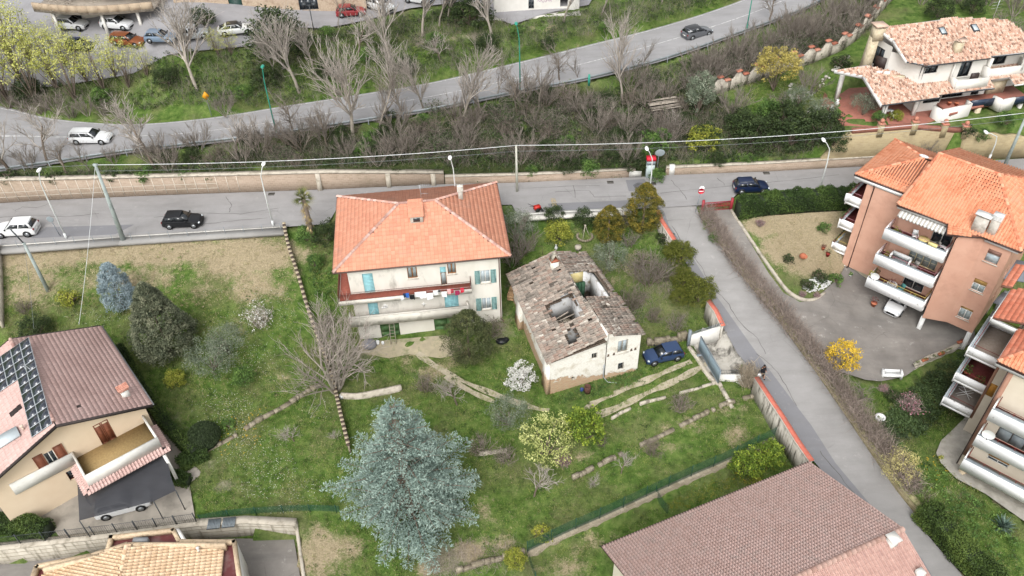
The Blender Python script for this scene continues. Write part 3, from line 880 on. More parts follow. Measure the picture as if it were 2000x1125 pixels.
def rail(mb,pts,h=1.0,sp=.12,r=.012,rr=.022,mid=True):
 """metal railing along 3-D points (base line)"""
 for a,b in zip(pts[:-1],pts[1:]):
  a,b=np.array(a,float),np.array(b,float);L=np.linalg.norm(b-a);n=max(1,int(L/sp))
  mb.tube([a+(0,0,h),b+(0,0,h)],rr,4)
  if mid:mb.tube([a+(0,0,.08),b+(0,0,.08)],rr*.7,4)
  for i in range(n+1):
   p=a+(b-a)*i/n
   mb.tube([p,p+(0,0,h)],r if 0<i<n else rr,3 if 0<i<n else 4,caps=False)
def gutter_down(mb,pts,r=.05):mb.tube(pts,r,6)
GL_={
 'glass_dark':M('glass_dark','#20262a','#2c343a',2,rough=.12,spec=.6),
 'glass_curtain':M('glass_curtain','#9aa3a3','#6a7678',6,rough=.2,spec=.5,stretch=(6,6,.4)),
 'glass_pale':M('glass_pale','#aab4b8','#8e999e',2,rough=.15,spec=.5),
}
def skirt(root,name,pts,z0,z1,mat,close=True):
 """plain closed wall ring (for plinths)"""
 mb=MB();mb.prism(pts,z0,z1);return part(name,mb,mat,root)
# ------------------------------------------------------------------ the beige house with the hipped terracotta roof
def beige_house():
 R_=thing('house','three storey beige house with hipped orange tile roof and laundry on its balcony','house',(-16.32,57.21,0),radians(6.16))
 PL=M('beige_plaster','#c8c4b9','#d3cfc6',0.8,bump=.15,bscale=30,c3='#8f8b82',s3=0.9,t3=(.56,.78),stretch=(1,1,.35))
 TL=M_tile('terracotta_flat',['#a8705a','#b67c65','#bd846b','#c38c74','#b98770'],'#9c8478',lf=(.55,.8))
 RD=M_tile('ridge_pale',['#a78378','#b99a8e','#c5aba0','#b28a7b'])
 x0,x1,y0,y1,ze=0.0,16.4,0.0,12.2,9.4
 zr=12.05
 c=[(x0,y0,ze),(x1,y0,ze),(x1,y1,ze),(x0,y1,ze)];r0,r1=(6.4,6.2,zr),(9.9,6.2,zr)
 tm,dm=MB(),MB()
 for i,P in enumerate(([c[0],c[1],r1,r0],[c[1],c[2],r1],[c[2],c[3],r0,r1],[c[3],c[0],r0])):
  roof_plane(R_,tm,dm,P,.36,.42,'flat',seed=3+i,lift=.045,patchy=.25)
 rf=part('roof',dm,M('roof_deck','#7a5648'),R_)
 part('tile',tm,TL,rf,kind='stuff')
 rm=MB()
 for k,(a,b)in enumerate(((c[0],r0),(c[1],r1),(c[2],r1),(c[3],r0),(r0,r1))):ridge_tiles(rm,a,b,.15,.42,k)
 part('ridge_tile',rm,RD,rf,kind='stuff')
 gm=MB()
 GR=M('dark_gutter','#55453f',rough=.5)
 for a,b in((c[0],c[1]),(c[1],c[2]),(c[2],c[3]),(c[3],c[0])):
  gm.tube([(a[0],a[1],ze-.08),(b[0],b[1],ze-.08)],.085,6)
 part('gutter',gm,GR,R_)
 a0,a1,b0,b1=1.2,15.4,.4,11.6
 top=ze-.1
 fF,fR,fB,fL=Fr(R_,(a0,b0),(a1,b0)),Fr(R_,(a1,b0),(a1,b1)),Fr(R_,(a1,b1),(a0,b1)),Fr(R_,(a0,b1),(a0,b0))
 zU,zL=6.25,3.2
 def rc(x0_,y0_,x1_,y1_):return fF.rect((640+x0_/3.124,340+y0_/3.124),(640+x1_/3.124,340+y1_/3.124))
 w1=rc(482,572,550,634);w2=rc(728,548,785,606)
 dU1=list(rc(205,600,290,710));dU1[2]=zU
 dU2=list(rc(682,556,728,655));dU2[2]=zU
 dL1=list(rc(240,775,318,868));dL1[2]=zL;dL1[3]=zL+2.25
 dL2=list(rc(708,715,802,818));dL2[2]=zL;dL2[3]=zL+2.3
 wr1=rc(930,590,994,660);wr2=rc(938,758,1000,822)
 dU1[3]=zU+2.35;dU2[3]=zU+2.3
 g1=rc(318,925,455,1005);g1=(g1[0],g1[1]-.1,0.1,2.45)
 g2=rc(640,880,770,985);g2=(g2[0]+.1,g2[0]+2.6,0.1,2.45)
 wm=MB()
 fF.wall(wm,-1.2,top,[w1,w2,dU1,dU2,dL1,dL2,wr1,wr2,g1,g2])
 swi=[(3,4,7.2,8.5),(8,9,7.2,8.5),(3,4,4.1,5.4),(8,9,4.1,5.4)]
 fR.wall(wm,-1.2,top,swi);fL.wall(wm,-1.2,top,[(2.5,3.5,7.2,8.5),(7,8,7.2,8.5),(7,8,4.1,5.4)])
 fB.wall(wm,-1.2,top,[(3,4,7.2,8.4),(10,11,7.2,8.4)])
 wm.add([(a0,b0,top),(a1,b0,top),(a1,b1,top),(a0,b1,top)],[(0,1,2,3)])
 part('wall',wm,PL,R_)
 sm=MB();sm.add([(x0,y0,ze-.17),(x1,y0,ze-.17),(x1,y1,ze-.17),(x0,y1,ze-.17)],[(3,2,1,0)])
 part('soffit',sm,M('soffit_paint','#b5b1a8'),R_)
 WD='#8a5a2c'
 for w_ in(w1,w2):window(R_,fF,w_,frm=WD,sill='#b8b2a6',cols=2,bar=.08)
 for w_ in(wr1,wr2):
  window(R_,fF,w_,frm='#d9d8d2',sill='#cfcabf',cols=2,glass='glass_pale')
  SH=M('pale_green_paint','#7d9e9b','#6f8f8d',4,rough=.6)
  wd=(w_[1]-w_[0])/2+.05
  shutter_leaf(R_,fF,w_[0]-wd-.03,w_[0]-.03,w_[2]-.05,w_[3]+.05,.02,SH)
  shutter_leaf(R_,fF,w_[1]+.03,w_[1]+wd+.03,w_[2]-.05,w_[3]+.05,.02,SH)
 for f,L in((fR,swi),(fL,[(2.5,3.5,7.2,8.5),(7,8,7.2,8.5),(7,8,4.1,5.4)]),(fB,[(3,4,7.2,8.4),(10,11,7.2,8.4)])):
  for w_ in L:window(R_,f,w_,frm='#d9d8d2',glass='glass_dark')
 BL=M('turquoise_blind','#86b9c0','#93c4ca',2,rough=.55)
 def blind(fr,q,mat,n=14,name='roller_blind',d=-.1):
  mb=MB();h=(q[3]-q[2])/n
  for i in range(n):fr.box(mb,q[0],q[1],d,d+.03+.012*(i%2),q[2]+h*i,q[2]+h*(i+1)-.012,.5)
  part(name,mb,mat,R_)
 for q in(dU1,dL1,dL2):blind(fF,q,BL)
 blind(fF,(dU2[0],dU2[1],dU2[3]-.75,dU2[3]),BL,5)
 window(R_,fF,(dU2[0],dU2[1],dU2[2],dU2[3]-.77),frm=WD,cols=1,name='door')
 GD=M('green_garage','#3c5a34','#4b6a40',2,rough=.6,c3='#6d7c5a',s3=1.5)
 for q in(g1,g2):
  for k in range(2):
   mb=MB();a=q[0]+(q[1]-q[0])*k/2;b=q[0]+(q[1]-q[0])*(k+1)/2
   fF.box(mb,a+.02,b-.02,-.12,-.06,q[2],q[3])
   for j in range(3):fF.box(mb,a+.1,b-.1,-.062,-.045,q[2]+.1+j*.76,q[2]+.72+j*.76)
   part('garage_door',mb,GD,R_)
 CN=M('balcony_concrete','#bdb8ad','#c9c5bb',1.2,c3='#8d897e',s3=1.1,t3=(.55,.75),bump=.2)
 RF=M('red_floor_tiles','#7d4437','#8b5042',6)
 RB=M('brown_railing','#5b342e',rough=.5)
 xe=fF.hit(917,556,1.2)[0]+.2
 dL=0.95
 mb=MB()
 fF.box(mb,-1.15,xe,0.003,dL,zU-.5,zU-.02);fL.box(mb,1.5,fL.len,0.003,1.15,zU-.5,zU-.02)
 bo=part('balcony',mb,CN,R_)
 mb=MB();fF.box(mb,-1.05,xe-.1,.004,dL-.12,zU-.02,zU+.01);fL.box(mb,1.6,fL.len,.004,1.05,zU-.02,zU+.01);part('floor',mb,RF,bo)
 mb=MB();Z0=zU-.02
 rail(mb,[fL.P(1.6,1.1,Z0),fL.P(fL.len+dL-.06,1.1,Z0),fF.P(xe-.06,dL-.06,Z0),fF.P(xe-.06,.1,Z0)],.95,.13,.012,.028)
 part('railing',mb,RB,bo)
 xe2=a1-a0-3.3
 mb=MB()
 fF.box(mb,-.55,xe2,0.003,dL,zL-.3,zL-.02)
 fF.box(mb,-.55,xe2,dL-.14,dL+.02,zL-.32,zL+.85);fF.box(mb,-.55,-.41,.003,dL-.14,zL-.02,zL+.85);fF.box(mb,xe2-.14,xe2,.003,dL-.14,zL-.02,zL+.85)
 b2=part('balcony',mb,CN,R_)
 mb=MB();fF.box(mb,-.6,xe2+.04,dL-.18,dL+.06,zL+.85,zL+.91);part('coping',mb,M('pale_coping','#c5c1b8','#b0aca3',2),b2)
 mb=MB();fF.box(mb,-.41,xe2-.14,.004,dL-.14,zL-.02,zL+.008);part('floor',mb,RF,b2)
 for k,(px,py)in enumerate(((346,808),(586,793))):
  s,z=fF.hit(640+px/3.124,340+py/3.124,.02);mb=MB()
  if k==0:
   fF.box(mb,s-.3,s+.3,.004,.03,z-.22,z-.05);fF.box(mb,s-.1,s+.18,.004,.035,z-.05,z+.3);fF.box(mb,s+.18,s+.34,.004,.032,z+.0,z+.12)
  else:
   fF.box(mb,s-.25,s+.25,.004,.03,z-.03,z+.06);fF.box(mb,s-.06,s+.06,.004,.034,z-.3,z+.22)
  part('wall_ornament',mb,M('white_paint','#dddcd8'),R_)
 mb=MB();gutter_down(mb,[fF.P(fF.len-.25,.45,top+.05),fF.P(fF.len-.12,.07,top-.4),fF.P(fF.len-.12,.07,1.2),fF.P(fF.len+.1,.15,.9),fF.P(fF.len+.3,.2,.25)],.05)
 part('downpipe',mb,M('copper_pipe','#6a4a40',rough=.5),R_)
 def on_roof(px,py,side=0):
  r=ray(px,py);lo,a=R_.location,R_.rotation_euler.z
  t=(CAMZ-11)/-r[2]
  for _ in range(30):
   p=np.array([r[0]*t-lo[0],r[1]*t-lo[1]]);x=p[0]*cos(a)+p[1]*sin(a);y=-p[0]*sin(a)+p[1]*cos(a)
   zz=ze+(zr-ze)*(min(y/6.2,(x1-x)/6.5)if side==0 else(x1-x)/6.5)
   t+=((CAMZ+r[2]*t)-zz)/-r[2]*.8
  return x,y,zz
 x,y,z=on_roof(640+545/3.124,340+300/3.124)
 mb=MB();mb.box(x-.6,y,z-.3,x+.6,y+1.9,z+.8)
 dm_=part('dormer',mb,M('dormer_plaster','#b2ada2','#9d988e',3),R_)
 mb=MB();mb.box(x-.32,y-.012,z+.18,x+.32,y+.03,z+.6);part('pane',mb,GL_['glass_dark'],dm_)
 mb=MB();tile_plane(mb,[(x-.72,y-.15,z+.82),(x+.72,y-.15,z+.82),(x+.72,y+2.3,z+1.12),(x-.72,y+2.3,z+1.12)],.36,.42,'flat',9)
 part('tile',mb,TL,dm_,kind='stuff')
 x,y,z=on_roof(640+812/3.124,340+150/3.124,1)
 mb=MB();mb.box(x-.22,y-.18,z-.4,x+.22,y+.18,z+1.0)
 ch=part('chimney',mb,M('chimney_plaster','#b8b3aa','#8f8a82',4),R_)
 mb=MB()
 for i in range(4):mb.box(x-.3,y-.25,z+1.0+i*.16,x+.3,y+.25,z+1.06+i*.16)
 mb.box(x-.12,y-.1,z+1.0,x+.12,y+.1,z+1.6)
 part('cowl',mb,M('cowl_cement','#c3beb4'),ch)
 x,y,z=on_roof(824,400)
 mb=MB();mb.tube([(x,y,z),(x,y,z+2.3)],.02,5)
 for i in range(6):mb.tube([(x-.1+.18*i,y-.28+.02*i,z+2.25),(x-.1+.18*i,y+.28-.02*i,z+2.25)],.01,3)
 mb.tube([(x-.3,y,z+2.25),(x+1.0,y,z+2.25)],.013,4)
 mb.tube([(x,y,z+1.3),(x+.7,y-.1,z+1.3)],.012,4)
 for i in range(3):mb.tube([(x+.2*i+.1,y-.2,z+1.3),(x+.2*i+.1,y+.2,z+1.3)],.01,3)
 part('aerial',mb,M('aluminium','#b9bcbe',rough=.35,metal=.7),R_)
 return R_,fF,zU,zL,xe,dL
H1=beige_house()
def laundry():
 R_,fF,zU,zL,xe,dL=H1
 def fld(s,d,z):
  p=fF.P(s,d,z);a=R_.rotation_euler.z;lo=R_.location
  return(lo[0]+p[0]*cos(a)-p[1]*sin(a),lo[1]+p[0]*sin(a)+p[1]*cos(a),lo[2]+p[2])
 items=[(450,'#cfd3d6',.3,.5,'small grey cloth'),(464,'#20304a',.3,.55,'navy cloth'),(481,'#2f62b0',.35,.6,'bright blue cloth'),(510,'#15161a',.5,.55,'black jumper'),
    (543,'#d8d8d8',.5,.6,'off white towel beside the black jumper'),(578,'#e2e2e2',.62,.8,'largest white sheet'),(619,'#dfdfe0',.62,.75,'white sheet'),(656,'#e0e0df',.5,.6,'white pillowcase'),
    (676,'#26262a',.3,.3,'short black cloth'),(706,'#e3e2e0',.5,.65,'white towel beside the pink cloth'),(738,'#d9a7a4',.35,.6,'pale pink cloth'),(757,'#a01f33',.3,.5,'crimson cloth'),(788,'#8e2a4c',.45,.55,'plum towel'),(819,'#c4213a',.35,.6,'bright red cloth')]
 zl=zU+.62
 for k,dd in enumerate((.35,.6)):
  a,b=fld(6.6,dL+dd,zl-k*.06),fld(xe+.05,dL+dd,zl-k*.06)
  mb=MB();mb.tube([a,b],.01,4)
  solo('clothes_line',mb,M('line_wire','#c8c8c8'),('clothes line nearest the beige balcony','outer clothes line hung off the beige balcony')[k],'clothes line',a)
 for i,(cx,col,wd,hh,lab)in enumerate(items):
  s,_=fF.hit(640+cx/3.124,340+(712-(cx-480)*.09)/3.124,dL+.5)
  dd=dL+(.35 if i%3 else.6);z=zl-(0 if i%3 else.06)
  mb=MB();nx,nz=7,5;V=[];F=[]
  wd*=.95
  for q in(0,1):
   for a in range(nx):
    for b in range(nz):
     u=a/(nx-1)-.5;v=b/(nz-1)
     off=.05*sin(a*2.1+i)*v+(.016 if q else-.016)
     V.append(fld(s+u*wd*(1-.08*v*sin(i)),dd+off,z-v*hh*(1-.06*sin(3*u+i))))
  for q in(0,1):
   for a in range(nx-1):
    for b in range(nz-1):
     k=q*nx*nz+a*nz+b
     F.append((k,k+1,k+nz+1,k+nz))
  mb.add(V,F)
  solo('laundry_item',mb,M('cloth_'+col[1:],col,rough=.9),lab+' pegged on the balcony clothes line','laundry',fld(s,dd,z-hh),'laundry on the balcony line')
laundry()
def plane_hit(root,P3,px,py):
 """photo pixel -> local point on the plane of three local points"""
 r=ray(px,py);lo,a=root.location,root.rotation_euler.z
 ca,sa=cos(-a),sin(-a)
 O=np.array([-lo[0]*ca+lo[1]*sa,-lo[0]*sa-lo[1]*ca,CAMZ-lo[2]])
 R=np.array([r[0]*ca-r[1]*sa,r[0]*sa+r[1]*ca,r[2]])
 P=[np.array(p,float)for p in P3[:3]]
 n=np.cross(P[1]-P[0],P[2]-P[0])
 return O+R*(np.dot(P[0]-O,n)/np.dot(R,n))
def loc_w(root,p):
 a=root.rotation_euler.z;lo=root.location
 return(lo[0]+p[0]*cos(a)-p[1]*sin(a),lo[1]+p[0]*sin(a)+p[1]*cos(a),lo[2]+p[2])
# ------------------------------------------------------------------ the roofless old farmhouse
def M_ruin_wall():
 g=NT('ruin_wall')
 n=g.noise(0.9,7,0.65);n2=g.noise(6,5,0.7)
 pl=g.ramp(n2,[(0.3,hexc('#c3bfb5')),(0.5,hexc('#d6d3ca')),(0.8,hexc('#dedbd4'))])
 pl=g.mix(g.ramp(n,[(0.52,0.0),(0.72,0.8)]),pl,hexc('#a89c84'))
 br=g.n('ShaderNodeTexBrick');br.inputs['Scale'].default_value=1.0
 br.inputs['Brick Width'].default_value=.28;br.inputs['Row Height'].default_value=.075;br.inputs['Mortar Size'].default_value=.012
 br.inputs['Color1'].default_value=(*hexc('#b07f62'),1);br.inputs['Color2'].default_value=(*hexc('#c2a283'),1);br.inputs['Mortar'].default_value=(*hexc('#9d9079'),1)
 sep=g.n('ShaderNodeSeparateXYZ');g.l(g.co(),sep.inputs[0])
 cb=g.n('ShaderNodeCombineXYZ');g.l(g.math('ADD',sep.outputs[0],sep.outputs[1]),cb.inputs[0]);g.l(sep.outputs[2],cb.inputs[1])
 g.l(cb.outputs[0],br.inputs['Vector'])
 bc=g.mix(g.ramp(n2,[(0.35,0.0),(0.75,0.8)]),br.outputs[0],hexc('#a39a84'))
 h=g.math('ADD',sep.outputs[2],g.math('MULTIPLY',g.math('SUBTRACT',n,0.5),3.2))
 h=g.math('ADD',h,g.math('MULTIPLY',sep.outputs[0],0.16))
 f=g.ramp(g.math('MULTIPLY',h,0.25),[(0.42,1.0),(0.46,0.0)])
 col=g.mix(f,pl,bc)
 g.bump(g.math('ADD',g.math('MULTIPLY',f,-0.6),n2),0.6,0.06)
 return g.done(col,0.95,0,0.1)
def ruin():
 R_=thing('ruined_farmhouse','derelict whitewashed farmhouse with holes in its old tiled roof and bare brick below','house',(3.14,50.03,0),radians(16.44))
 WM=M_ruin_wall()
 TL=M_tile('old_coppi',['#453f39','#6c645c','#857c73','#968b80','#867064','#a69d92','#beb8ae'],'#67655c',lf=(.5,.75),ls=1.3)
 WI=M('inner_whitewash','#cfcfce','#bcbcbc',1,c3='#857c6c',s3=1.3,t3=(.52,.66))
 LF,LB=(0,0,4.3),(0.15,12.1,4.8)
 RF,RB=(5.5,0,5.45),(4.85,12.1,6.45)
 PL=[LB,LF,RF,RB]
 WF,WB=(5.5,0,6.25),(5.15,5.1,6.2)
 EF,EM,EB=(8.95,0,5.2),(8.75,5.1,5.25),(8.0,12.1,5.5)
 h1=[plane_hit(R_,PL,*p)for p in[(1067,602),(1081,592),(1098,587),(1104,580),(1114,578),(1120,584),(1143,614),(1131,622),(1118,633),(1097,633),(1085,631),(1078,619)]]
 h2=[plane_hit(R_,PL,*p)for p in[(1104,650),(1112,644),(1119,639),(1125,648),(1130,658),(1135,665),(1122,674),(1112,679),(1106,664)]]
 def rag(P,sd):
  rg=random.Random(sd);O_=[]
  for a,b in zip(P,P[1:]+P[:1]):
   for k in range(4):O_.append(a+(b-a)*k/4+np.array((rg.uniform(-.16,.16),rg.uniform(-.16,.16),0)))
  return O_
 h1,h2=rag(h1,1),rag(h2,2)
 def deck(mb,P3,holes=()):
  rng=random.Random(5)
  P=np.array(P3,float);e=P[1]-P[0];e/=np.linalg.norm(e);n=np.cross(P[1]-P[0],P[2]-P[0]);n/=np.linalg.norm(n);n=n if n[2]>0 else-n;u=np.cross(n,e);u=u if u[2]>0 else-u
  q=np.stack([(P-P[0])@e,(P-P[0])@u],1);H=[np.stack([(np.array(h)-P[0])@e,(np.array(h)-P[0])@u],1)for h in holes]
  s=.25
  for i in np.arange(q[:,0].min(),q[:,0].max(),s):
   for j in np.arange(q[:,1].min(),q[:,1].max(),s):
    if pip(q,i+s/2,j+s/2)and not any(pip(h,i+s/2,j+s/2)for h in H):
     c=P[0]+e*i+u*j-n*.02
     mb.hexa([c-n*.07,c+e*s-n*.07,c+e*s+u*s-n*.07,c+u*s-n*.07,c,c+e*s,c+e*s+u*s,c+u*s])
 dk=MB();deck(dk,PL,(h1,h2))
 PW=[EF,EM,WB,WF]
 P2=[(8.62,5.1,5.25),(8.0,12.1,5.5),(7.55,12.1,5.65),(8.1,5.1,5.42)] # strip that survives along the right eave
 PB=[(8.3,9.1,5.4),EB,RB,(5.0,9.1,6.3)]
 for P in(PW,PB,P2):deck(dk,P)
 roof=part('roof',dk,M('roof_boards','#4c4238','#5d5146',5),R_)
 tm=MB()
 ov=lambda P,d:P
 tile_plane(tm,[(-.22,12.3,4.75),(-.25,-.2,4.22),(5.5,-.2,5.45),(4.9,12.3,6.47)],.25,.42,'coppo',3,holes=(h1,h2),jit=.07,drop=.012,patchy=.2,lift=.035,var=.6,colcor=.4)
 tile_plane(tm,[(9.15,-.18,5.12),(8.95,5.3,5.18),(5.1,5.3,6.22),(5.45,-.18,6.28)],.25,.42,'coppo',4,jit=.07,drop=.01,patchy=.2,lift=.035,var=.6,colcor=.4)
 tile_plane(tm,[(8.52,9.1,5.33),(8.2,12.3,5.42),(4.85,12.3,6.47),(5.0,9.1,6.33)],.25,.42,'coppo',5,jit=.08,drop=.02,patchy=.2,lift=.035,var=.6,colcor=.4)
 tile_plane(tm,[(8.85,5.2,5.17),(8.5,9.1,5.3),(8.05,9.1,5.45),(8.2,5.2,5.4)],.25,.42,'coppo',6,jit=.1,drop=.05,lift=.04)
 ridge_tiles(tm,(5.35,1.0,5.55),(4.85,12.0,6.5),.13,.35,4,.15)
 rng=random.Random(8)
 for k in range(46): # loose and slipped tiles
  a,b=rng.uniform(.2,8),rng.uniform(.5,11.8)
  q=np.array([a,b,0])
  if a<5:z=4.3+.209*a+b*.05
  elif b<5:z=6.25-(a-5.5)*.31
  else:continue
  if any(pip([(h[0],h[1])for h in hh],a,b)for hh in(h1,h2)):continue
  an=rng.uniform(0,pi)
  ca,sa=cos(an),sin(an)
  V,F=prof(TILES['coppo'],.22,.35,0,.02)
  V=np.stack([V[:,0]*ca-V[:,1]*sa+a,V[:,0]*sa+V[:,1]*ca+b,V[:,2]+z+.13],1)
  tm.add(V,F,rng.choice([.9,.5,.3]))
 part('tile',tm,TL,roof,kind='stuff')
 fF1,fF2=Fr(R_,(.2,.15),(5.5,.15)),Fr(R_,(5.5,.0),(8.8,.0))
 fR,fB,fL=Fr(R_,(8.8,0),(8.0,11.9)),Fr(R_,(8.0,11.9),(.35,11.9)),Fr(R_,(.35,11.9),(.2,.15))
 w1=fF2.rect((1207.5,667),(1225,686));w2=fF2.rect((1207.5,710),(1218,721));w3=fF1.rect((1156,691),(1166,700));w4=fF1.rect((1116,737),(1122,742))
 wm=MB()
 fF1.wall(wm,-1,4.2,[(*w3,.3),(*w4,.3)],zt=[(0,4.3),(fF1.len,5.42)])
 fF2.wall(wm,-1,5.05,[(*w1,.25),(*w2,.25)],zt=[(0,6.2),(fF2.len,5.15)])
 fR.wall(wm,-1,5.0,[(7.5,8.3,3.0,4.2,.4),(2.0,2.8,2.2,3.2,.3)],zt=[(0,5.15),(fR.len,5.4)])
 fB.wall(wm,-1,4.5,[(2,2.9,3.2,4.4,.3)],zt=[(0,5.4),(3.15,6.35),(fB.len,4.72)])
 fL.wall(wm,-1,4.1,[(1.2,2.6,3.3,4.0,.35),(5.4,6.1,1.8,2.6,.3),(8.6,9.2,2.0,2.7,.3)],zt=[(0,4.72),(fL.len,4.3)])
 wm.hexa([(5.32,.0,4.9),(5.62,0,4.9),(5.3,5.2,4.9),(5.0,5.2,4.9),(5.38,0,6.22),(5.6,0,6.22),(5.28,5.2,6.16),(5.06,5.2,6.16)])
 part('wall',wm,WM,R_)
 mb=MB();mb.hexa([(-.25,.15,-1),(.2,.15,-1),(.2,1.6,-1),(-.25,1.6,-1),(.0,.2,3.7),(.21,.2,3.7),(.21,1.5,3.7),(.0,1.5,3.7)])
 part('buttress',mb,WM,R_)
 mb=MB();mb.hexa([(-.35,8.4,-.5),(.3,8.4,-.5),(.3,9.8,-.5),(-.35,9.8,-.5),(.1,8.4,3.6),(.3,8.4,3.6),(.3,9.8,3.6),(.1,9.8,3.6)])
 part('buttress',mb,WM,R_)
 def topz(a,b):return 4.3+(a/5.3)*1.2+b*(.042+.045*a/5)-.32
 im=MB()
 im.box(.6,.5,1.9,8.4,11.6,2.05)
 part('upper_floor',im,M('rubble_floor','#6f5f50','#8d7d6b',3,bump=.6,bscale=6,c3='#6d3d2c',s3=.8,t3=(.5,.6)),R_)
 def part_wall(mb,p,q,t=.28,z0=2.05,tf=topz):
  d=np.array(q)-np.array(p);L=np.hypot(*d);d=d/L;n=np.array([-d[1],d[0]])*t
  P=[p,q,(q[0]+n[0],q[1]+n[1]),(p[0]+n[0],p[1]+n[1])]
  mb.prism(P,z0,[tf(*c)for c in P])
 im=MB()
 part_wall(im,(.55,max(p[1]for p in h1)+.1),(5.0,max(p[1]for p in h1)+.25))
 part_wall(im,(4.95,.5),(4.95,8.8))
 part_wall(im,(.5,max(p[1]for p in h2)+.05),(4.9,max(p[1]for p in h2)+.05));im.box(4.55,.7,2.05,4.75,3.2,4.9)
 im.box(.55,.5,2.05,.7,11.5,4.1);im.box(.7,.45,2.05,5.0,.6,4.1)
 tf2=lambda a,b:6.3-(a-4.9)*.3-.12
 part_wall(im,(5.25,9.3),(7.9,9.3),tf=tf2);part_wall(im,(7.95,5.3),(7.75,9.3),.2,tf=lambda a,b:5.3)
 part_wall(im,(5.5,5.2),(8.3,5.2),tf=lambda a,b:5.3)
 part('inner_wall',im,WI,R_)
 mb=MB();mb.box(5.45,9.27,3.9,6.75,9.298,5.7);part('yellow_plaster',mb,M('ochre_plaster','#b3a46d','#c4b98f',2),R_)
 for k in range(3):
  mb=MB();a=5.75+k*.36;mb.hexa([(a,8.9,2.1),(a+.32,8.85,2.1),(a+.32,8.95,2.1),(a,9.0,2.1),(a+.1,9.1-k*.1,4.5),(a+.42,9.1-k*.1,4.5),(a+.42,9.2,4.5),(a+.1,9.2,4.5)])
  part('green_shutter',mb,M('dark_green_wood','#2c4a38','#38563f',4),R_)
 rm=MB();rng=random.Random(4)
 for k in range(200):
  a=rng.uniform(.8,4.7)if k%3 else rng.uniform(5.4,7.8);b=rng.uniform(1,7)if k%3 else rng.uniform(5.5,9)
  s=rng.uniform(.06,.22);an=rng.uniform(0,pi)
  V=np.array([(x*s*1.6,y*s,z*s*.6)for z in(0,1)for x,y in((-1,-1),(1,-1),(1,1),(-1,1))])
  ca,sa=cos(an),sin(an)
  V=np.stack([V[:,0]*ca-V[:,1]*sa+a,V[:,0]*sa+V[:,1]*ca+b,V[:,2]+2.03+rng.random()*.1],1)
  rm.hexa(V,rng.random())
 part('rubble',rm,M('rubble','#8d8374','#a59b8b',6,tint=.3),R_,kind='stuff')
 for k in range(5):
  mb=MB();hc=np.mean([h[:2]for h in h1],0);x,y=hc[0]+rng.uniform(-1.6,-.4),hc[1]+rng.uniform(-1,1)
  mb.tube([(x,y,2.6+.35*k),(x+rng.uniform(1.2,2.4),y+rng.uniform(-.8,.9),3.0+rng.uniform(0,1.6))],.07,5)
  part('fallen_beam',mb,M('grey_timber','#8d8478','#a59c90',4),R_)
 window(R_,fF2,w1,-.2,frm='#8b867c',glass='glass_pale',cols=2,bar=.09,sill='#8d877c')
 window(R_,fF2,w2,-.18,frm='#8b867c',glass='glass_dark',cols=1,bar=.08,sill='#8d877c')
 window(R_,fF1,w3,-.2,frm='#8b867c',glass='glass_dark',cols=2,bar=.06)
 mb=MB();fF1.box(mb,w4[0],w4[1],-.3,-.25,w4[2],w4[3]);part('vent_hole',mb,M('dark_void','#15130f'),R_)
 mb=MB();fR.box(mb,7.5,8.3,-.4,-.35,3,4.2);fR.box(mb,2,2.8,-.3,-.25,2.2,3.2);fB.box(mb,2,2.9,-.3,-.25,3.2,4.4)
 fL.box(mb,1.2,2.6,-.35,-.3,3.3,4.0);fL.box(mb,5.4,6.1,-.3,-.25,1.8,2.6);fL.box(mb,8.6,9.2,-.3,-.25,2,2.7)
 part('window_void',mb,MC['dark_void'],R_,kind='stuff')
 for px,py in((1188,694),(1199,691),(1233,683),(1241,681)):
  s,z=fF2.hit(px,py,.02);mb=MB();fF2.box(mb,s-.08,s+.08,.003,.05,z-.12,z+.12);fF2.box(mb,s-.12,s+.12,.003,.04,z-.16,z-.1)
  part('tie_plate',mb,M('rusty_iron','#5a5048','#6d5846',8),R_)
 c=(4.15,10.4);z=5.9
 mb=MB();mb.box(c[0]-.38,c[1]-.3,z-.5,c[0]+.38,c[1]+.3,z+1.0)
 ch=part('chimney',mb,WM,R_)
 mb=MB();mb.box(c[0]-.42,c[1]-.34,z+1.0,c[0]+.42,c[1]+.34,z+1.16);part('brick_band',mb,M('red_brick','#8c4f3a','#9c624b',6),ch)
 mb=MB()
 mb.hexa([(c[0]-.4,c[1]-.3,z+1.16),(c[0]-.3,c[1]-.3,z+1.16),(c[0]-.3,c[1]+.3,z+1.16),(c[0]-.4,c[1]+.3,z+1.16),(c[0]-.08,c[1]-.3,z+1.8),(c[0]+.02,c[1]-.3,z+1.8),(c[0]+.02,c[1]+.3,z+1.8),(c[0]-.08,c[1]+.3,z+1.8)])
 mb.hexa([(c[0]+.3,c[1]-.3,z+1.16),(c[0]+.4,c[1]-.3,z+1.16),(c[0]+.4,c[1]+.3,z+1.16),(c[0]+.3,c[1]+.3,z+1.16),(c[0]+.02,c[1]-.3,z+1.8),(c[0]+.1,c[1]-.3,z+1.8),(c[0]+.1,c[1]+.3,z+1.8),(c[0]+.02,c[1]+.3,z+1.8)])
 mb.ball((c[0],c[1],z+1.9),(.14,.2,.12));part('cap',mb,M('lichen_stone','#8a8477','#a59f90',5),ch)
 mb=MB();mb.tube([fF1.P(fF1.len-.12,.1,2.2),fF1.P(fF1.len-.12,.1,.6),fF1.P(fF1.len+.2,.5,.15),fF1.P(fF1.len+.9,.9,.25)],.05,6)
 part('downpipe',mb,M('zinc','#a3a8aa',rough=.4,metal=.5),R_)
 return R_
RUIN=ruin()
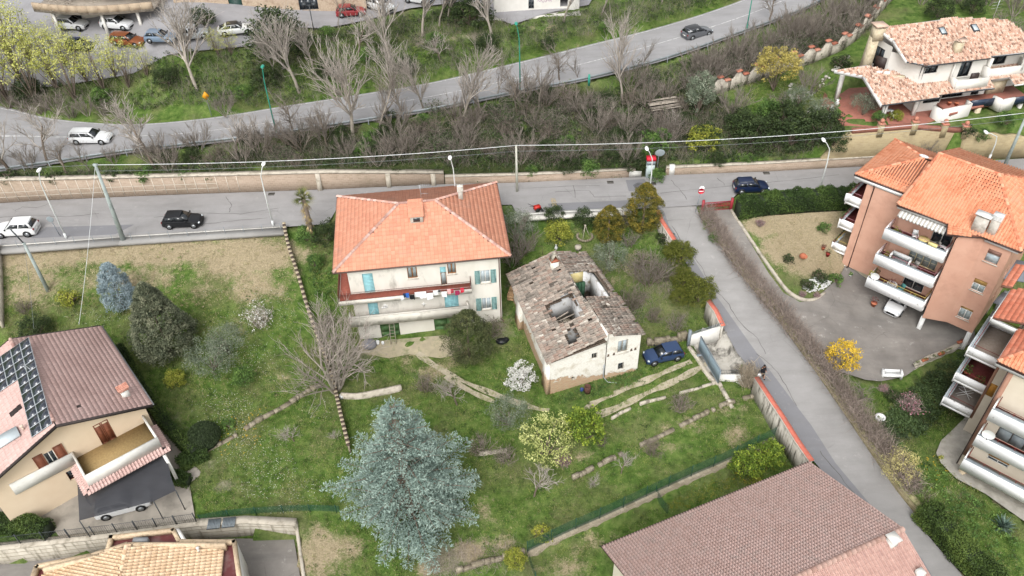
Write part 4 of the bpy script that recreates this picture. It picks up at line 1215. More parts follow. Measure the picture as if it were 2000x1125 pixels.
# ------------------------------------------------------------------ the salmon apartment house
def para_balcony(root,fr,s0,s1,d,z,par=.95,th=.22,white=None,floor=None,railc=None,trough=True,left=True,right=True,din=0.003,rl=.28):
 """slab with a solid white parapet, metal flower trough behind the top edge, rail above"""
 mb=MB();t=.11
 fr.box(mb,s0,s1,din,d,z-th,z)
 fr.box(mb,s0,s1,d,d+t,z-th-.12,z+par)
 if left:fr.box(mb,s0,s0+t,din,d-.002,z,z+par)
 if right:fr.box(mb,s1-t,s1,din,d-.002,z,z+par)
 o=part('balcony',mb,white,root)
 mb=MB();fr.box(mb,s0+t,s1-t,din,d-.003,z,z+.012);part('floor',mb,floor,o)
 if trough:
  mb=MB();fr.box(mb,s0+.02,s1-.02,d+.01,d+.1,z+par,z+par+.03);fr.box(mb,s0+t,s1-t,d-.3,d-.002,z+par-.18,z+par-.05)
  part('trough',mb,M('zinc_trough','#8f999f','#a7b0b4',3,rough=.5),o)
 mb=MB();zz=z+par
 P=[fr.P(s0+.2,din+.1,zz),fr.P(s0+.2,d-.2,zz),fr.P(s1-.2,d-.2,zz),fr.P(s1-.2,din+.1,zz)]
 if not left:P=P[1:]
 if not right:P=P[:-1]
 for a,b in zip(P[:-1],P[1:]):
  a,b=np.array(a),np.array(b)
  mb.tube([a+(0,0,rl),b+(0,0,rl)],.03,4)
  n=max(1,int(np.linalg.norm(b-a)/1.2))
  for i in range(n+1):q=a+(b-a)*i/n;mb.tube([q-(0,0,par*.6),q+(0,0,rl)],.02,4)
 part('railing',mb,railc,o)
 return o
def apartments():
 o=W(1670,340,12.5)
 R_=thing('apartment_house','salmon pink apartment house with orange tile roof and stacked white balconies round the courtyard','apartment building',(o[0],o[1],0),radians(-43.2))
 SP=M('salmon_plaster','#b98f7b','#c19985',0.5,bump=.08,bscale=40,c3='#a47c6a',s3=.6,t3=(.5,.8))
 WP=M('peeling_white','#e2e2e1','#e9e9e8',1.5,c3='#a3a19d',s3=2.6,t3=(.6,.7),bump=.2)
 FL=M('oxblood_tiles','#5e2b2b','#6e3834',5)
 RL=M('pink_metal','#8f6166',rough=.5)
 TL=M_tile('orange_barrel',['#a3634a','#b67455','#c28263','#c98f70','#c08a70','#b07762'],'#a98a76',lf=(.6,.8))
 FA=M('fascia_white','#cfcfcd','#c3c3c0',2)
 ze,zr=12.5,15.0
 E=dict(a=(0,0,ze),b=(4.95,0,ze),l=(.3,8.6,ze))
 E1,E2,E3,E4,E5=(5.1,-2.25,ze),(9.7,-2.05,ze),(10.15,-3.25,12.17),(12.75,-2.1,12.53),(15.9,-2.1,ze)
 R1,R2=(5.6,4.45,zr),(11.0,4.45,zr)
 B1,B2=(5.9,11.0,ze),(16.0,11.0,ze)
 tm,dm=MB(),MB()
 roof_plane(R_,tm,dm,[E1,E5,R2,R1],.26,.38,'barrel',1,patchy=.45)
 roof_plane(R_,tm,dm,[E2,E3,E4],.26,.38,'barrel',11)
 roof_plane(R_,tm,dm,[E5,B2,R2],.26,.38,'barrel',2)
 roof_plane(R_,tm,dm,[B2,B1,R1,R2],.26,.38,'barrel',3)
 pk=(4.5,4.1,14.25)
 pe=(5.45,4.3,14.3)
 roof_plane(R_,tm,dm,[E['a'],E['b'],(5.45,3.6,14.15),pk],.26,.38,'barrel',4)
 roof_plane(R_,tm,dm,[E['l'],E['a'],pk],.26,.38,'barrel',5)
 roof_plane(R_,tm,dm,[(5.9,8.6,ze),E['l'],pk,pe],.26,.38,'barrel',6)
 rf=part('roof',dm,M('roof_board','#7d5342'),R_)
 part('tile',tm,TL,rf,kind='stuff')
 mb=MB()
 for k,(a,b)in enumerate(((R1,R2),(R2,E5),(R2,B2),(E['a'],pk),(E['l'],pk),(pk,pe),(E1,R1),(R1,B1))):ridge_tiles(mb,a,b,.14,.4,k)
 part('ridge_tile',mb,M_tile('ridge_orange',['#ad6a50','#bf7d60','#c99478']),rf,kind='stuff')
 mb=MB();e=.0
 for a,b in((E['a'],E['b']),(E1,E2),(E2,E3),(E3,E4),(E4,E5),(E['l'],E['a']),(E5,B2)):
  mb.tube([(a[0],a[1]-.06,a[2]-.09),(b[0],b[1]-.06,b[2]-.09)],.075,6)
 part('gutter',mb,M('brown_gutter','#3c2b27',rough=.5),R_)
 zb=2.0;top=ze-.3
 out=[(1.4,.75),(5.35,.75),(5.35,.9),(10.9,.9),(10.9,-2.6),(12.9,-1.55),(15.3,-1.55),(15.3,10.4),(1.4,8.0)]
 fA=Fr(R_,(1.4,-.1),(5.4,-.1));fAr=Fr(R_,(5.4,-.1),(5.4,-.9));fB=Fr(R_,(5.4,-.9),(10.9,-.9));fCl=Fr(R_,(10.9,-.9),(10.9,-2.7))
 fC1=Fr(R_,(10.9,-2.7),(12.95,-1.75));fC2=Fr(R_,(12.95,-1.75),(15.25,-1.75));fE=Fr(R_,(15.25,-1.75),(15.25,10.4))
 fN=Fr(R_,(15.25,10.4),(6.2,10.4));fN2=Fr(R_,(6.2,8.0),(1.4,8.0));fW=Fr(R_,(1.4,8.0),(1.4,-.1))
 cw=[fC2.rect((1820+640/5.62,480+38/5.62),(1820+697/5.62,480+208/5.62)),fC2.rect((1820+487/5.62,480+358/5.62),(1820+543/5.62,480+525/5.62)),fC2.rect((1820+337/5.62,480+665/5.62),(1820+388/5.62,480+820/5.62))]
 cw=[((a+b)/2-.55,(a+b)/2+.55,(c+e_)/2-.68,(c+e_)/2+.68)for a,b,c,e_ in cw]
 fz=[3.15,6.15,9.15]
 d3=(3.2,4.95,fz[2],fz[2]+2.25);d2=(1.9,4.6,fz[1],fz[1]+2.2);d1=(2.3,4.3,fz[0],fz[0]+2.2)
 wops=[(2.5,3.6,z,z+2.2)for z in fz]+[(5.2,6.1,z+.9,z+2.1)for z in fz]
 wm=MB()
 fA.wall(wm,zb,top);fAr.wall(wm,zb,top);fB.wall(wm,zb,top,[d1,d2,d3]);fCl.wall(wm,zb,top);fC1.wall(wm,zb,top)
 fC2.wall(wm,zb,top,cw);sideops=[(3,4.2,z+.8,z+2.1)for z in fz]+[(8,9.2,z+.8,z+2.1)for z in fz]
 fE.wall(wm,zb,top,sideops);fN.wall(wm,zb,top,[(2,3.2,z+.8,z+2.1)for z in fz]+[(6,7.2,z+.8,z+2.1)for z in fz]);fN2.wall(wm,zb,top);fW.wall(wm,zb,top,wops)
 Fr(R_,(6.2,10.4),(6.2,8.0)).wall(wm,zb,top)
 part('wall',wm,SP,R_)
 und=MB();und.add([(1.4,-.1,zb),(1.4,8,zb),(15.25,10.4,zb),(15.25,-1.75,zb),(12.95,-1.75,zb),(10.9,-2.7,zb),(10.9,-.9,zb),(5.4,-.9,zb),(5.4,-.1,zb)],[tuple(range(9))])
 sf=MB()
 for q in([(0,0,ze-.16),(5,0,ze-.16),(5.4,8,ze-.16),(.3,8.6,ze-.16)],[(5.1,-2.2,ze-.16),(15.9,-2.1,ze-.2),(16,11,ze-.16),(5.9,11,ze-.16)]):sf.add(q,[(3,2,1,0)])
 part('soffit',sf,FA,R_)
 part('underside',und,M('grey_plaster','#8d8983','#9b9791',2),R_)
 gm=MB();gp=[(2.1,.5),(5.0,.6)]
 Fr(R_,(1.9,1.0),(15.0,3.2)).wall(gm,-1.5,zb)
 Fr(R_,(1.9,7.8),(1.9,1.0)).wall(gm,-1.5,zb);Fr(R_,(15.2,3.4),(15.2,10)).wall(gm,-1.5,zb)
 fg=Fr(R_,(1.6,.05),(4.6,.35));fg.wall(gm,.3,zb)
 part('garage_wall',gm,M('garage_plaster','#a39a84','#b0a792',1),R_)
 mb=MB();fg.box(mb,3.0,4.4,-.3,.02,.3,zb);part('garage_door',mb,M('dark_red_door','#5e1d22'),R_)
 for a,b in((1.62,.05),(10.95,-2.35),(15.05,-1.55),(7.8,.8)):
  mb=MB();mb.box(a-.2,b-.2,-1.5,a+.2,b+.2,zb);part('pier',mb,FA,R_)
 mb=MB()
 fA.box(mb,-1.4+.1,3.75,.03,.1,ze-.42,ze-.12)
 part('fascia',mb,FA,R_);mb=MB()
 Fr(R_,(5.2,-2.15),(9.7,-1.95)).box(mb,0,4.5,-.05,.03,ze-.42,ze-.14)
 part('fascia',mb,FA,R_);mb=MB()
 Fr(R_,(12.75,-2.0),(15.8,-2.0)).box(mb,.2,3.0,-.05,.03,ze-.42,ze-.14)
 part('fascia',mb,FA,R_)
 for pts in([fA.P(.75,.35,top+.1),fA.P(.75,.06,top-.3),fA.P(.75,.06,zb),fA.P(.35,.3,zb-.4),fA.P(.3,.4,.9)],[fC1.P(0,.3,top),fC1.P(-.06,.08,top-.4),fC1.P(-.06,.08,zb)]):
  mb=MB();gutter_down(mb,pts,.055);part('downpipe',mb,MC['brown_gutter'],R_)
 OB=M('ochre_blind','#a3814a','#ad8b55',2,rough=.6);BB=M('brown_blind','#8a6a5f',rough=.6)
 for k,(w_,f_)in enumerate(zip(cw,(.35,.4,.2))):
  zz=w_[3]-(w_[3]-w_[2])*f_
  window(R_,fC2,(w_[0],w_[1],w_[2],zz),-.15,frm='#d8d7d2' if k else '#8d8580',glass='glass_curtain' if k else 'glass_pale',cols=2 if k else 1,sill='#d3d1cb')
  mb=MB();fC2.box(mb,w_[0],w_[1],-.14,-.1,zz,w_[3]);part('roller_blind',mb,OB if k else BB,R_)
 for f,L in((fE,sideops),(fN,[(2,3.2,z+.8,z+2.1)for z in fz]+[(6,7.2,z+.8,z+2.1)for z in fz]),(fW,wops)):
  for w_ in L:window(R_,f,w_,frm='#d8d7d2',glass='glass_dark')
 window(R_,fB,d3,-.18,frm='#c9c9c4',glass='glass_dark',cols=2)
 window(R_,fB,d2,-.18,frm='#cfc39f',glass='glass_curtain',cols=4,rows=3)
 window(R_,fB,d1,-.18,frm='#d8d7d2',glass='glass_dark',cols=2,rows=2)
 for k,z in enumerate(fz):
  bo=para_balcony(R_,fB,-.45,5.25,1.95-.1*(k==2),z,.85,.22,WP,FL,RL if k else M('yellow_metal','#b09a58'))
  mb=MB();fB.box(mb,.5,5.3,1.5,1.85,z-.36,z-.23);part('beam',mb,FA,bo)
 for k,z in enumerate(fz):
  para_balcony(R_,fW,1.4,7.9,1.5,z,.85,.22,WP,FL,RL if k else MC['yellow_metal'])
 aw=MB();n=26
 for i in range(n):
  s0=.1+i*.165
  aw.hexa([fB.P(s0,1.5,11.6),fB.P(s0+.165,1.5,11.6),fB.P(s0+.165,.5,12.1),fB.P(s0,.5,12.1),fB.P(s0,1.51,11.62),fB.P(s0+.165,1.51,11.62),fB.P(s0+.165,.5,12.13),fB.P(s0,.5,12.13)],.9 if i%2 else.1)
  if i%2:fB.box(aw,s0,s0+.165,1.5,1.52,11.35,11.61,.9)
  else:fB.box(aw,s0,s0+.165,1.5,1.52,11.43,11.61,.1)
 g=NT('striped_awning');m=g.done(g.ramp(g.attr('tint'),[(0.4,hexc('#a7a39b')),(0.6,hexc('#d6d5d2'))]),.8)
 part('awning',aw,m,R_)
 for px,py,s in((1935,437,0),(1918,440,1)):
  pass
 for k,(px,py,wa,h)in enumerate(((1908,452,.55,1.45),(1934,457,.35,1.5))):
  p=plane_hit(R_,[E1,E5,R1],px,py)
  mb=MB();mb.box(p[0]-wa,p[1]-.1,p[2]-.3,p[0]+wa,p[1]+.55,p[2]+h)
  ch=part('chimney',mb,M('chimney_render','#a9a49b','#bab5ac',3,c3='#8a857c',s3=2),R_)
  mb=MB()
  if k==0:mb.box(p[0]-wa-.12,p[1]-.2,p[2]+h+.22,p[0]+wa+.12,p[1]+.65,p[2]+h+.32);mb.box(p[0]-wa,p[1]+.3,p[2]+h,p[0]+wa,p[1]+.5,p[2]+h+.22)
  else:
   for j in range(4):mb.box(p[0]-wa-.06,p[1]-.14,p[2]+h+.03+j*.13,p[0]+wa+.06,p[1]+.6,p[2]+h+.09+j*.13)
   mb.box(p[0]-wa+.08,p[1],p[2]+h,p[0]+wa-.08,p[1]+.5,p[2]+h+.5)
  part('cowl',mb,FA,ch)
 mb=MB();mb.ball((*pk[:2],pk[2]+.15),(.5,.22,.12));part('ridge_cap',mb,FA,R_)
 return R_,fB,fz,fA,fC2,fW
APT=apartments()
# ------------------------------------------------------------------ the pink-roofed house with solar panels
def solar_house():
 o=W(298,790,6)
 R_=thing('house','cream gabled house with pinkish tile roof, solar panels and long balcony above the shaded car','house',(o[0],o[1],0),radians(-51.2))
 TL=M_tile('pinkish_tiles',['#a0857f','#ad918a','#b69a93','#bda29b','#b29891'],'#a69893',lf=(.6,.85))
 CR=M('cream_plaster','#c9b59b','#d0bea5',0.6,bump=.08,bscale=40,c3='#b5a38b',s3=.5,t3=(.6,.85))
 WH=M('white_render','#cdcbc5','#c2c0b9',1.5,c3='#a5a299',s3=1.6,t3=(.6,.8))
 BR=M('brown_shutter','#6b3e2b','#774733',4,rough=.55)
 BI=M('bitumen','#2f2928','#3a3331',4)
 ze,zr,hw,L=6.0,8.75,6.75,12.3
 PR=[(0,0,ze),(-L,0,ze),(-L,-hw,zr),(0,-hw,zr)]
 PLn=[(-L,-2*hw,ze),(0,-2*hw,ze),(0,-hw,zr),(-L,-hw,zr)]
 tm,dm=MB(),MB()
 gap=[plane_hit(R_,PLn,*p)for p in[(17,808),(45,787),(47,797),(20,817)]]
 g2=[plane_hit(R_,PR,*p)for p in[(149,792),(168,786),(168,790),(151,795)]]
 roof_plane(R_,tm,dm,PR,.3,.38,'flat',1,patchy=.6,holes=(g2,),lift=.05)
 roof_plane(R_,tm,dm,PLn,.3,.38,'flat',2,patchy=.6,holes=(gap,),lift=.05)
 rf=part('roof',dm,BI,R_);part('tile',tm,TL,rf,kind='stuff')
 mb=MB();ridge_tiles(mb,(0,-hw,zr),(-5.2,-hw,zr),.14,.4,1,.25);ridge_tiles(mb,(-8.4,-hw,zr),(-L,-hw,zr),.14,.4,1)
 mb2=MB();ridge_tiles(mb2,(-5.2,-hw,zr),(-8.4,-hw,zr),.14,.4,7,.5)
 part('ridge_tile',mb,M_tile('ridge_pink',['#9c7a72','#ad8b82','#b89a90']),rf,kind='stuff')
 part('ridge_tile',mb2,MC['ridge_pink'],rf,kind='stuff')
 mb=MB();mb.tube([(0.05,.06,ze-.05),(-L,.06,ze-.05)],.08,6);part('gutter',mb,M('steel_gutter','#6f7173',rough=.4,metal=.5),R_)
 mb=MB()
 for s in(0,-L-.12):
  for a,b in(((0,ze),(-hw,zr)),((-2*hw,ze),(-hw,zr))):
   mb.hexa([(s,a[0],a[1]-.2),(s+.12,a[0],a[1]-.2),(s+.12,b[0],b[1]-.2),(s,b[0],b[1]-.2),(s,a[0],a[1]+.05),(s+.12,a[0],a[1]+.05),(s+.12,b[0],b[1]+.05),(s,b[0],b[1]+.05)])
 part('bargeboard',mb,BI,R_,kind='stuff')
 x1,y1=-.75,-.55;y0=-2*hw+.55
 fG=Fr(R_,(x1,y0),(x1,y1));fS=Fr(R_,(x1,y1),(-L+.5,y1));fN=Fr(R_,(-L+.5,y1),(-L+.5,y0));fW=Fr(R_,(-L+.5,y0),(x1,y0))
 def c7(x,y):return(x/4.69,820+y/4.69)
 zf=3.0
 dA=fG.hit(*c7(885,130));dB=fG.hit(*c7(1060,40));
 s_l=fG.hit(*c7(935,218))[0];s_r=fG.hit(*c7(1072,162))[0];zt=fG.hit(*c7(910,20))[1]
 zf=fG.hit(*c7(1005,192))[1]
 e_l=fG.hit(*c7(405,440))[0];e_r=fG.hit(*c7(608,352))[0]
 e_m0=fG.hit(*c7(475,410))[0];e_m1=fG.hit(*c7(535,385))[0]
 sw=fG.rect(c7(600,485),c7(697,510));sw=(sw[0],sw[1],sw[2]-.25,sw[3])
 zt=min(zf+2.35,zt+.1)
 op1=(s_l,s_r,zf,zt);op2=(e_m0-.15,e_m1+.1,zf,zf+2.3)
 wm=MB();half=fG.len/2
 gz=zr-.2-(zr-ze)*.55/hw
 fG.wall(wm,-1,ze-.1,[op1,op2,sw],zt=[(0,ze+.05),(half,gz+.15),(fG.len,ze+.05)])
 sw2=[(3,4.1,zf+.8,zf+2),(8,9.1,zf+.8,zf+2)]
 fS.wall(wm,-1,ze+.1,sw2);fW.wall(wm,-1,ze+.1,sw2)
 fN.wall(wm,-1,ze-.1,sw2,zt=[(0,ze+.05),(half,gz+.15),(fG.len,ze+.05)])
 part('wall',wm,CR,R_)
 for f in(fS,fW,fN):
  for w_ in sw2:window(R_,f,w_,frm='#6b3e2b',glass='glass_dark',sill='#c4bfb4')
 window(R_,fG,sw,frm='#6b3e2b',glass='glass_dark',cols=1)
 m_=(s_l+s_r)/2
 panel_shutter(R_,fG,s_l,m_-.01,zf,zt,BR,-.04);panel_shutter(R_,fG,m_+.01,s_r,zf,zt,BR,-.04)
 mb=MB();fG.box(mb,s_l,s_r,-.18,-.14,zf,zt);part('door',mb,M('dark_interior','#1d1a19'),R_)  # near-black sheet painting the darkness of the room behind the shutters
 window(R_,fG,op2,-.16,frm='#d8d6d0',glass='glass_dark',cols=2,name='door')
 lw=op2[1]-op2[0]
 panel_shutter(R_,fG,op2[0]-.75,op2[0]-.02,zf,zf+2.3,BR,.03);panel_shutter(R_,fG,op2[1]+.02,op2[1]+.75,zf,zf+2.3,BR,.03)
 brk=fG.hit(*c7(712,320))[0]+.1
 pR=plane_hit(R_,[(0,0,zf+.9),(1,0,zf+.9),(0,1,zf+.9)],*c7(1445,165));pM=plane_hit(R_,[(0,0,zf+.9),(1,0,zf+.9),(0,1,zf+.9)],*c7(735,468));pL=plane_hit(R_,[(0,0,zf+.9),(1,0,zf+.9),(0,1,zf+.9)],*c7(85,605))
 d1=pR[0]-x1;d0=pL[0]-x1;yR=pR[1]-y0;yM=pM[1]-y0;yL=pL[1]-y0
 FLR=M('ochre_floor','#8a744e','#9b845a',6,bump=.2,bscale=20)
 mb=MB()
 fG.box(mb,yL,yM-.003,.003,d0,zf-.28,zf-.01);fG.box(mb,yM,yR,.003,d1,zf-.28,zf-.01)
 t=.16;zp=zf+.9
 fG.box(mb,yL,yM,d0-t,d0+.002,zf-.34,zp);fG.box(mb,yL,yL+t,.003,d0-t,zf-.01,zp)
 fG.box(mb,yM,yM+t,d0-t,d1-t,zf-.01,zp);fG.box(mb,yM,yR,d1-t,d1+.002,zf-.32,zp);fG.box(mb,yR-t,yR,.003,d1-t,zf-.01,zp)
 bo=part('balcony',mb,WH,R_)
 mb=MB();fG.box(mb,yL+t,yM,.004,d0-t,zf-.01,zf+.01);fG.box(mb,yM+t,yR-t,.004,d1-t,zf-.012,zf+.008)
 part('floor',mb,FLR,bo)
 sk=MB();sd=MB();oz=zf-.35
 a=fG.P(yM-.1,d1+.0,oz);b=fG.P(yR+.0,d1,oz);c=fG.P(yR+.55,d1+.55,oz-.25);d_=fG.P(yM-.6,d1+.55,oz-.25)
 roof_plane(R_,sk,sd,[d_,c,b,a],.26,.35,'barrel',5,deck=.06,lift=.04)
 e=fG.P(yR,.3,oz);f_=fG.P(yR+.55,.3,oz-.25)
 roof_plane(R_,sk,sd,[c,f_,e,b],.26,.35,'barrel',6,deck=.06,lift=.04)
 g_=fG.P(yM-.6,d0,oz-.25);h_=fG.P(yM-.1,d0,oz)
 roof_plane(R_,sk,sd,[g_,d_,a,h_],.26,.35,'barrel',7,deck=.06,lift=.04)
 s_=part('tile_skirt',sd,BI,R_);part('tile',sk,TL,s_,kind='stuff')
 mb=MB();V=[]
 q0,q1=yR-.3,yR-.05
 for s0_,s1_ in((q0,q1),):
  pts=[(d1+.1,oz-.1),(d1+.9,oz-.5),(d1+1.3,oz-1.2),(d1+1.5,-.3),(d1+1.2,-.3),(d1+1.0,oz-1.4),(d1+.1,oz-.8)]
  P=[fG.P(s0_,d,z)for d,z in pts]+[fG.P(s1_,d,z)for d,z in pts];n=len(pts)
  mb.add(P,[tuple(range(n)),tuple(range(2*n-1,n-1,-1))]+[(i,n+i,n+(i+1)%n,(i+1)%n)for i in range(n)])
 part('arch_pier',mb,WH,R_)
 SPM=M('pv_cells','#1b2333','#2a3550',1.2,rough=.18,spec=.7)
 g=NT('pv_module');v=g.n('ShaderNodeTexBrick');v.offset=0;v.inputs['Scale'].default_value=1;v.inputs['Brick Width'].default_value=.16;v.inputs['Row Height'].default_value=.16;v.inputs['Mortar Size'].default_value=.008
 g.l(g.co(),v.inputs['Vector']);v.inputs['Color1'].default_value=(*hexc('#1e222b'),1);v.inputs['Color2'].default_value=(*hexc('#232833'),1);v.inputs['Mortar'].default_value=(*hexc('#3c424d'),1)
 PV=g.done(v.outputs[0],.12,0,.7)
 AL=M('panel_frame','#a2a7ab',rough=.4,metal=.2)
 arr=lambda L_:[plane_hit(R_,[(0,-2*hw,ze+.14),(0,-hw,zr+.14),(-L,-hw,zr+.14)],*p)for p in L_]
 TLc,TRc,BRc,BLc=arr([(20.3,683),(56.5,658.4),(102.3,826.8),(61.8,855.6)])
 ux=(np.array(TRc)-TLc)/2;uy=((np.array(BLc)-TLc)+(np.array(BRc)-TRc))/2/11
 nn=np.cross(np.array([0,hw,zr-ze]),np.array([-1.0,0,0]));nn/=np.linalg.norm(nn);nn=nn if nn[2]>0 else-nn
 cells=[(TLc,ux,uy,i,j)for i in range(2)for j in range(11)]
 cells+=[(TLc,ux,uy,-1-i,j)for i in range(5)for j in range(4)]
 for(o_,a_,b_,i,j)in cells:
  c0=np.array(o_)+a_*i+b_*j
  V=lambda m,h:[c0+a_*m+b_*m+nn*h,c0+a_*(1-m)+b_*m+nn*h,c0+a_*(1-m)+b_*(1-m)+nn*h,c0+a_*m+b_*(1-m)+nn*h]
  mb=MB();mb.hexa(V(.004,0)+V(.004,.04));pf=part('solar_panel',mb,AL,R_)
  mb=MB();mb.hexa(V(.05,.03)+V(.05,.046));part('cell_sheet',mb,PV,pf)
 cc=arr([(32,834),(40,851),(-20,888),(-30,868)]);mb=MB()
 mb.hexa([np.array(p)+(0,0,-.05)for p in cc]+[np.array(p)+(0,0,.12)for p in cc]);part('solar_collector',mb,M('collector_glass','#aab3b6','#b5bdc0',1,rough=.2),R_)
 p=plane_hit(R_,PR,246,772);mb=MB();mb.box(p[0]-.3,p[1]-.3,p[2]-.3,p[0]+.3,p[1]+.3,p[2]+.75)
 ch=part('chimney',mb,WH,R_);mb=MB();tile_plane(mb,[(p[0]-.4,p[1]-.45,p[2]+.95),(p[0]+.4,p[1]-.45,p[2]+.95),(p[0]+.4,p[1]+.45,p[2]+1.0),(p[0]-.4,p[1]+.45,p[2]+1.0)],.2,.3,'barrel',3)
 mb.box(p[0]-.38,p[1]-.38,p[2]+.8,p[0]+.38,p[1]+.38,p[2]+.9)
 part('cap',mb,M_tile('cap_tile',['#9c6a5a','#ab7c6c','#b58a7b']),ch)
 p=plane_hit(R_,PLn,47,840);mb=MB();mb.tube([p,p+(0,0,.45)],.09,8);mb.ball(p+(0,0,.5),(.16,.16,.1));part('vent',mb,M('vent_beige','#b9a99a'),R_)
 p=np.array([-6.2,-hw,zr]);mb=MB();mb.tube([p,p+(0,0,1.6)],.02,5);mb.tube([p+(-.5,0,1.5),p+(.6,.3,1.5)],.014,4)
 for i in range(6):mb.tube([p+(-.4+.17*i,-.25+.08*i,1.5),p+(-.4+.17*i,.25+.08*i,1.5)],.009,3)
 part('aerial',mb,MC['aluminium'],R_)
 return R_,fG,zf
SOL=solar_house()
# ------------------------------------------------------------------ the large pink roof in the foreground
def big_roof():
 o=W(1580,903,2.5)
 R_=thing('house','low house in front under a very large plain dusty pink tile roof beside the lane','house',(o[0],o[1],0),radians(22.08))
 TL=M_tile('dusty_tiles',['#a58b83','#b1968d','#bb9f96','#c2a79f','#b09b93','#c7b2aa'],'#ab9d96',lf=(.5,.8),ls=1.5)
 T2=M_tile('dusty_tiles_warm',['#957770','#a08178','#a98a80','#a28880'],'#94857f',lf=(.6,.85))
 ze,zr,L,hw=2.5,6.0,18.92,9.1
 tm,t2,dm=MB(),MB(),MB()
 A=[(-L,0,ze),(0,0,ze),(0,-hw,zr),(-L,-hw,zr)]
 B=[(0,-2*hw,ze),(-L,-2*hw,ze),(-L,-hw,zr),(0,-hw,zr)]
 roof_plane(R_,tm,dm,A,.24,.3,'barrel',1,patchy=.25);roof_plane(R_,t2,dm,B,.3,.38,'barrel',2,patchy=.3)
 rf=part('roof',dm,M('roof_board2','#5d4540'),R_);part('tile',tm,TL,rf,kind='stuff');part('tile',t2,T2,rf,kind='stuff')
 mb=MB();ridge_tiles(mb,(-L,-hw,zr),(0,-hw,zr),.2,.42,1);part('ridge_tile',mb,M_tile('ridge_dusty',['#a5877c','#b3968a','#a08074']),rf,kind='stuff')
 mb=MB();mb.tube([(-L,.06,ze-.06),(0,.06,ze-.06)],.08,6);part('gutter',mb,MC['brown_gutter'],R_)
 wm=MB()
 f=[Fr(R_,(-L+.8,-.7),(-L+.8,-2*hw+.7)),Fr(R_,(-L+.8,-2*hw+.7),(-.6,-2*hw+.7)),Fr(R_,(-.6,-2*hw+.7),(-.6,-.7)),Fr(R_,(-.6,-.7),(-L+.8,-.7))]
 ops=[(2,3.2,.0,1.4),(7,8.2,.0,1.4),(12,13.2,.0,1.4)]
 for k,fr in enumerate(f):
  gz=[(0,ze+.1),(fr.len/2,zr-.1),(fr.len,ze+.1)]if k in(0,2)else None
  fr.wall(wm,-3,ze-.05,ops,zt=gz)
  for w_ in ops:window(R_,fr,w_,frm='#d8d6d0',glass='glass_dark')
 part('wall',wm,M('ivory_plaster','#c4bba9','#cbc3b3',.6),R_)
 mb=MB();mb.box(-.12,-2*hw,ze-.1,0.02,-hw,ze-.0)
 p=plane_hit(R_,B,1740,1062);mb=MB();mb.box(p[0]-.28,p[1]-.3,p[2]-.3,p[0]+.28,p[1]+.3,p[2]+.6)
 ch=part('chimney',mb,MC['white_render'],R_);mb=MB()
 mb.box(p[0]-.4,p[1]-.42,p[2]+.72,p[0]+.4,p[1]+.42,p[2]+.8)
 for a in(-.24,.24):
  for b in(-.26,.26):mb.box(p[0]+a-.05,p[1]+b-.05,p[2]+.6,p[0]+a+.05,p[1]+b+.05,p[2]+.72)
 part('cap',mb,MC['white_render'],ch)
 p=plane_hit(R_,B,1795,1123);mb=MB();mb.box(p[0]-.25,p[1]-.25,p[2]-.3,p[0]+.25,p[1]+.25,p[2]+.5);part('chimney',mb,MC['white_render'],R_)
 return R_
BIG=big_roof()
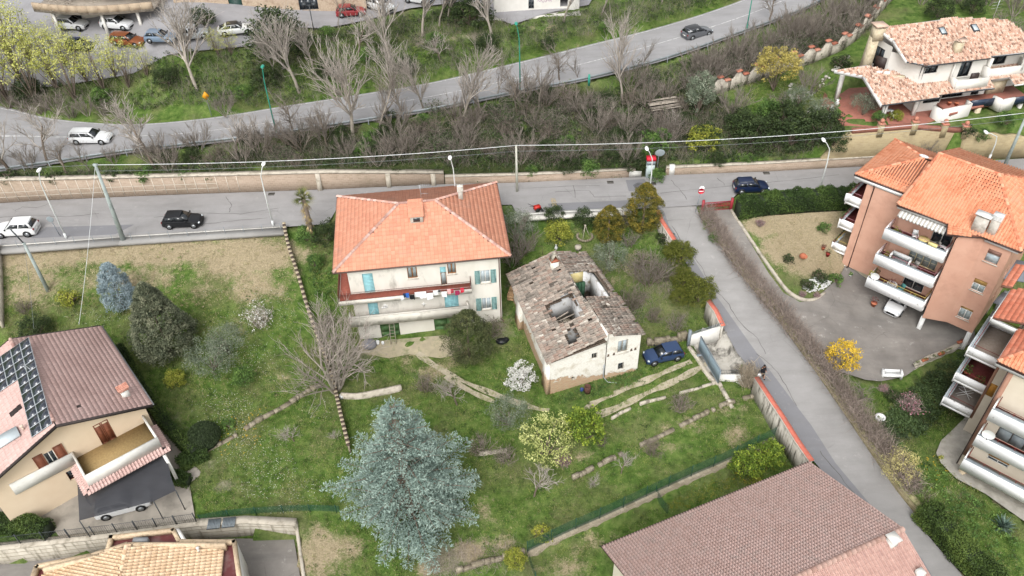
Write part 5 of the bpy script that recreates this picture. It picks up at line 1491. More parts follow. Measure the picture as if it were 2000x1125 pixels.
# ------------------------------------------------------------------ the cream-tiled house at the bottom edge
def cream_house():
 z=1.9
 R_=thing('house','low house with cream barrel tiles and dark red roof terraces behind pale parapets','house',(*W2(300,1110,z),0),0)
 def q(px,py,zz=z):return lp(R_,px,py,zz)
 P=[q(66,1106),q(72,1101),q(178,1080),q(206,1071),q(213,1045),q(340,1030),q(352,1053),q(460,1053),q(478,1180),q(480,1300),q(20,1300),q(40,1180)][::-1]
 CRM=M('cream_coping','#b9a488','#c5b196',3,c3='#8f7e68',s3=4,t3=(.5,.7))
 mb=MB();mb.prism(P,-3,z-.5);wl=part('wall',mb,M('white_gable','#d0cdc8','#c8c5bf',1),R_)
 mb=MB();n=len(P)
 for i in range(n):
  a,b=np.array(P[i]),np.array(P[(i+1)%n]);d=(b-a)/np.linalg.norm(b-a);m=np.array([-d[1],d[0]])*.3
  mb.prism([tuple(a),tuple(b),tuple(b+m-d*.0),tuple(a+m)],z-.5,z)
 part('parapet',mb,CRM,R_,kind='stuff')
 mb=MB();mb.add([(p[0],p[1],z-.45)for p in P],[tuple(range(n))]);part('flat_roof',mb,M('dark_red_membrane','#532a2b','#643536',1.2,rough=.45,c3='#6f5b58',s3=.7,t3=(.5,.7)),R_)
 TL=M_tile('cream_tiles',['#b09376','#bfa384','#c9af91','#d1ba9d','#c2a890'],None)
 zr=z+.55
 r0,r1=q(247,1066,zr),q(222,1180,zr);e0,e1=q(438,1068,z-.2),q(424,1200,z-.2);w0,w1=q(88,1120,z-.35),q(40,1180,z-.35)
 tm,dm=MB(),MB()
 roof_plane(R_,tm,dm,[(*e1,z-.2),(*e0,z-.2),(*r0,zr),(*r1,zr)],.27,.4,'barrel',1,patchy=.2,deck=.2)
 roof_plane(R_,tm,dm,[(*q(92,1112,z-.35),z-.35),(*w1,z-.35),(*r1,zr),(*r0,zr)][:4],.27,.4,'barrel',2,patchy=.2,deck=.2)
 rf=part('roof',dm,CRM,R_);part('tile',tm,TL,rf,kind='stuff')
 mb=MB();ridge_tiles(mb,(*r0,zr),(*r1,zr),.16,.42,2);part('ridge_tile',mb,TL,rf,kind='stuff')
 mb=MB()
 def cop(a,b,zz,w_=.14):
  a,b=np.array(a),np.array(b);d=(b-a)/np.linalg.norm(b-a);m=np.array([-d[1],d[0]])*w_
  mb.prism([tuple(a-m),tuple(b-m),tuple(b+m),tuple(a+m)],zz-.8,zz)
 cop(q(205,1078,z+.3),q(248,1060,z+.5),z+.45);cop(q(248,1060,z+.6),q(440,1064,z+.3),z+.45);cop(q(86,1114,z),q(205,1080,z+.3),z+.25)
 part('parapet',mb,CRM,R_,kind='stuff')
 p=q(387,1073,z+.3);mb=MB();mb.tube([(p[0],p[1],z),(p[0],p[1],z+.45)],.08,8);mb.tube([(p[0],p[1],z+.45),(p[0],p[1],z+.55)],.12,8);part('flue',mb,MC['white_gable'],R_)
 a=q(250,1066,z);mb=MB();mb.box(a[0]+.3,a[1]+.25,z-.4,a[0]+1.4,a[1]+.6,z+.2);part('roof_box',mb,M('grey_box','#7e8082'),R_)
 mb=MB();a=W(345,1032,1.7);b=W(358,1052,-1.2)
 A=lp(R_,346,1032,z);B=lp(R_,356,1052,z)
 mb.hexa([(A[0]+.2,A[1],-2),(A[0]+.45,A[1],-2),(B[0]+.45,B[1]-.3,-2),(B[0]+.2,B[1]-.3,-2),(A[0]-.1,A[1],z-.02),(A[0]+.15,A[1],z-.02),(B[0]+.15,B[1],z-.02),(B[0]-.1,B[1],z-.02)]);part('wing_wall',mb,MC['white_gable'],R_)
 return R_
CRMH=cream_house()
# ------------------------------------------------------------------ the apartment block at the right edge
def right_block():
 o=W(1867,911,-1)
 R_=thing('apartment_house','cream and brown apartment block at the right edge with peeling white balconies','apartment building',(o[0],o[1],0),radians(-43))
 BE=M('cream_wall','#bfb4a2','#c9bfae',.7,c3='#a0968a',s3=.8,t3=(.6,.8));SB=M('brown_pilaster','#8d6a59','#967260',1)
 WP,FL=MC['peeling_white'],MC['oxblood_tiles'];RL=M('red_metal','#7c322c',rough=.5)
 zt=11.3;zb=-2.5;fz=[.9,4.05,7.2]
 fM=Fr(R_,(0,0),(12,0));fMl=Fr(R_,(0,4.4),(0,0));fL=Fr(R_,(-1.0,4.4),(0,4.4));fLl=Fr(R_,(-1.0,12),(-1.0,4.4))
 mo=[]
 for z in fz:mo+=[(2.0,4.4,z+.1,z+2.3)]
 mo=[(1.6,3.2,fz[0]+.7,fz[0]+2.0),(1.3,4.4,fz[1],fz[1]+2.3),(2.6,4.6,fz[2],fz[2]+2.3),(7,8.6,fz[0]+.2,fz[0]+2.2),(7,8.6,fz[1],fz[1]+2.3),(7,8.6,fz[2],fz[2]+2.3)]
 sw=[(.12,.75,fz[1]-.2,fz[1]+1.3),(.12,.75,fz[2]+1.5,fz[2]+2.7)]
 sl=[(3.5,4.6,z,z+2.2)for z in fz]
 wm=MB();fM.wall(wm,zb,zt,mo);fL.wall(wm,zb,zt,sw);fLl.wall(wm,zb,zt,sl)
 Fr(R_,(12,0),(12,12)).wall(wm,zb,zt);Fr(R_,(12,12),(-1,12)).wall(wm,zb,zt,[(3,4.2,z+.8,z+2)for z in fz])
 part('wall',wm,BE,R_)
 mb=MB();fMl.box(mb,0.003,4.39,-.3,0.01,fz[0]-.2,zt);fM.box(mb,-.01,.35,-.2,.02,fz[0]-.2,zt);fLl.box(mb,6.95,7.61,-.2,.02,fz[0]-.2,zt)
 part('pilaster',mb,SB,R_,kind='stuff')
 OB=M('orange_blind','#a5732e','#ad7d38',2,rough=.6);OY=MC['ochre_blind']
 for k,w_ in enumerate(sw):
  if k==0:mb=MB();fL.box(mb,w_[0],w_[1],-.12,-.06,w_[2],w_[3]);part('roller_blind',mb,OB,R_)
  else:window(R_,fL,w_,-.1,frm='#cfcfcb',glass='glass_pale',cols=1)
 mb=MB();fM.box(mb,mo[0][0],mo[0][1],-.12,-.06,mo[0][2]+.35,mo[0][3]);part('roller_blind',mb,OB,R_)
 window(R_,fM,(mo[0][0],mo[0][1],mo[0][2],mo[0][2]+.33),-.12,frm='#c9c9c5',glass='glass_dark')
 window(R_,fM,mo[1],-.18,frm='#4c4541',glass='glass_pale',cols=3,rows=2)
 mb=MB();fM.box(mb,mo[2][0],mo[2][1],-.14,-.08,mo[2][2]+.1,mo[2][3]);part('roller_blind',mb,OY,R_)
 for w_ in mo[3:]:window(R_,fM,w_,frm='#d6d5d0',glass='glass_curtain')
 for w_ in sl:window(R_,fLl,w_,frm='#d6d5d0',glass='glass_dark')
 for k,z in enumerate(fz):
  para_balcony(R_,fM,.25,11.8,1.45,z,.95,.22,WP,M('grey_floor','#77706a','#857e77',3)if k==0 else FL,RL)
  bo=para_balcony(R_,fLl,2.9,7.75,2.4,z,.8,.22,WP,(MC['grey_floor'],FL,M('diamond_tiles','#a3968b','#948679',5))[k],RL,trough=True)
 TL=MC['orange_barrel'];T2=M_tile('orange_flat',['#b0604a','#c27359','#cc8268','#d3907a'],'#b58a78',lf=(.6,.8))
 tm,t2,dm=MB(),MB(),MB()
 roof_plane(R_,tm,dm,[(-1.0,-.2,zt+.2),(13,-.2,zt+.2),(10,5,zt+1.8),(2.6,5,zt+1.8)],.26,.38,'barrel',3)
 roof_plane(R_,t2,dm,[(-1.0,4.3,zt+.2),(-1.0,-.2,zt+.2),(2.6,5.0,zt+1.8)],.3,.4,'flat',4,lift=.05)
 roof_plane(R_,t2,dm,[(-2.9,8.8,zt+.3),(-2.9,4.3,zt+.3),(3,4.5,zt+2.2),(3,12.5,zt+2.2)],.3,.4,'flat',5,lift=.05)
 roof_plane(R_,t2,dm,[(-3.7,12.5,zt+.28),(-3.7,8.8,zt+.28),(-2.9,8.8,zt+.55),(-2.9,12.5,zt+.55)],.3,.4,'flat',6,lift=.05)
 rf=part('roof',dm,M('roof_board3','#6e4a3c'),R_);part('tile',tm,TL,rf,kind='stuff');part('tile',t2,T2,rf,kind='stuff')
 mb=MB();ridge_tiles(mb,(-1.0,-.2,zt+.22),(2.6,5,zt+1.8),.14,.4,2);part('ridge_tile',mb,MC['ridge_orange'],rf,kind='stuff')
 FA=MC['fascia_white']
 mb=MB();mb.box(-1.0,-.25,zt-.25,13,-.19,zt+.1);mb.box(-1.06,-.2,zt-.25,-1.0,4.2,zt+.1);part('fascia',mb,FA,R_,kind='stuff')
 mb=MB();mb.box(-2.9,4.2,zt-.15,0,4.28,zt+.28);mb.box(-3.0,4.28,zt-.15,-2.92,8.7,zt+.28);part('fascia',mb,FA,R_,kind='stuff')
 mb=MB();mb.box(-1.05,-.3,zt+.05,13,-.22,zt+.16);part('gutter',mb,MC['brown_gutter'],R_)
 mb=MB();gutter_down(mb,[(-.06,-.04,zt),(-.06,-.04,-.9)],.05);part('downpipe',mb,MC['brown_gutter'],R_)
 for k,(p,z)in enumerate((((1905,522),9.0),((1950,530),9.0))):pass
 for k,(pts,z)in enumerate((([(1975,505),(2000,510),(2000,550),(1950,542)],6.0),([(1958,570),(1982,578),(1962,598),(1940,590)],5.0))):
  mb=MB();Q=[lp(R_,*p,z)for p in pts];mb.prism(Q[::-1],z-.12,z);part('canopy',mb,M('grey_canopy','#6f747c','#7c8189',1,rough=.5),R_)
 mb=MB();Q=[lp(R_,*p,0)for p in[(1912,650),(1935,600),(1960,520),(1990,470),(2060,500),(2010,600),(1965,660)]];mb.prism(Q[::-1],-.5,0.02)
 part('passage_paving',mb,M('passage_paving','#5d5b58','#6b6865',2),R_)
 for k in range(4):
  mb=MB();p=lp(R_,1935+14*k,635-24*k,2.0);mb.box(p[0]-.5,p[1]-.35,0,p[0]+.5,p[1]+.35,2.0-.2*k);part('side_cabinet',mb,M('metal_cabinet','#6b6e70','#8a8d8f',4),R_)
 return R_,fM,fLl,fz
RBK=right_block()
# ------------------------------------------------------------------ the villa on its terrace
def villa():
 o=W(1722,205,13)
 R_=thing('villa','white villa with speckled pink tile roofs on two levels above a stone retaining wall','villa',(o[0],o[1],0),radians(10))
 TL=M_tile('speckled_tiles',['#5e4c44','#8c7061','#a98a78','#b79a88','#c2ac9b','#a87e69','#c6b6a7','#9a7c6b'],None)
 WH=M('villa_white','#cfccc6','#c6c3bc',1,c3='#b0aa9c',s3=.9,t3=(.6,.8));ST=M('villa_stone','#b3a68c','#c0b49c',3,bump=.4,c3='#978b73',s3=2)
 TR=M('terracotta_paving','#8c5a4a','#99655a',4,c3='#7c5247',s3=2);DK=M('dark_wood','#2b2220','#382c28',3,rough=.5);FA=MC['fascia_white']
 A,C,X=np.array([0,0,13.0]),np.array([14,0.4,13.0]),np.array([0,4,14.45])
 lowP=[A,C,X]
 def lw(px,py):return tuple(plane_hit(R_,lowP,px,py))
 A2,C2,X2=np.array([3.55,1.55,16.3]),np.array([17,1.55,16.3]),np.array([3.55,6.2,18.25])
 upP=[A2,C2,X2]
 def up(px,py):return tuple(plane_hit(R_,upP,px,py))
 low=[(0,0,13.0),lw(1835,190),lw(1832,184),lw(1942,172),lw(1933,155),lw(1972,150),lw(1983,166),lw(2040,158),lw(2050,100),lw(1932,112),lw(1845,120),lw(1772,128),lw(1738,138),lw(1692,127),lw(1630,137),lw(1686,148)]
 upp=[up(1771,120),up(1812,128),up(1933,113),up(1934,110),up(2000,103),up(2040,96),up(1968,38),up(1865,34),up(1735,52),up(1722,60),up(1744,78)]
 tm,dm=MB(),MB()
 def rp(P3,base,seed):
  tile_plane(tm,P3,.25,.36,'barrel',seed,patchy=.05,jit=.02)
  dm.slab([(p[0],p[1],p[2]-.015)for p in P3],.16)
 Pl=[(-3,0,13.0),(20,.6,13.0)]
 def flatpoly(P,e0,e1):
  return P
 def tp(P,a,b,x,seed):
  e=np.array(b)-np.array(a);e/=np.linalg.norm(e);n=np.cross(np.array(b)-a,np.array(x)-a);n/=np.linalg.norm(n);n=n if n[2]>0 else-n;u=np.cross(n,e);u=u if u[2]>0 else-u
  Q=[((np.array(p)-a)@e,(np.array(p)-a)@u)for p in P]
  lo=np.array([min(q[0]for q in Q),min(q[1]for q in Q)]);hi=np.array([max(q[0]for q in Q),max(q[1]for q in Q)])
  rect=[np.array(a)+e*s+u*t for s,t in((lo[0],lo[1]),(hi[0],lo[1]),(hi[0],hi[1]),(lo[0],hi[1]))]
  q2=[(q[0]-lo[0],q[1]-lo[1])for q in Q]
  tile_plane(tm,rect,.21,.28,'barrel',seed,patchy=.05,jit=.02,var=.8,skipf=lambda X_,Y_:~pip(q2,X_,Y_+.2))
  dm.slab([(p[0],p[1],p[2]-.015)for p in P],.16)
 tp(low,A,C,X,3);tp(upp,A2,C2,X2,5)
 rf=part('roof',dm,FA,R_);part('tile',tm,TL,rf,kind='stuff')
 mb=MB()
 for L_ in([low[0],low[1]],[low[2],low[3]],[upp[0],upp[1],upp[2]],[upp[3],upp[4],upp[5]]):
  mb.tube([(p[0],p[1]-.06,p[2]-.06)for p in L_],.07,6)
 part('gutter',mb,M('anthracite_gutter','#33373c',rough=.5),R_,kind='stuff')
 mb=MB()
 for L_ in([low[0],low[15],low[14]],[upp[0],upp[10],upp[9]]):
  for p,q in zip(L_[:-1],L_[1:]):
   p,q=np.array(p),np.array(q);d=(q-p);d/=np.linalg.norm(d);s=np.cross(d,(0,0,1));s/=np.linalg.norm(s);s*=.07
   mb.hexa([p-s-(0,0,.34),p+s-(0,0,.34),q+s-(0,0,.34),q-s-(0,0,.34),p-s+(0,0,.03),p+s+(0,0,.03),q+s+(0,0,.03),q-s+(0,0,.03)])
 part('verge',mb,FA,R_,kind='stuff')
 z0,z1=12.6,16.15
 f1=Fr(R_,(5.3,2.15),(13.1,2.15));f0=Fr(R_,(3.9,3.7),(5.3,2.15));f2=Fr(R_,(13.1,2.15),(13.1,3.4));f3=Fr(R_,(13.1,3.4),(18.6,3.4))
 fb=Fr(R_,(18.6,8),(2.4,8));fl=Fr(R_,(2.4,8),(2.9,4.9));fm=Fr(R_,(2.9,4.9),(3.9,3.7))
 w1=f1.rect((1809,131),(1829,142));w1=(w1[0],w1[1],w1[2],w1[3])
 dr=(f1.hit(1870,150)[0]-.1,f1.hit(1889,148)[0]+.1,14.0,16.0)
 wm=MB();f1.wall(wm,z0,z1,[w1,dr]);f0.wall(wm,z0,z1);f2.wall(wm,z0,z1);f3.wall(wm,z0,z1,[(.6,3.4,14.3,15.8)])
 fb.wall(wm,z0,z1+.9,[(3,4.2,14.2,15.4),(9,10.2,14.2,15.4)]);fl.wall(wm,z0,z1+.9,[(.6,2.2,14.1,16.3)]);fm.wall(wm,z0,z1+.4)
 Fr(R_,(18.6,3.4),(18.6,8)).wall(wm,z0,z1,[(1,2.2,14.2,15.4)],zt=[(0,z1),(4.6,z1+1.3)])
 part('wall',wm,WH,R_)
 window(R_,f1,w1,frm='#2b2220',glass='glass_dark');window(R_,f1,dr,frm='#2b2220',glass='glass_dark',name='door');window(R_,f3,(.6,3.4,14.3,15.8),frm='#2b2220',glass='glass_dark',cols=3)
 window(R_,fl,(.6,2.2,14.1,16.3),frm='#2b2220',glass='glass_dark',name='door')
 for w_ in((3,4.2,14.2,15.4),(9,10.2,14.2,15.4)):window(R_,fb,w_,frm='#2b2220',glass='glass_dark')
 mb=MB();q=[(0.6,4.2),(3.2,3.2),(3.9,3.7),(2.9,4.9),(2.4,8),(.6,7.4)];mb.prism(q,13.2,13.75);part('roof_terrace',mb,TR,R_)
 mb=MB();mb.hexa([(.9,6.3,13.2),(1.7,6.0,13.2),(1.9,7.2,13.2),(1.1,7.4,13.2),(1.2,6.5,17.5),(1.9,6.2,17.5),(2.0,7.2,17.6),(1.3,7.3,17.6)]);part('pier',mb,ST,R_)
 mb=MB();mb.hexa([(1.2,6.3,17.3),(2.3,6.1,17.3),(2.4,7.2,17.3),(1.3,7.3,17.3),(1.2,6.3,18.7),(2.3,6.1,18.7),(2.4,7.2,18.7),(1.3,7.3,18.7)]);chs=part('chimney',mb,ST,R_)
 mb=MB()
 for a,b in((1.25,6.35),(2.05,6.15),(2.15,7.0),(1.3,7.05)):mb.box(a,b,18.7,a+.22,b+.2,18.95)
 mb.box(1.1,6.0,18.95,2.5,7.4,19.05);part('cap',mb,TL,chs)
 pts=[(.7,5.6),(1.1,4.5),(2.2,3.75),(3.3,3.5),(4.2,3.2)]
 mb=MB()
 for a,b in zip(pts[:-1],pts[1:]):
  d=np.array(b)-a;d/=np.linalg.norm(d);m=np.array([-d[1],d[0]])*.14
  mb.prism([tuple(np.array(a)-m),tuple(np.array(b)-m),tuple(np.array(b)+m),tuple(np.array(a)+m)],13.4,14.35)
 part('parapet',mb,ST,R_)
 mb=MB();Fr(R_,(2.0,6.4),(2.9,5.0)).box(mb,.2,1.5,-.05,.02,13.75,15.6);part('arched_opening',mb,DK,R_)
 for k,(a0,a1,b0)in enumerate(((9.0,12.9,.75),(13.6,18.3,2.0))):
  mb=MB();fr=Fr(R_,(a0,b0),(a1,b0));mb.box(a0,b0,13.0,a1,b0+.16,14.35 if k==0 else 14.6);mb.box(a0,b0+.16,13.0,a0+.16,2.14,14.35 if k==0 else 14.6);mb.box(a1-.16,b0+.16,13.2,a1,2.14 if k==0 else 3.3,15.2 if k==0 else 15.0)
  mb.box(a0+.16,b0+.16,13.3,a1-.16,2.14 if k==0 else 3.38,13.95);part('balcony',mb,WH,R_)
 mb=MB();mb.box(8.9,1.9,13.6,9.1,2.12,16.1);part('pier',mb,WH,R_);mb=MB();mb.box(13.0,1.6,14.0,13.3,2.1,16.1);part('pier',mb,WH,R_);mb=MB();mb.box(17.6,2.0,14.0,17.9,2.4,16.1);part('pier',mb,WH,R_)
 mb=MB();mb.box(10.7,.95,14.0,11.6,1.15,14.9);part('planter',mb,DK,R_)
 g0=10.3
 f4=Fr(R_,(5.6,1.9),(8.6,1.9));f5=Fr(R_,(8.6,1.9),(8.6,2.6));f6=Fr(R_,(8.6,2.6),(14.6,2.6));f7=Fr(R_,(14.6,2.6),(14.6,3.6));f8=Fr(R_,(14.6,3.6),(19,3.6))
 wA=f4.rect((1802,201),(1833,206));wA=(wA[0],wA[1],11.3,12.1)
 dB=(.5,3.3,g0+.95,12.75);dC=(4.3,5.3,g0+.9,12.6)
 wm=MB();f4.wall(wm,g0-.3,12.9,[wA]);f5.wall(wm,g0-.3,12.9);f6.wall(wm,g0-.3,13.4,[dB,dC]);f7.wall(wm,g0-.3,13.4);f8.wall(wm,g0-.3,13.6,[(.6,1.4,11.4,13.0)])
 Fr(R_,(5.6,7.8),(5.6,1.9)).wall(wm,g0-.3,12.9,[(1,4,g0,12.6)]);Fr(R_,(19,3.6),(19,8)).wall(wm,g0-.3,13.4);Fr(R_,(19,8),(5.6,7.8)).wall(wm,g0-.3,13.4)
 part('wall',wm,WH,R_)
 window(R_,f4,wA,frm='#2b2220',glass='glass_dark',cols=3);window(R_,f6,dB,frm='#2b2220',glass='glass_dark',cols=4,name='door');window(R_,f6,dC,frm='#2b2220',glass='glass_dark',cols=2);window(R_,f8,(.6,1.4,11.4,13),frm='#2b2220',glass='glass_dark')
 window(R_,Fr(R_,(5.6,7.8),(5.6,1.9)),(1,4,g0,12.6),frm='#2b2220',glass='glass_dark',cols=3)
 for a,b,z in((1.1,.75,12.9),(-1.3,6.4,14.0),(2.0,4.5,14.0),(5.35,1.4,12.9)):
  mb=MB();mb.box(a-.2,b-.2,g0-.2,a+.2,b+.2,z);part('pillar',mb,WH,R_)
 for pts in([(5.5,1.3,16.1),(5.5,2.1,15.8),(5.5,2.1,14.0)],[(5.1,1.6,16.1),(5.2,2.2,15.8),(5.2,2.2,14.2)],[(.15,.1,12.9),(1.0,.55,12.5),(1.0,.55,10.4)],[(6.1,.9,12.9),(6.1,1.85,12.6),(6.1,1.85,10.4)]):
  mb=MB();mb.tube(pts,.06,6);part('downpipe',mb,MC['anthracite_gutter'],R_)
 mb=MB();mb.prism([(-3.2,1.2),(1.0,-.6),(6.0,-.4),(8.4,.0),(8.4,8),(-1.4,9),(-3.2,6)],g0-.3,g0+.04);part('terrace',mb,TR,R_)
 mb=MB();mb.prism([(8.4,-.6),(11.4,.1),(14.2,.4),(19,.6),(19,3.6),(14.6,3.6),(14.6,2.6),(8.4,2.6)],10.9,11.2);part('terrace',mb,TR,R_)
 mb=MB()
 for a,b in(((7.0,.6),(7.3,-.5)),((7.3,-.5),(11.2,.0)),((11.2,0),(11.3,.9))):
  d=np.array(b)-a;d/=np.linalg.norm(d);m=np.array([-d[1],d[0]])*.12
  mb.prism([tuple(np.array(a)-m),tuple(np.array(b)-m),tuple(np.array(b)+m),tuple(np.array(a)+m)],8.5,11.75)
 part('terrace_wall',mb,WH,R_)
 mb=MB()
 for a,b,zz in(((14.2,.6),(14.6,-.5),8),((14.6,-.5),(16.2,-.3),8)):
  d=np.array(b)-a;d/=np.linalg.norm(d);m=np.array([-d[1],d[0]])*.12
  mb.prism([tuple(np.array(a)-m),tuple(np.array(b)-m),tuple(np.array(b)+m),tuple(np.array(a)+m)],10.6,12.1)
 part('terrace_wall',mb,WH,R_)
 for a0,a1 in((11.3,14.2),(16.2,19.0)):
  mb=MB();mb.box(a0,.28 if a0<12 else-.1,11.0,a1,.34 if a0<12 else-.04,11.95)
  part('blue_balustrade',mb,M('navy_glass_panel','#20293a','#2b3546',2,rough=.2),R_)
 mb=MB();mb.box(11.3,2.0,8.0,19,2.2,10.9);part('basement_wall',mb,M('shaded_brick_paving','#6e4a40','#5d4039',2),R_)  # brick tone darkened to carry the shade below the terrace
 for a,w_ in((12.4,.5),(15.6,.9),(17.8,.3)):
  mb=MB();mb.box(a,.2,8.0,a+w_,.7,10.9);part('pier',mb,ST if w_>.4 else WH,R_)
 mb=MB();mb.prism([(11.2,-1.0),(19.5,-1.2),(19.5,2.4),(11.2,2.4)],7.6,8.35);part('lower_terrace',mb,TR,R_)
 mb=MB();mb.box(14.8,2.4,11.2,16.9,2.9,13.2);part('stone_chimney_breast',mb,ST,R_)
 for px,py in((1840,62),(1903,56)):
  p=np.array(up(px,py));e=np.array([1,0,0.0]);u=np.array([0,4.65,1.95]);u/=np.linalg.norm(u);n=np.cross(e,u)
  q=[p-e*.35-u*.5,p+e*.35-u*.5,p+e*.35+u*.5,p-e*.35+u*.5]
  mb=MB();mb.hexa([v-n*.05 for v in q]+[v+n*.2 for v in q]);sk=part('skylight',mb,MC['anthracite_gutter'],R_)
  q=[p-e*.26-u*.4,p+e*.26-u*.4,p+e*.26+u*.4,p-e*.26+u*.4]
  mb=MB();mb.hexa([v+n*.19 for v in q]+[v+n*.215 for v in q]);part('pane',mb,GL_['glass_pale'],sk)
 p=up(1870,103);mb=MB();mb.box(p[0]-.4,p[1]-.1,p[2]-.4,p[0]+.4,p[1]+.6,p[2]+1.15);ch=part('chimney',mb,ST,R_)
 mb=MB();x,y,z=p[0],p[1]+.25,p[2]+1.15
 mb.hexa([(x-.7,y-.4,z+.35),(x-.6,y-.4,z+.3),(x-.6,y+.4,z+.3),(x-.7,y+.4,z+.35),(x-.1,y-.4,z+.12),(x,y-.4,z+.05),(x,y+.4,z+.05),(x-.1,y+.4,z+.12)])
 mb.hexa([(x+.7,y-.4,z+.35),(x+.7,y+.4,z+.35),(x+.6,y+.4,z+.3),(x+.6,y-.4,z+.3),(x+.1,y-.4,z+.12),(x+.1,y+.4,z+.12),(x,y+.4,z+.05),(x,y-.4,z+.05)])
 part('cap',mb,TL,ch)
 p=up(1938,40);mb=MB();mb.tube([p,(p[0],p[1],p[2]+2.6)],.03,5)
 for i in range(4):mb.tube([(p[0]-.7,p[1],p[2]+1.4+i*.35),(p[0]+.7,p[1]+.2,p[2]+1.4+i*.35)],.014,3)
 part('aerial',mb,MC['aluminium'],R_)
 return R_
VIL=villa()
# ------------------------------------------------------------------ houses on the upper square
def upper_houses():
 BR=M('yellow_brick_wall','#978672','#a69580',2,bump=.3,bscale=14,c3='#8d7966',s3=1.2)
 o=W(232,61,14)
 R_=thing('house','brick building with a long curved balcony over an open garage on the upper square','house',(o[0],o[1],14),radians(-3))
 f=Fr(R_,(-9,1.5),(6.0,1.5))
 mb=MB();f.wall(mb,0,3.2,[(1.5,4,0,2.2),(6.5,8.2,.8,2.2),(10.3,13,.6,2.4)]);f.wall(mb,3.5,8,[(3,4.2,3.6,5.8),(8,10.5,3.6,5.8),(12,14,3.6,5.8)])
 Fr(R_,(6,1.5),(6,9)).wall(mb,0,8);Fr(R_,(-9,9),(-9,1.5)).wall(mb,0,8);Fr(R_,(6,9),(-9,9)).wall(mb,0,8);mb.add([(-9,1.5,8),(6,1.5,8),(6,9,8),(-9,9,8)],[(0,1,2,3)])
 part('wall',mb,M('pale_house_wall','#b5aea3','#c0b9ae',1),R_)
 for w_ in((6.5,8.2,.8,2.2),(10.3,13,.6,2.4)):window(R_,f,w_,frm='#8a8578',glass='glass_dark',cols=3,rows=3)
 for w_ in((1.5,4,0,2.2),(3,4.2,3.6,5.8),(8,10.5,3.6,5.8),(12,14,3.6,5.8)):window(R_,f,w_,frm='#5c3a28',glass='glass_dark',name='door')
 mb=MB();n=12
 arc=[(-9+15*i/n,-1.4-1.2*sin(pi*i/n))for i in range(n+1)]
 mb.prism(arc+[(6,1.5),(-9,1.5)],3.2,3.5)
 bo=part('balcony',mb,M('terrace_slab','#8e857a','#9b9287',2),R_)
 for a,b in zip(arc[:-1],arc[1:]):
  pm=MB();pm.prism([a,b,(b[0],b[1]+.25),(a[0],a[1]+.25)],3.3,4.3);part('parapet',pm,BR,bo)
 for a,b in((-6.8,-1.7),(-.4,-2.3),(3.8,-1.6)):
  mb=MB();mb.box(a-.15,b-.15+.4,0,a+.15,b+.55,3.2);part('pier',mb,MC['villa_white'],R_)
 mb=MB();rng=random.Random(2)
 for k in range(26):x,y=rng.uniform(-7.5,-2),rng.uniform(-1.5,.8);mb.tube([(x,y,3.55+rng.random()*.5),(x+rng.uniform(-1.5,1.5),y+rng.uniform(-.8,.8),3.6+rng.random()*.6)],.04,4,rng.random())
 solo_loc=loc_w(R_,(-5,0,3.5))
 o2=part('firewood_heap',mb,MC['grey_timber'],R_,kind='stuff')
 o=W(350,50,14)
 R2=thing('row_house','old brick row house with grey roller door and dark green gate on the upper square','house',(o[0],o[1],14),radians(4))
 f=Fr(R2,(0,.6),(24,.6))
 s1=f.rect((343,12),(385,46));s1=(s1[0],s1[1],0,2.7);s2=f.rect((401,4),(418,30));s2=(s2[0],s2[1],0,2.5);s3=f.rect((445,0),(478,26));s3=(s3[0],s3[1],0,3.0);s4=(f.hit(583,5)[0],f.hit(620,3)[0],.9,2.3)
 mb=MB();f.wall(mb,-1,7.5,[s1,s2,s3,s4,(2,3,4.2,5.8),(7,8,4.2,5.8),(12,13,4.2,5.8)]);Fr(R2,(24,.6),(24,8)).wall(mb,-1,7.5);Fr(R2,(0,8),(0,.6)).wall(mb,-1,7.5);mb.add([(0,.6,7.5),(24,.6,7.5),(24,8,7.5),(0,8,7.5)],[(0,1,2,3)]);Fr(R2,(24,8),(0,8)).wall(mb,-1,7.5)
 part('wall',mb,M('rubble_brick','#a3907d','#b6a590',5,bump=.6,bscale=20,c3='#8b7561',s3=1.5),R2)
 mb=MB()
 for i in range(14):f.box(mb,s1[0],s1[1],-.15,-.1+.02*(i%2),s1[2]+2.7*i/14,s1[2]+2.7*(i+1)/14-.01)
 part('roller_door',mb,M('grey_roller','#858b90','#7a8085',3,rough=.5),R2)
 for s,nm in((s2,'door'),(s3,'garage_door')):
  mb=MB();f.box(mb,s[0],s[1],-.15,-.1,s[2],s[3]);f.box(mb,(s[0]+s[1])/2-.02,(s[0]+s[1])/2+.02,-.1,-.08,s[2],s[3]);part(nm,mb,M('bottle_green','#1c3530','#223d37',2,rough=.5),R2)
 for k in(.28,.72):
  c=s3[0]+(s3[1]-s3[0])*k;mb=MB();f.box(mb,c-.28,c+.28,-.1,-.06,1.2,1.65);part('garage_window',mb,MC['villa_white'],R2)
 window(R2,f,s4,frm='#4b4e52',glass='glass_dark',cols=3)
 for w_ in((2,3,4.2,5.8),(7,8,4.2,5.8),(12,13,4.2,5.8)):window(R2,f,w_,frm='#d0cec8',glass='glass_dark')
 mb=MB();f.box(mb,-.2,24,0.01,1.0,-.5,.12);part('footway',mb,MC['kerb_stone'],R2)
 o=W(1012,30,14)
 R3=thing('plastered_house','pale plastered house with grey window behind bare trunks at the top edge','house',(o[0],o[1],14.0),radians(5))
 f=Fr(R3,(-3,.4),(8,.4));w_=f.rect((1032,-8),(1043,8));w_=(w_[0],w_[1],.6,2.0)
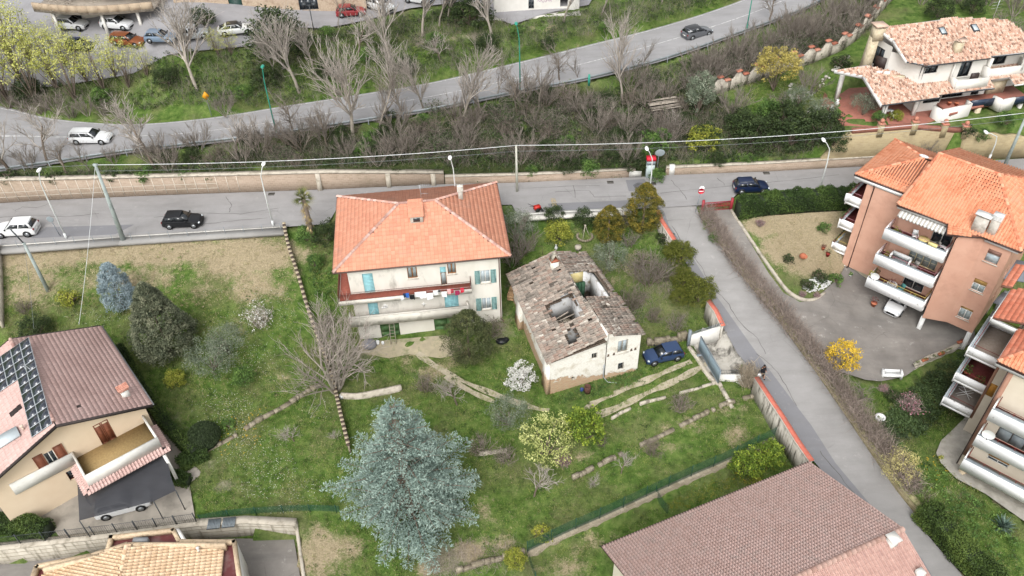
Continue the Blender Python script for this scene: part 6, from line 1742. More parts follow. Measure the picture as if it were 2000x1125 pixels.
 mb=MB();f.wall(mb,-1,6,[w_,(8.5,9.5,.6,2.0)]);Fr(R3,(8,.4),(8,7)).wall(mb,-1,6);Fr(R3,(-3,7),(-3,.4)).wall(mb,-1,6);mb.add([(-3,.4,6),(8,.4,6),(8,7,6),(-3,7,6)],[(0,1,2,3)]);Fr(R3,(8,7),(-3,7)).wall(mb,-1,6)
 part('wall',mb,MC['villa_white'],R3);window(R3,f,w_,frm='#5a5c5f',glass='glass_dark',rows=3)
 mb=MB();s,z=f.hit(1062,2,.02)
 pts=[fp for fp in[f.P(s-.8+.12*i,.02,max(z,.6)+.18*sin(i*1.9)+.1*sin(i*.7))for i in range(16)]]
 mb.tube(pts,.022,4);part('graffiti',mb,M('magenta_paint','#8e4f8a'),R3)
 mb=MB();f.box(mb,-3,11,.02,1.4,-.4,.1);part('footway',mb,MC['kerb_stone'],R3)
upper_houses()
# ------------------------------------------------------------------ walls, fences, street furniture
def offs(P,o):
 P=np.array([p[:2]for p in P],float);T=np.gradient(P,axis=0);T/=np.linalg.norm(T,axis=1)[:,None]+1e-9
 return P+np.stack([-T[:,1],T[:,0]],1)*o
def ribbon(mb,P,o0,o1,zb,zt,tint=.5,closed_ends=True):
 """solid band along P (left side positive offsets)"""
 A,B=offs(P,o0),offs(P,o1);n=len(P)
 zb=[zb]*n if np.ndim(zb)==0 else zb;zt=[zt]*n if np.ndim(zt)==0 else zt
 V=[]
 for i in range(n):V+=[(*A[i],zb[i]),(*B[i],zb[i]),(*B[i],zt[i]),(*A[i],zt[i])]
 F=[]
 for i in range(n-1):
  for j in range(4):F.append((4*i+j,4*i+4+j,4*i+4+(j+1)%4,4*i+(j+1)%4))
 F+=[(0,1,2,3),(4*n-1,4*n-2,4*n-3,4*n-4)]
 mb.add(V,F,tint)
def M_stone(name,cs,mortar,bw=.45,bh=.22,grid=None,noise=1.0,stain='#7f7361'):
 g=NT(name)
 sep=g.n('ShaderNodeSeparateXYZ');g.l(g.co(),sep.inputs[0])
 cb=g.n('ShaderNodeCombineXYZ');g.l(g.math('ADD',sep.outputs[0],g.math('MULTIPLY',sep.outputs[1],.6)),cb.inputs[0]);g.l(sep.outputs[2],cb.inputs[1])
 vec=g.mix(.06*noise,cb.outputs[0],g.noise(2,3,sock='Color'))
 br=g.n('ShaderNodeTexBrick');br.inputs['Scale'].default_value=1;br.inputs['Brick Width'].default_value=bw;br.inputs['Row Height'].default_value=bh;br.inputs['Mortar Size'].default_value=.02
 br.inputs['Color1'].default_value=(*hexc(cs[0]),1);br.inputs['Color2'].default_value=(*hexc(cs[1]),1);br.inputs['Mortar'].default_value=(*hexc(mortar),1)
 g.l(vec,br.inputs['Vector'])
 col=g.mix(g.math('MULTIPLY',g.noise(5,5,.7),.7),br.outputs[0],hexc(cs[2]))
 col=g.mix(g.ramp(g.noise(.5,6,.65),[(.5,0.0),(.8,.8)]),col,hexc(stain))
 g.bump(g.math('SUBTRACT',g.noise(8,4),g.math('MULTIPLY',br.outputs['Fac'],.8)),.6,.04)
 return g.done(col,.9,0,.1)
ST_PINK=M_stone('pinkish_stone',('#8f7e6e','#a39283','#988878'),'#a99c8c')
ST_YEL=M_stone('yellow_stone',('#978869','#ab9d7d','#9e8f70'),'#a89c82',.5,.2)
ST_GREY=M_stone('garden_stone',('#7f7767','#989080','#857c6c'),'#6b6354',.4,.2,stain='#6b644f')
COP=M('coping_cement','#a39b8d','#b3ab9d',2,c3='#7b7466',s3=1.5)
TERR=M_tile('terracotta_cap',['#955d4b','#a56c59','#af7a67','#9b6653'],'#86695c',lf=(.5,.75))
def street_walls():
 a=[p for p in wallL if p[0]<=W(868,360,6)[0]+.1]
 L=wthing('retaining_wall','long pinkish stone retaining wall along the far side of the street, left part','retaining wall',a[3])
 tops=[ztop(p[0],p[1]+.1,py)for p,py in zip(a,(360,352,351,346,337,338))]
 a2=[(p[0],p[1]+.03,p[2])for p in a]
 mb=MB();ribbon(mb,a2,0,.55,[p[2]-.5 for p in a],tops);part('masonry',mb,ST_PINK,L)
 mb=MB();ribbon(mb,a2,-.08,.6,[t+.002 for t in tops],[t+.14 for t in tops]);part('coping',mb,COP,L)
 mb=MB();x0,x1=a[0][0],W(470,375,6)[0]
 for x in np.arange(max(x0,-62),x1,1.15):
  y=yat(a2,x);z1=np.interp(x,[p[0]for p in a],tops)
  mb.box(x,y-.035,6.2,x+.06,y,z1-.1)
 for zz in(6.7,7.3):
  pts=[(x,yat(a2,x))for x in np.arange(-62,x1,3)]
  for p,q in zip(pts[:-1],pts[1:]):mb.add([(p[0],p[1]-.03,zz),(q[0],q[1]-.03,zz),(q[0],q[1]-.03,zz+.05),(p[0],p[1]-.03,zz+.05)],[(0,1,2,3)])
 part('raised_joint',mb,M('pale_mortar','#bdb3a4','#c9c0b2',3),L,kind='stuff')
 for px in(355/2.812+500,730/2.812+500,975/2.812+500):
  x=W(px,370,6)[0];y=yat(a2,x);mb=MB();zt=np.interp(x,[p[0]for p in a],tops)
  mb.hexa([(x-.25,y-.3,5.6),(x+.25,y-.3,5.6),(x+.25,y,5.6),(x-.25,y,5.6),(x-.25,y-.08,zt),(x+.25,y-.08,zt),(x+.25,y,zt),(x-.25,y,zt)]);part('buttress',mb,COP,L)
 mb=MB()
 for px,py in((233,0),(620,0),(910,0),(60,0)):
  pass
 for nm,pts,tp,lab in(('low_wall',[(870,360,6),(1008,357,6),(1100,353,6),(1240,346,6)],.95,'low pinkish stone wall along the street behind the tall pole'),
      ('low_wall',[(1300,343,6),(1500,334,6.3),(1700,322,6.6),(1760,318,6.8)],.95,'low stone wall along the street between kiosk and villa wall')):
  P=WL(pts);P=[(p[0],p[1]+.03,p[2])for p in P]
  L=wthing(nm,lab,'wall',P[0])
  mb=MB();ribbon(mb,P,0,.4,[p[2]-.5 for p in P],[p[2]+tp for p in P]);part('masonry',mb,ST_PINK,L)
  mb=MB();ribbon(mb,P,-.05,.45,[p[2]+tp+.002 for p in P],[p[2]+tp+.1 for p in P]);part('coping',mb,COP,L)
  if pts[0][0]==870:
   q0,q1=W(1228,347,6),W(1252,346,6)
   mb=MB();mb.hexa([(q0[0],q0[1]-.02,6.1),(q1[0],q1[1]-.02,6.1),(q1[0],q1[1]+.02,6.1),(q0[0],q0[1]+.02,6.1),(q0[0],q0[1]-.02,6.9),(q1[0],q1[1]-.02,6.8),(q1[0],q1[1]+.02,6.8),(q0[0],q0[1]+.02,6.9)])
   part('whitewashed_patch',mb,MC['white_render'],L)
street_walls()
def villa_walls():
 P=[W(px,py,z)for px,py,z in[(1594,331,6.5),(1650,327,6.6),(1760,318,6.8),(1868,311,7.0)]]
 P=[(p[0],float(yat(wallL,p[0]))+.2,p[2])for p in P]
 L=wthing('retaining_wall','tall yellow stone retaining wall below the villa terrace with red brick parapet','retaining wall',P[1])
 tops=[ztop(p[0],p[1],py)for p,py in zip(P,(322,262,253,262))]
 P2=[P[0],((P[0][0]+P[1][0]*3)/4,(P[0][1]+P[1][1]*3)/4,P[1][2])]+P[1:];tops=[tops[0],tops[1]-.3]+tops[1:]
 mb=MB();ribbon(mb,P2,0,.6,[p[2]-.5 for p in P2],tops);part('masonry',mb,ST_YEL,L)
 mb=MB();ribbon(mb,P2[2:],.05,.5,[t+.002 for t in tops[2:]],[t+.5 for t in tops[2:]]);part('brick_parapet',mb,M('red_brick_parapet','#85564a','#936457',3,c3='#74503f',s3=2),L)
 for px,py in((1702,252),(1765,246),(1824,238),(1866,262)):
  x=W(px,300,7)[0];b=[p for p in P2];x=np.interp(px,[1650,1760,1868],[P[1][0],P[2][0],P[3][0]]);y=yat(P2,x);zt=np.interp(x,[p[0]for p in P2],tops)
  mb=MB();mb.box(x-.3,y-.1,zt-.6,x+.3,y+.55,zt+.9);pr=part('pillar',mb,ST_YEL,L)
  mb=MB();mb.box(x-.36,y-.16,zt+.9,x+.36,y+.61,zt+1.0);mb.ball((x,y+.22,zt+1.25),.25,8,6);part('pillar_ball',mb,TERR,pr)
 P=[W(px,py,z)for px,py,z in[(1868,311,7.0),(1930,306,7.1),(2000,300,7.2),(2080,294,7.2)]];P=[(p[0],float(yat(wallL,p[0]))+.15,p[2])for p in P]
 L=wthing('retaining_wall','pale stone retaining wall with scalloped top right of the villa wall','retaining wall',P[1])
 n=26;Q=[];T=[]
 for i in range(n+1):
  t=i/n*3;k=min(int(t),2);f=t-k;q=np.array(P[k])*(1-f)+np.array(P[k+1])*f;q[1]=float(yat(wallL,q[0]))+.15;Q.append(tuple(q));T.append(ztop(q[0],q[1],262+(q[0]-P[0][0])*1.2)+.25*abs(sin(i*.6)))
 mb=MB();ribbon(mb,Q,0,.5,[p[2]-.5 for p in Q],T);part('masonry',mb,ST_YEL,L)
 pts=[(1384,190),(1420,178),(1455,166),(1500,150),(1550,134),(1600,117),(1640,100),(1672,78),(1700,48),(1724,20),(1750,-8)]
 G_=GL(pts);S=smoothline(G_,5)
 L=wthing('garden_wall','pale garden wall with curved crests and terracotta caps climbing towards the villa','garden wall',G_[3])
 WH=M('weathered_wall','#a39c8f','#b3ac9f',1.2,c3='#6e695f',s3=1.4,t3=(.5,.75))
 d=[0]
 for a,b in zip(S[:-1],S[1:]):d.append(d[-1]+hypot(a[0]-b[0],a[1]-b[1]))
 N=int(d[-1]/.35);Q=[];T=[];per=2.6
 for i in range(N+1):
  s=d[-1]*i/N;q=[np.interp(s,d,[p[k]for p in S])for k in range(3)];Q.append(tuple(q))
  ph=(s%per)/per;T.append(q[2]+1.35+.75*max(0,1-abs(ph-.5)*4)**.6)
 mb=MB();ribbon(mb,Q,0,.22,[q[2]-.6 for q in Q],T);part('masonry',mb,WH,L)
 k=0;s=per/2
 while s<d[-1]:
  for off,hz in((0,2.12),(per*.42,1.42)):
   ss=s+off
   if ss>d[-1]:continue
   q=[np.interp(ss,d,[p[k_]for p in S])for k_ in range(3)];q2=[np.interp(ss+.1,d,[p[k_]for p in S])for k_ in range(3)]
   t=np.array([q2[0]-q[0],q2[1]-q[1]]);t/=np.linalg.norm(t)+1e-9;m=np.array([-t[1],t[0]]);c=np.array(q[:2])+m*.11
   mb=MB();z=q[2]+hz
   V=[(*(c+t*a+m*b),z+zz)for zz,sc in((0,1),(.16,.75))for a,b in((-.42*sc,-.28*sc),(.42*sc,-.28*sc),(.42*sc,.28*sc),(-.42*sc,.28*sc))]
   mb.hexa(V,(k*37%10)/10);part('wall_cap',mb,TERR,L);k+=1
  s+=per
 for i in range(0,N,7):
  q=Q[i];mb=MB();ribbon(mb,[Q[i],Q[min(i+1,N)]],-.06,-.003,q[2]-.2,q[2]+1.3);part('rib',mb,M('dark_joint','#6d675c'),L,kind='stuff')
villa_walls()
def lane_walls():
 for pts,zb,lab in(([(1283,412),(1291,432),(1316,470)],0,'short stretch of white wall with red cap beside the lane junction'),
      ([(1382,588),(1397,608),(1411,638)],0,'white wall with red cap between round shrubs and gate forecourt'),
      ([(1476,738),(1500,775),(1530,820),(1556,862),(1584,902)],1,'long stained wall with red cap between lower garden and lane')):
  P=[W(px,py,lz(py)+.7)for px,py in pts]
  L=wthing('lane_wall',lab,'wall',P[0])
  top=[p[2]for p in P]
  mb=MB();ribbon(mb,P,-.12,.12,[t-3.2 for t in top],top);part('masonry',mb,M('streaked_plaster','#9c978c','#b5b0a5',1,c3='#4b473f',s3=1.5,t3=(.5,.66),stretch=(3,3,.35)),L)
  mb=MB();ribbon(mb,P,-.2,.34,[t+.002 for t in top],[t+.06 for t in top]);part('slab',mb,M('cement_slab','#a79f94','#b3aba0',3),L)
  mb=MB();ribbon(mb,P,-.14,.3,[t+.062 for t in top],[t+.12 for t in top]);part('red_cap',mb,M('red_cap_tile','#a8584a','#b86a58',3,c3='#8c6a60',s3=2.5),L)
 P=[p for p in laneR if p[1]>20][1:];P=smoothline(P,3)
 S=[]
 L=wthing('lane_wall','low mossy yellowish wall along the right side of the lane under the bare hedge','wall',P[4])
 tops=[max(Z(p[0]+.9,p[1]+.3),p[2])+.15+.06*sin(i*1.7)for i,p in enumerate(P)]
 mb=MB();ribbon(mb,P,.02,.55,[p[2]-.6 for p in P],tops);part('masonry',mb,M_stone('mossy_stone',('#8f8468','#a59b7d','#8a8065'),'#6f6a4f',.5,.22,stain='#5b5a33'),L)
 mb=MB();ribbon(mb,P,.0,.57,[t+.002 for t in tops],[t+.07 for t in tops]);part('coping',mb,M('yellow_coping','#a39a78','#8d8a63',1.5,c3='#5d5f38',s3=1.2,t3=(.5,.62)),L)
 K=GL([(1426,412),(1446,442),(1478,490),(1506,530),(1535,568),(1562,585),(1590,588),(1612,574)])
 K=smoothline(K,3);L=wthing('driveway_kerb','curved stone kerb between driveway and bare garden of the salmon house','kerb',K[3]);mb=MB();ribbon(mb,K,0,.22,[p[2]-.3 for p in K],[p[2]+.22 for p in K]);part('edging',mb,COP,L)
 a,b=G(1346,674),W(1408,634,2.2);b=(b[0],b[1],Z(b[0],b[1]))
 a=np.array(a);b=np.array(W(1407,655,1.6));d=(b-a)[:2];Lh=np.hypot(*d)
 Rt=thing('gate_wall','white wall with grey grille beside the open driveway gate','wall',tuple(a),atan2(d[1],d[0]))
 zt=1.35;rise=b[2]-a[2]
 mb=MB();mb.hexa([(0,-.1,-.6),(Lh,-.1,-.6),(Lh,.1,-.6),(0,.1,-.6),(0,-.1,zt),(Lh,-.1,zt+rise),(Lh,.1,zt+rise),(0,.1,zt)]);part('masonry',mb,MC['white_render'],Rt)
 mb=MB();rail(mb,[(0.1,0,zt),(Lh,0,zt+rise)],.35,.11,.02,.02);part('grille',mb,M('grey_steel','#737b80',rough=.5),Rt)
 mb=MB();mb.box(-.25,-.15,-.5,-.0,.15,2.0);part('post',mb,MC['grey_steel'],Rt)
 a=np.array(G(1364,683));b=np.array(W(1402,752,a[2]-.1));d=(b-a)[:2];Lh=np.hypot(*d)
 Gt=thing('driveway_gate','long open grey bar gate leaf across the end of the wheel tracks','gate',tuple(a),atan2(d[1],d[0]))
 mb=MB()
 mb.box(0,-.04,.1,Lh,.04,.22);mb.box(0,-.04,1.75,Lh,.04,1.87);mb.box(0,-.04,.22,.08,.04,1.75);mb.box(Lh-.08,-.04,.22,Lh,.04,1.75);mb.box(Lh/2-.04,-.04,.22,Lh/2+.04,.04,1.75);part('frame',mb,MC['grey_steel'],Gt)
 n=int(Lh/.13)
 for i in range(n):mb=MB();mb.box(.1+i*.13,-.02,.22,.17+i*.13,.02,1.75);part('bar',mb,M('blue_grey_steel','#7d8d96',rough=.5),Gt)
 mb=MB();mb.box(.6,-.5,.05,.9,.5,.1);mb.box(.6,-.04,.1,.9,.04,.13);part('foot',mb,MC['grey_steel'],Gt,kind='stuff')
 P=[W(1402,728,1.0),W(1438,727,1.15),W(1468,727,1.3)]
 L=wthing('forecourt_railing','low white wall with dark bar railing below the gate forecourt','railing',P[0])
 mb=MB();ribbon(mb,P,-.12,.12,-1.0,[.75,.85,.95]);part('plinth',mb,MC['white_render'],L);mb=MB();rail(mb,[(p[0],p[1],z)for p,z in zip(P,(.75,.85,.95))],.6,.14,.014,.02);part('bars',mb,M('dark_iron','#3d4144',rough=.5),L)
 a=np.array(G(1371,414));b=np.array(G(1427,409));d=(b-a)[:2];Lh=np.hypot(*d)
 Rt=thing('red_gate','red metal driveway gate between stop sign and clipped hedge','gate',tuple(a),atan2(d[1],d[0]));RM=M('red_gate_paint','#96303a','#8a2c34',3,rough=.5)
 for x in(0,Lh):
  mb=MB();mb.box(x-.12,-.12,-.2,x+.12,.12,1.5);part('post',mb,RM,Rt)
 mb=MB();mb.box(.12,-.03,.1,Lh-.12,.03,.17);mb.box(.12,-.03,1.1,Lh-.12,.03,1.17);mb.box(.12,-.03,.6,Lh-.12,.03,.65);part('rails',mb,RM,Rt,kind='stuff')
 for i in range(int(Lh/.16)):
  mb=MB();x=.2+i*.16;mb.box(x,-.02,.17,x+.05,.02,1.1);part('bar',mb,RM,Rt)
 p=np.array(G(1358,414));L=thing('road_sign','red and white no entry sign on a leaning grey pole by the red gate','road sign',tuple(p))
 tp=(.25,-.1,2.9);mb=MB();mb.tube([(0,0,-.2),tp],.035,8);part('pole',mb,MC['grey_steel'],L)
 mb=MB();k=20;c=np.array((.24,-.17,2.75));V=[c]+[c+(.33*cos(q),0,.33*sin(q))for q in np.linspace(0,2*pi,k,endpoint=False)]
 V2=[v+np.array((0,.03,0))for v in V];mb.add(V+V2,[(0,1+i,1+(i+1)%k)for i in range(k)]+[(k+1,k+2+(i+1)%k,k+2+i)for i in range(k)]+[(1+i,1+(i+1)%k,k+2+(i+1)%k,k+2+i)for i in range(k)])
 part('disc',mb,M('sign_red','#b3122a',rough=.4),L);mb=MB();mb.box(c[0]-.24,c[1]-.012,c[2]-.06,c[0]+.24,c[1]-.002,c[2]+.06);part('white_bar',mb,M('sign_white','#dcdcdc',rough=.4),L)
 mb=MB();c2=c+(.05,.12,.3);mb.ball(c2,(.28,.03,.28),14,8);part('mirror',mb,MC['sign_white'],L)
lane_walls()
def garden_edges():
 for pts,h,w_,mat,name,lab in(
  ([(1105,942),(1150,920),(1200,895),(1250,872),(1300,848),(1350,822),(1400,798),(1440,782),(1482,772)],.4,.35,ST_GREY,'terrace_edging','long stone edging crossing the terraced garden below the wheel tracks'),
  ([(1178,828),(1215,806),(1260,786),(1300,777),(1345,764),(1400,748)],.25,.2,COP,'terrace_edging','thin concrete edging just below the wheel tracks'),
  ([(1404,750),(1416,772),(1430,797)],.35,.3,COP,'terrace_edging','short concrete edging running down from the grey gate'),
  ([(1345,678),(1362,700),(1384,735),(1404,750)],.15,.35,COP,'gate_track','concrete strip under the grey gate'),
  ([(394,885),(430,868),(470,845),(510,818),(560,792),(600,765),(626,753)],.3,.35,ST_GREY,'stone_edging','pale stone edging rising across the left garden'),
  ([(668,778),(700,779),(740,772),(785,762)],.7,.25,COP,'low_wall','low pale wall beside the leafless fig below the beige house'),
  ([(1263,672),(1305,668),(1340,660)],.8,.45,ST_GREY,'low_wall','crumbling stone wall above the blue parked car'),
  ([(578,1020),(584,1060),(594,1130),(600,1200)],.25,.25,COP,'low_wall','low wall dividing asphalt yard from brown ground near the cedar'),
  ([(0,484),(4,560),(6,640)],1.0,.25,COP,'low_wall','weathered wall at the far left of the sandy plot'),
  ([(935,888),(965,885),(990,881)],.3,.25,COP,'low_wall','short fragment of wall beside the cedar'),
  ([(880,1122),(930,1105),(985,1090),(1025,1078)],.5,.3,ST_GREY,'low_wall','rubble wall in the scrub below the cedar'),
 ):
  P=smoothline(GL(pts),4)if name!='planter_wall' else GL(pts);rng=random.Random(len(pts));L=wthing(name,lab,'wall' if 'wall' in name else 'edging',P[0])
  ns=0;mb=MB()
  if mat is ST_GREY or name=='terrace_edging':
   d=[0]
   for a,b in zip(P[:-1],P[1:]):d.append(d[-1]+hypot(a[0]-b[0],a[1]-b[1]))
   s=0
   while s<d[-1]-.1:
    l=rng.uniform(.22,1.1);q0=[np.interp(s,d,[p[k]for p in P])for k in range(3)];q1=[np.interp(min(s+l,d[-1]),d,[p[k]for p in P])for k in range(3)]
    mb=MB();hh=h*rng.uniform(.45,1.1);ribbon(mb,[q0,q1],-w_/2*rng.uniform(.85,1.1),w_/2*rng.uniform(.85,1.1),[q0[2]-.4,q1[2]-.4],[q0[2]+hh,q1[2]+hh]);(part('stone',mb,mat,L)if rng.random()>.1 else 0);s+=l+.02
  else:
   ribbon(mb,P,-w_/2,w_/2,[p[2]-.6 for p in P],[p[2]+h+.03*rng.random()for p in P]);part('masonry',mb,mat,L)
 P=GL([(557,446),(566,490),(585,548),(603,610),(622,665),(640,712),(655,762),(668,820),(684,884)]);P=smoothline(P,4)
 L=wthing('boundary_wall','slim boundary wall with striped tile coping left of the beige house','wall',P[4]);mb=MB();ribbon(mb,P,-.09,.09,[p[2]-.5 for p in P],[p[2]+.75 for p in P]);part('masonry',mb,ST_GREY,L)
 d=[0]
 for a,b in zip(P[:-1],P[1:]):d.append(d[-1]+hypot(a[0]-b[0],a[1]-b[1]))
 n=int(d[-1]/.25);rng=random.Random(1);cs=M_tile('coping_stripes',['#4b4038','#8f8168','#b3a78e','#6d5f50'],None)
 for i in range(n):
  s=i*.25;q0=[np.interp(s,d,[p[k]for p in P])for k in range(3)];q1=[np.interp(s+.23,d,[p[k]for p in P])for k in range(3)]
  mb=MB();ribbon(mb,[q0,q1],-.17,.17,[q0[2]+.752,q1[2]+.752],[q0[2]+.82,q1[2]+.82],.1 if i%2 else.7);part('tile',mb,cs,L)
 def mesh_fence(pts,lab,wall=True,h=1.5,zoff=0):
  P=smoothline([W(*p)for p in pts],4);L=wthing('mesh_fence',lab,'fence',P[0])
  if wall:mb=MB();ribbon(mb,P,-.2,.2,[p[2]-2.2 for p in P],[p[2]for p in P]);part('wall',mb,ST_GREY,L)
  g=MC.get('green_mesh')
  if not g:
   q=NT('green_mesh');v=q.n('ShaderNodeTexChecker');v.inputs['Scale'].default_value=26;q.l(q.co(),v.inputs[0])
   g=q.done(hexc('#24503f'),.7,0,.2,alpha=q.math('ADD',q.math('MULTIPLY',v.outputs['Fac'],.3),.32));MC['green_mesh']=g
  mb=MB();
  for a,b in zip(P[:-1],P[1:]):mb.add([(a[0],a[1],a[2]+.03),(b[0],b[1],b[2]+.03),(b[0],b[1],b[2]+h),(a[0],a[1],a[2]+h)],[(0,1,2,3)])
  part('mesh',mb,g,L)
  d=[0]
  for a,b in zip(P[:-1],P[1:]):d.append(d[-1]+hypot(a[0]-b[0],a[1]-b[1]))
  k=0
  for s in np.arange(0,d[-1],2.2):
   q=[np.interp(s,d,[p[k_]for p in P])for k_ in range(3)];mb=MB();mb.tube([(q[0],q[1],q[2]-.2),(q[0],q[1],q[2]+h+.08)],.035,5);part('post',mb,M('dark_green_post','#1f3f33',rough=.5),L)
 mesh_fence([(1030,1078,-1.3),(1100,1044,-1.2),(1190,1004,-1.0),(1280,962,-.8),(1350,930,-.6),(1420,900,-.4),(1470,875,-.2),(1512,855,0)],'long green mesh fence on a stone wall below the terraced garden')
 mesh_fence([(1280,966,-1.3),(1288,985,-1.8),(1304,1006,-2.0)],'short dark green mesh divider by the big pink roof',False,1.2)
 mesh_fence([(1030,1086,-2.2),(1038,1110,-2.2),(1052,1150,-2.2)],'green mesh divider at the bottom edge beside the dry lawn',False,1.2)
 mesh_fence([(392,1018,-.6),(450,1008,-.7),(520,1002,-.8),(600,998,-.9),(665,1000,-1.0)],'green mesh fence along the lower edge of the daisy lawn',False,.9)
 P=WL([(-200,1078,-.3),(0,1067,-.3),(213,1043,-.3),(384,1020,-.35),(480,1014,-.4),(578,1019,-.5)]);CW=M('streaky_block_wall','#a39c8e','#b5aea1',1,c3='#5d5749',s3=1.1,t3=(.5,.7),stretch=(2.5,2.5,.4),bump=.2)
 L=wthing('retaining_wall','stained concrete block wall below the iron fence at lower left','retaining wall',P[2]);mb=MB();ribbon(mb,P,-.4,.25,-3,[p[2]for p in P]);part('masonry',mb,CW,L)
 mb=MB();ribbon(mb,P,-.43,.28,[p[2]+.002 for p in P],[p[2]+.1 for p in P]);part('coping',mb,COP,L)
 for z in(-.8,-1.3,-1.8):
  mb=MB();ribbon(mb,P,-.415,-.39,z,z+.03);part('joint',mb,M('joint_dark','#77705f'),L)
 q=[(p[0],p[1],p[2]+.1)for p in P[:4]];L=wthing('iron_fence','black iron bar fence in front of the shaded white car','fence',q[2]);mb=MB();rail(mb,q,1.1,.16,.012,.02);part('bars',mb,MC['dark_iron'],L,kind='stuff')
 for i,f in enumerate(np.linspace(.02,1,14)):
  t=f*3;k=min(int(t),2);a=np.array(q[k])*(1-t+k)+np.array(q[k+1])*(t-k);mb=MB();mb.box(a[0]-.035,a[1]-.035,a[2],a[0]+.035,a[1]+.035,a[2]+1.25);part('post',mb,MC['dark_iron'],L)
 for k,(px,py)in enumerate(((418,1024),(447,1021))):
  a=W(px,py,-.2);mb=MB();nb=9
  L=thing('steel_grating',('left','right')[k]+' one of the two grey steel gratings on the lower wall','grating',a,.08);
  for i in range(nb):mb.box(-.5+i*.115,-.42,0,-.42+i*.115,.42,.06)
  part('bars',mb,MC['grey_steel'],L,kind='stuff');mb=MB();mb.box(-.52,-.47,.0,.5,-.425,.07);mb.box(-.52,.425,0,.5,.47,.07);part('rim',mb,MC['dark_iron'],L,kind='stuff')
 P=WL([(0,488,5.9),(120,480,5.9),(240,472,5.9),(400,462,5.9),(556,451,5.9)]);L=wthing('wire_fence','thin wire fence on slender posts between pavement and sandy plot','fence',P[2]);d0,d1=P[0][0],P[-1][0]
 for x in np.arange(d0,d1,1.9):
  y=yat(P,x);mb=MB();mb.tube([(x,y,5.2),(x,y,6.95)],.025,5);part('post',mb,MC['grey_steel'],L)
 mb=MB()
 for z in(6.1,6.5,6.9):mb.tube([(p[0],p[1],z)for p in P],.008,3)
 part('wires',mb,MC['grey_steel'],L,kind='stuff')
 A=[p for p in urS];O=offs(A,-.35);A=[(O[i][0],O[i][1],A[i][2])for i in range(len(A))]
 L=wthing('guard_rail','grey steel guard rail along the downhill side of the upper road','guard rail',A[20]);mb=MB();ribbon(mb,A,-.03,.03,[p[2]+.45 for p in A],[p[2]+.75 for p in A]);part('rail',mb,M('galvanised','#7c8285','#8b9194',3,rough=.5,metal=.3),L)
 for i in range(0,len(A),2):
  mb=MB();a=A[i];mb.box(a[0]-.05,a[1]-.1,a[2]-.8,a[0]+.05,a[1]-.03,a[2]+.72);part('post',mb,MC['galvanised'],L)
garden_edges()
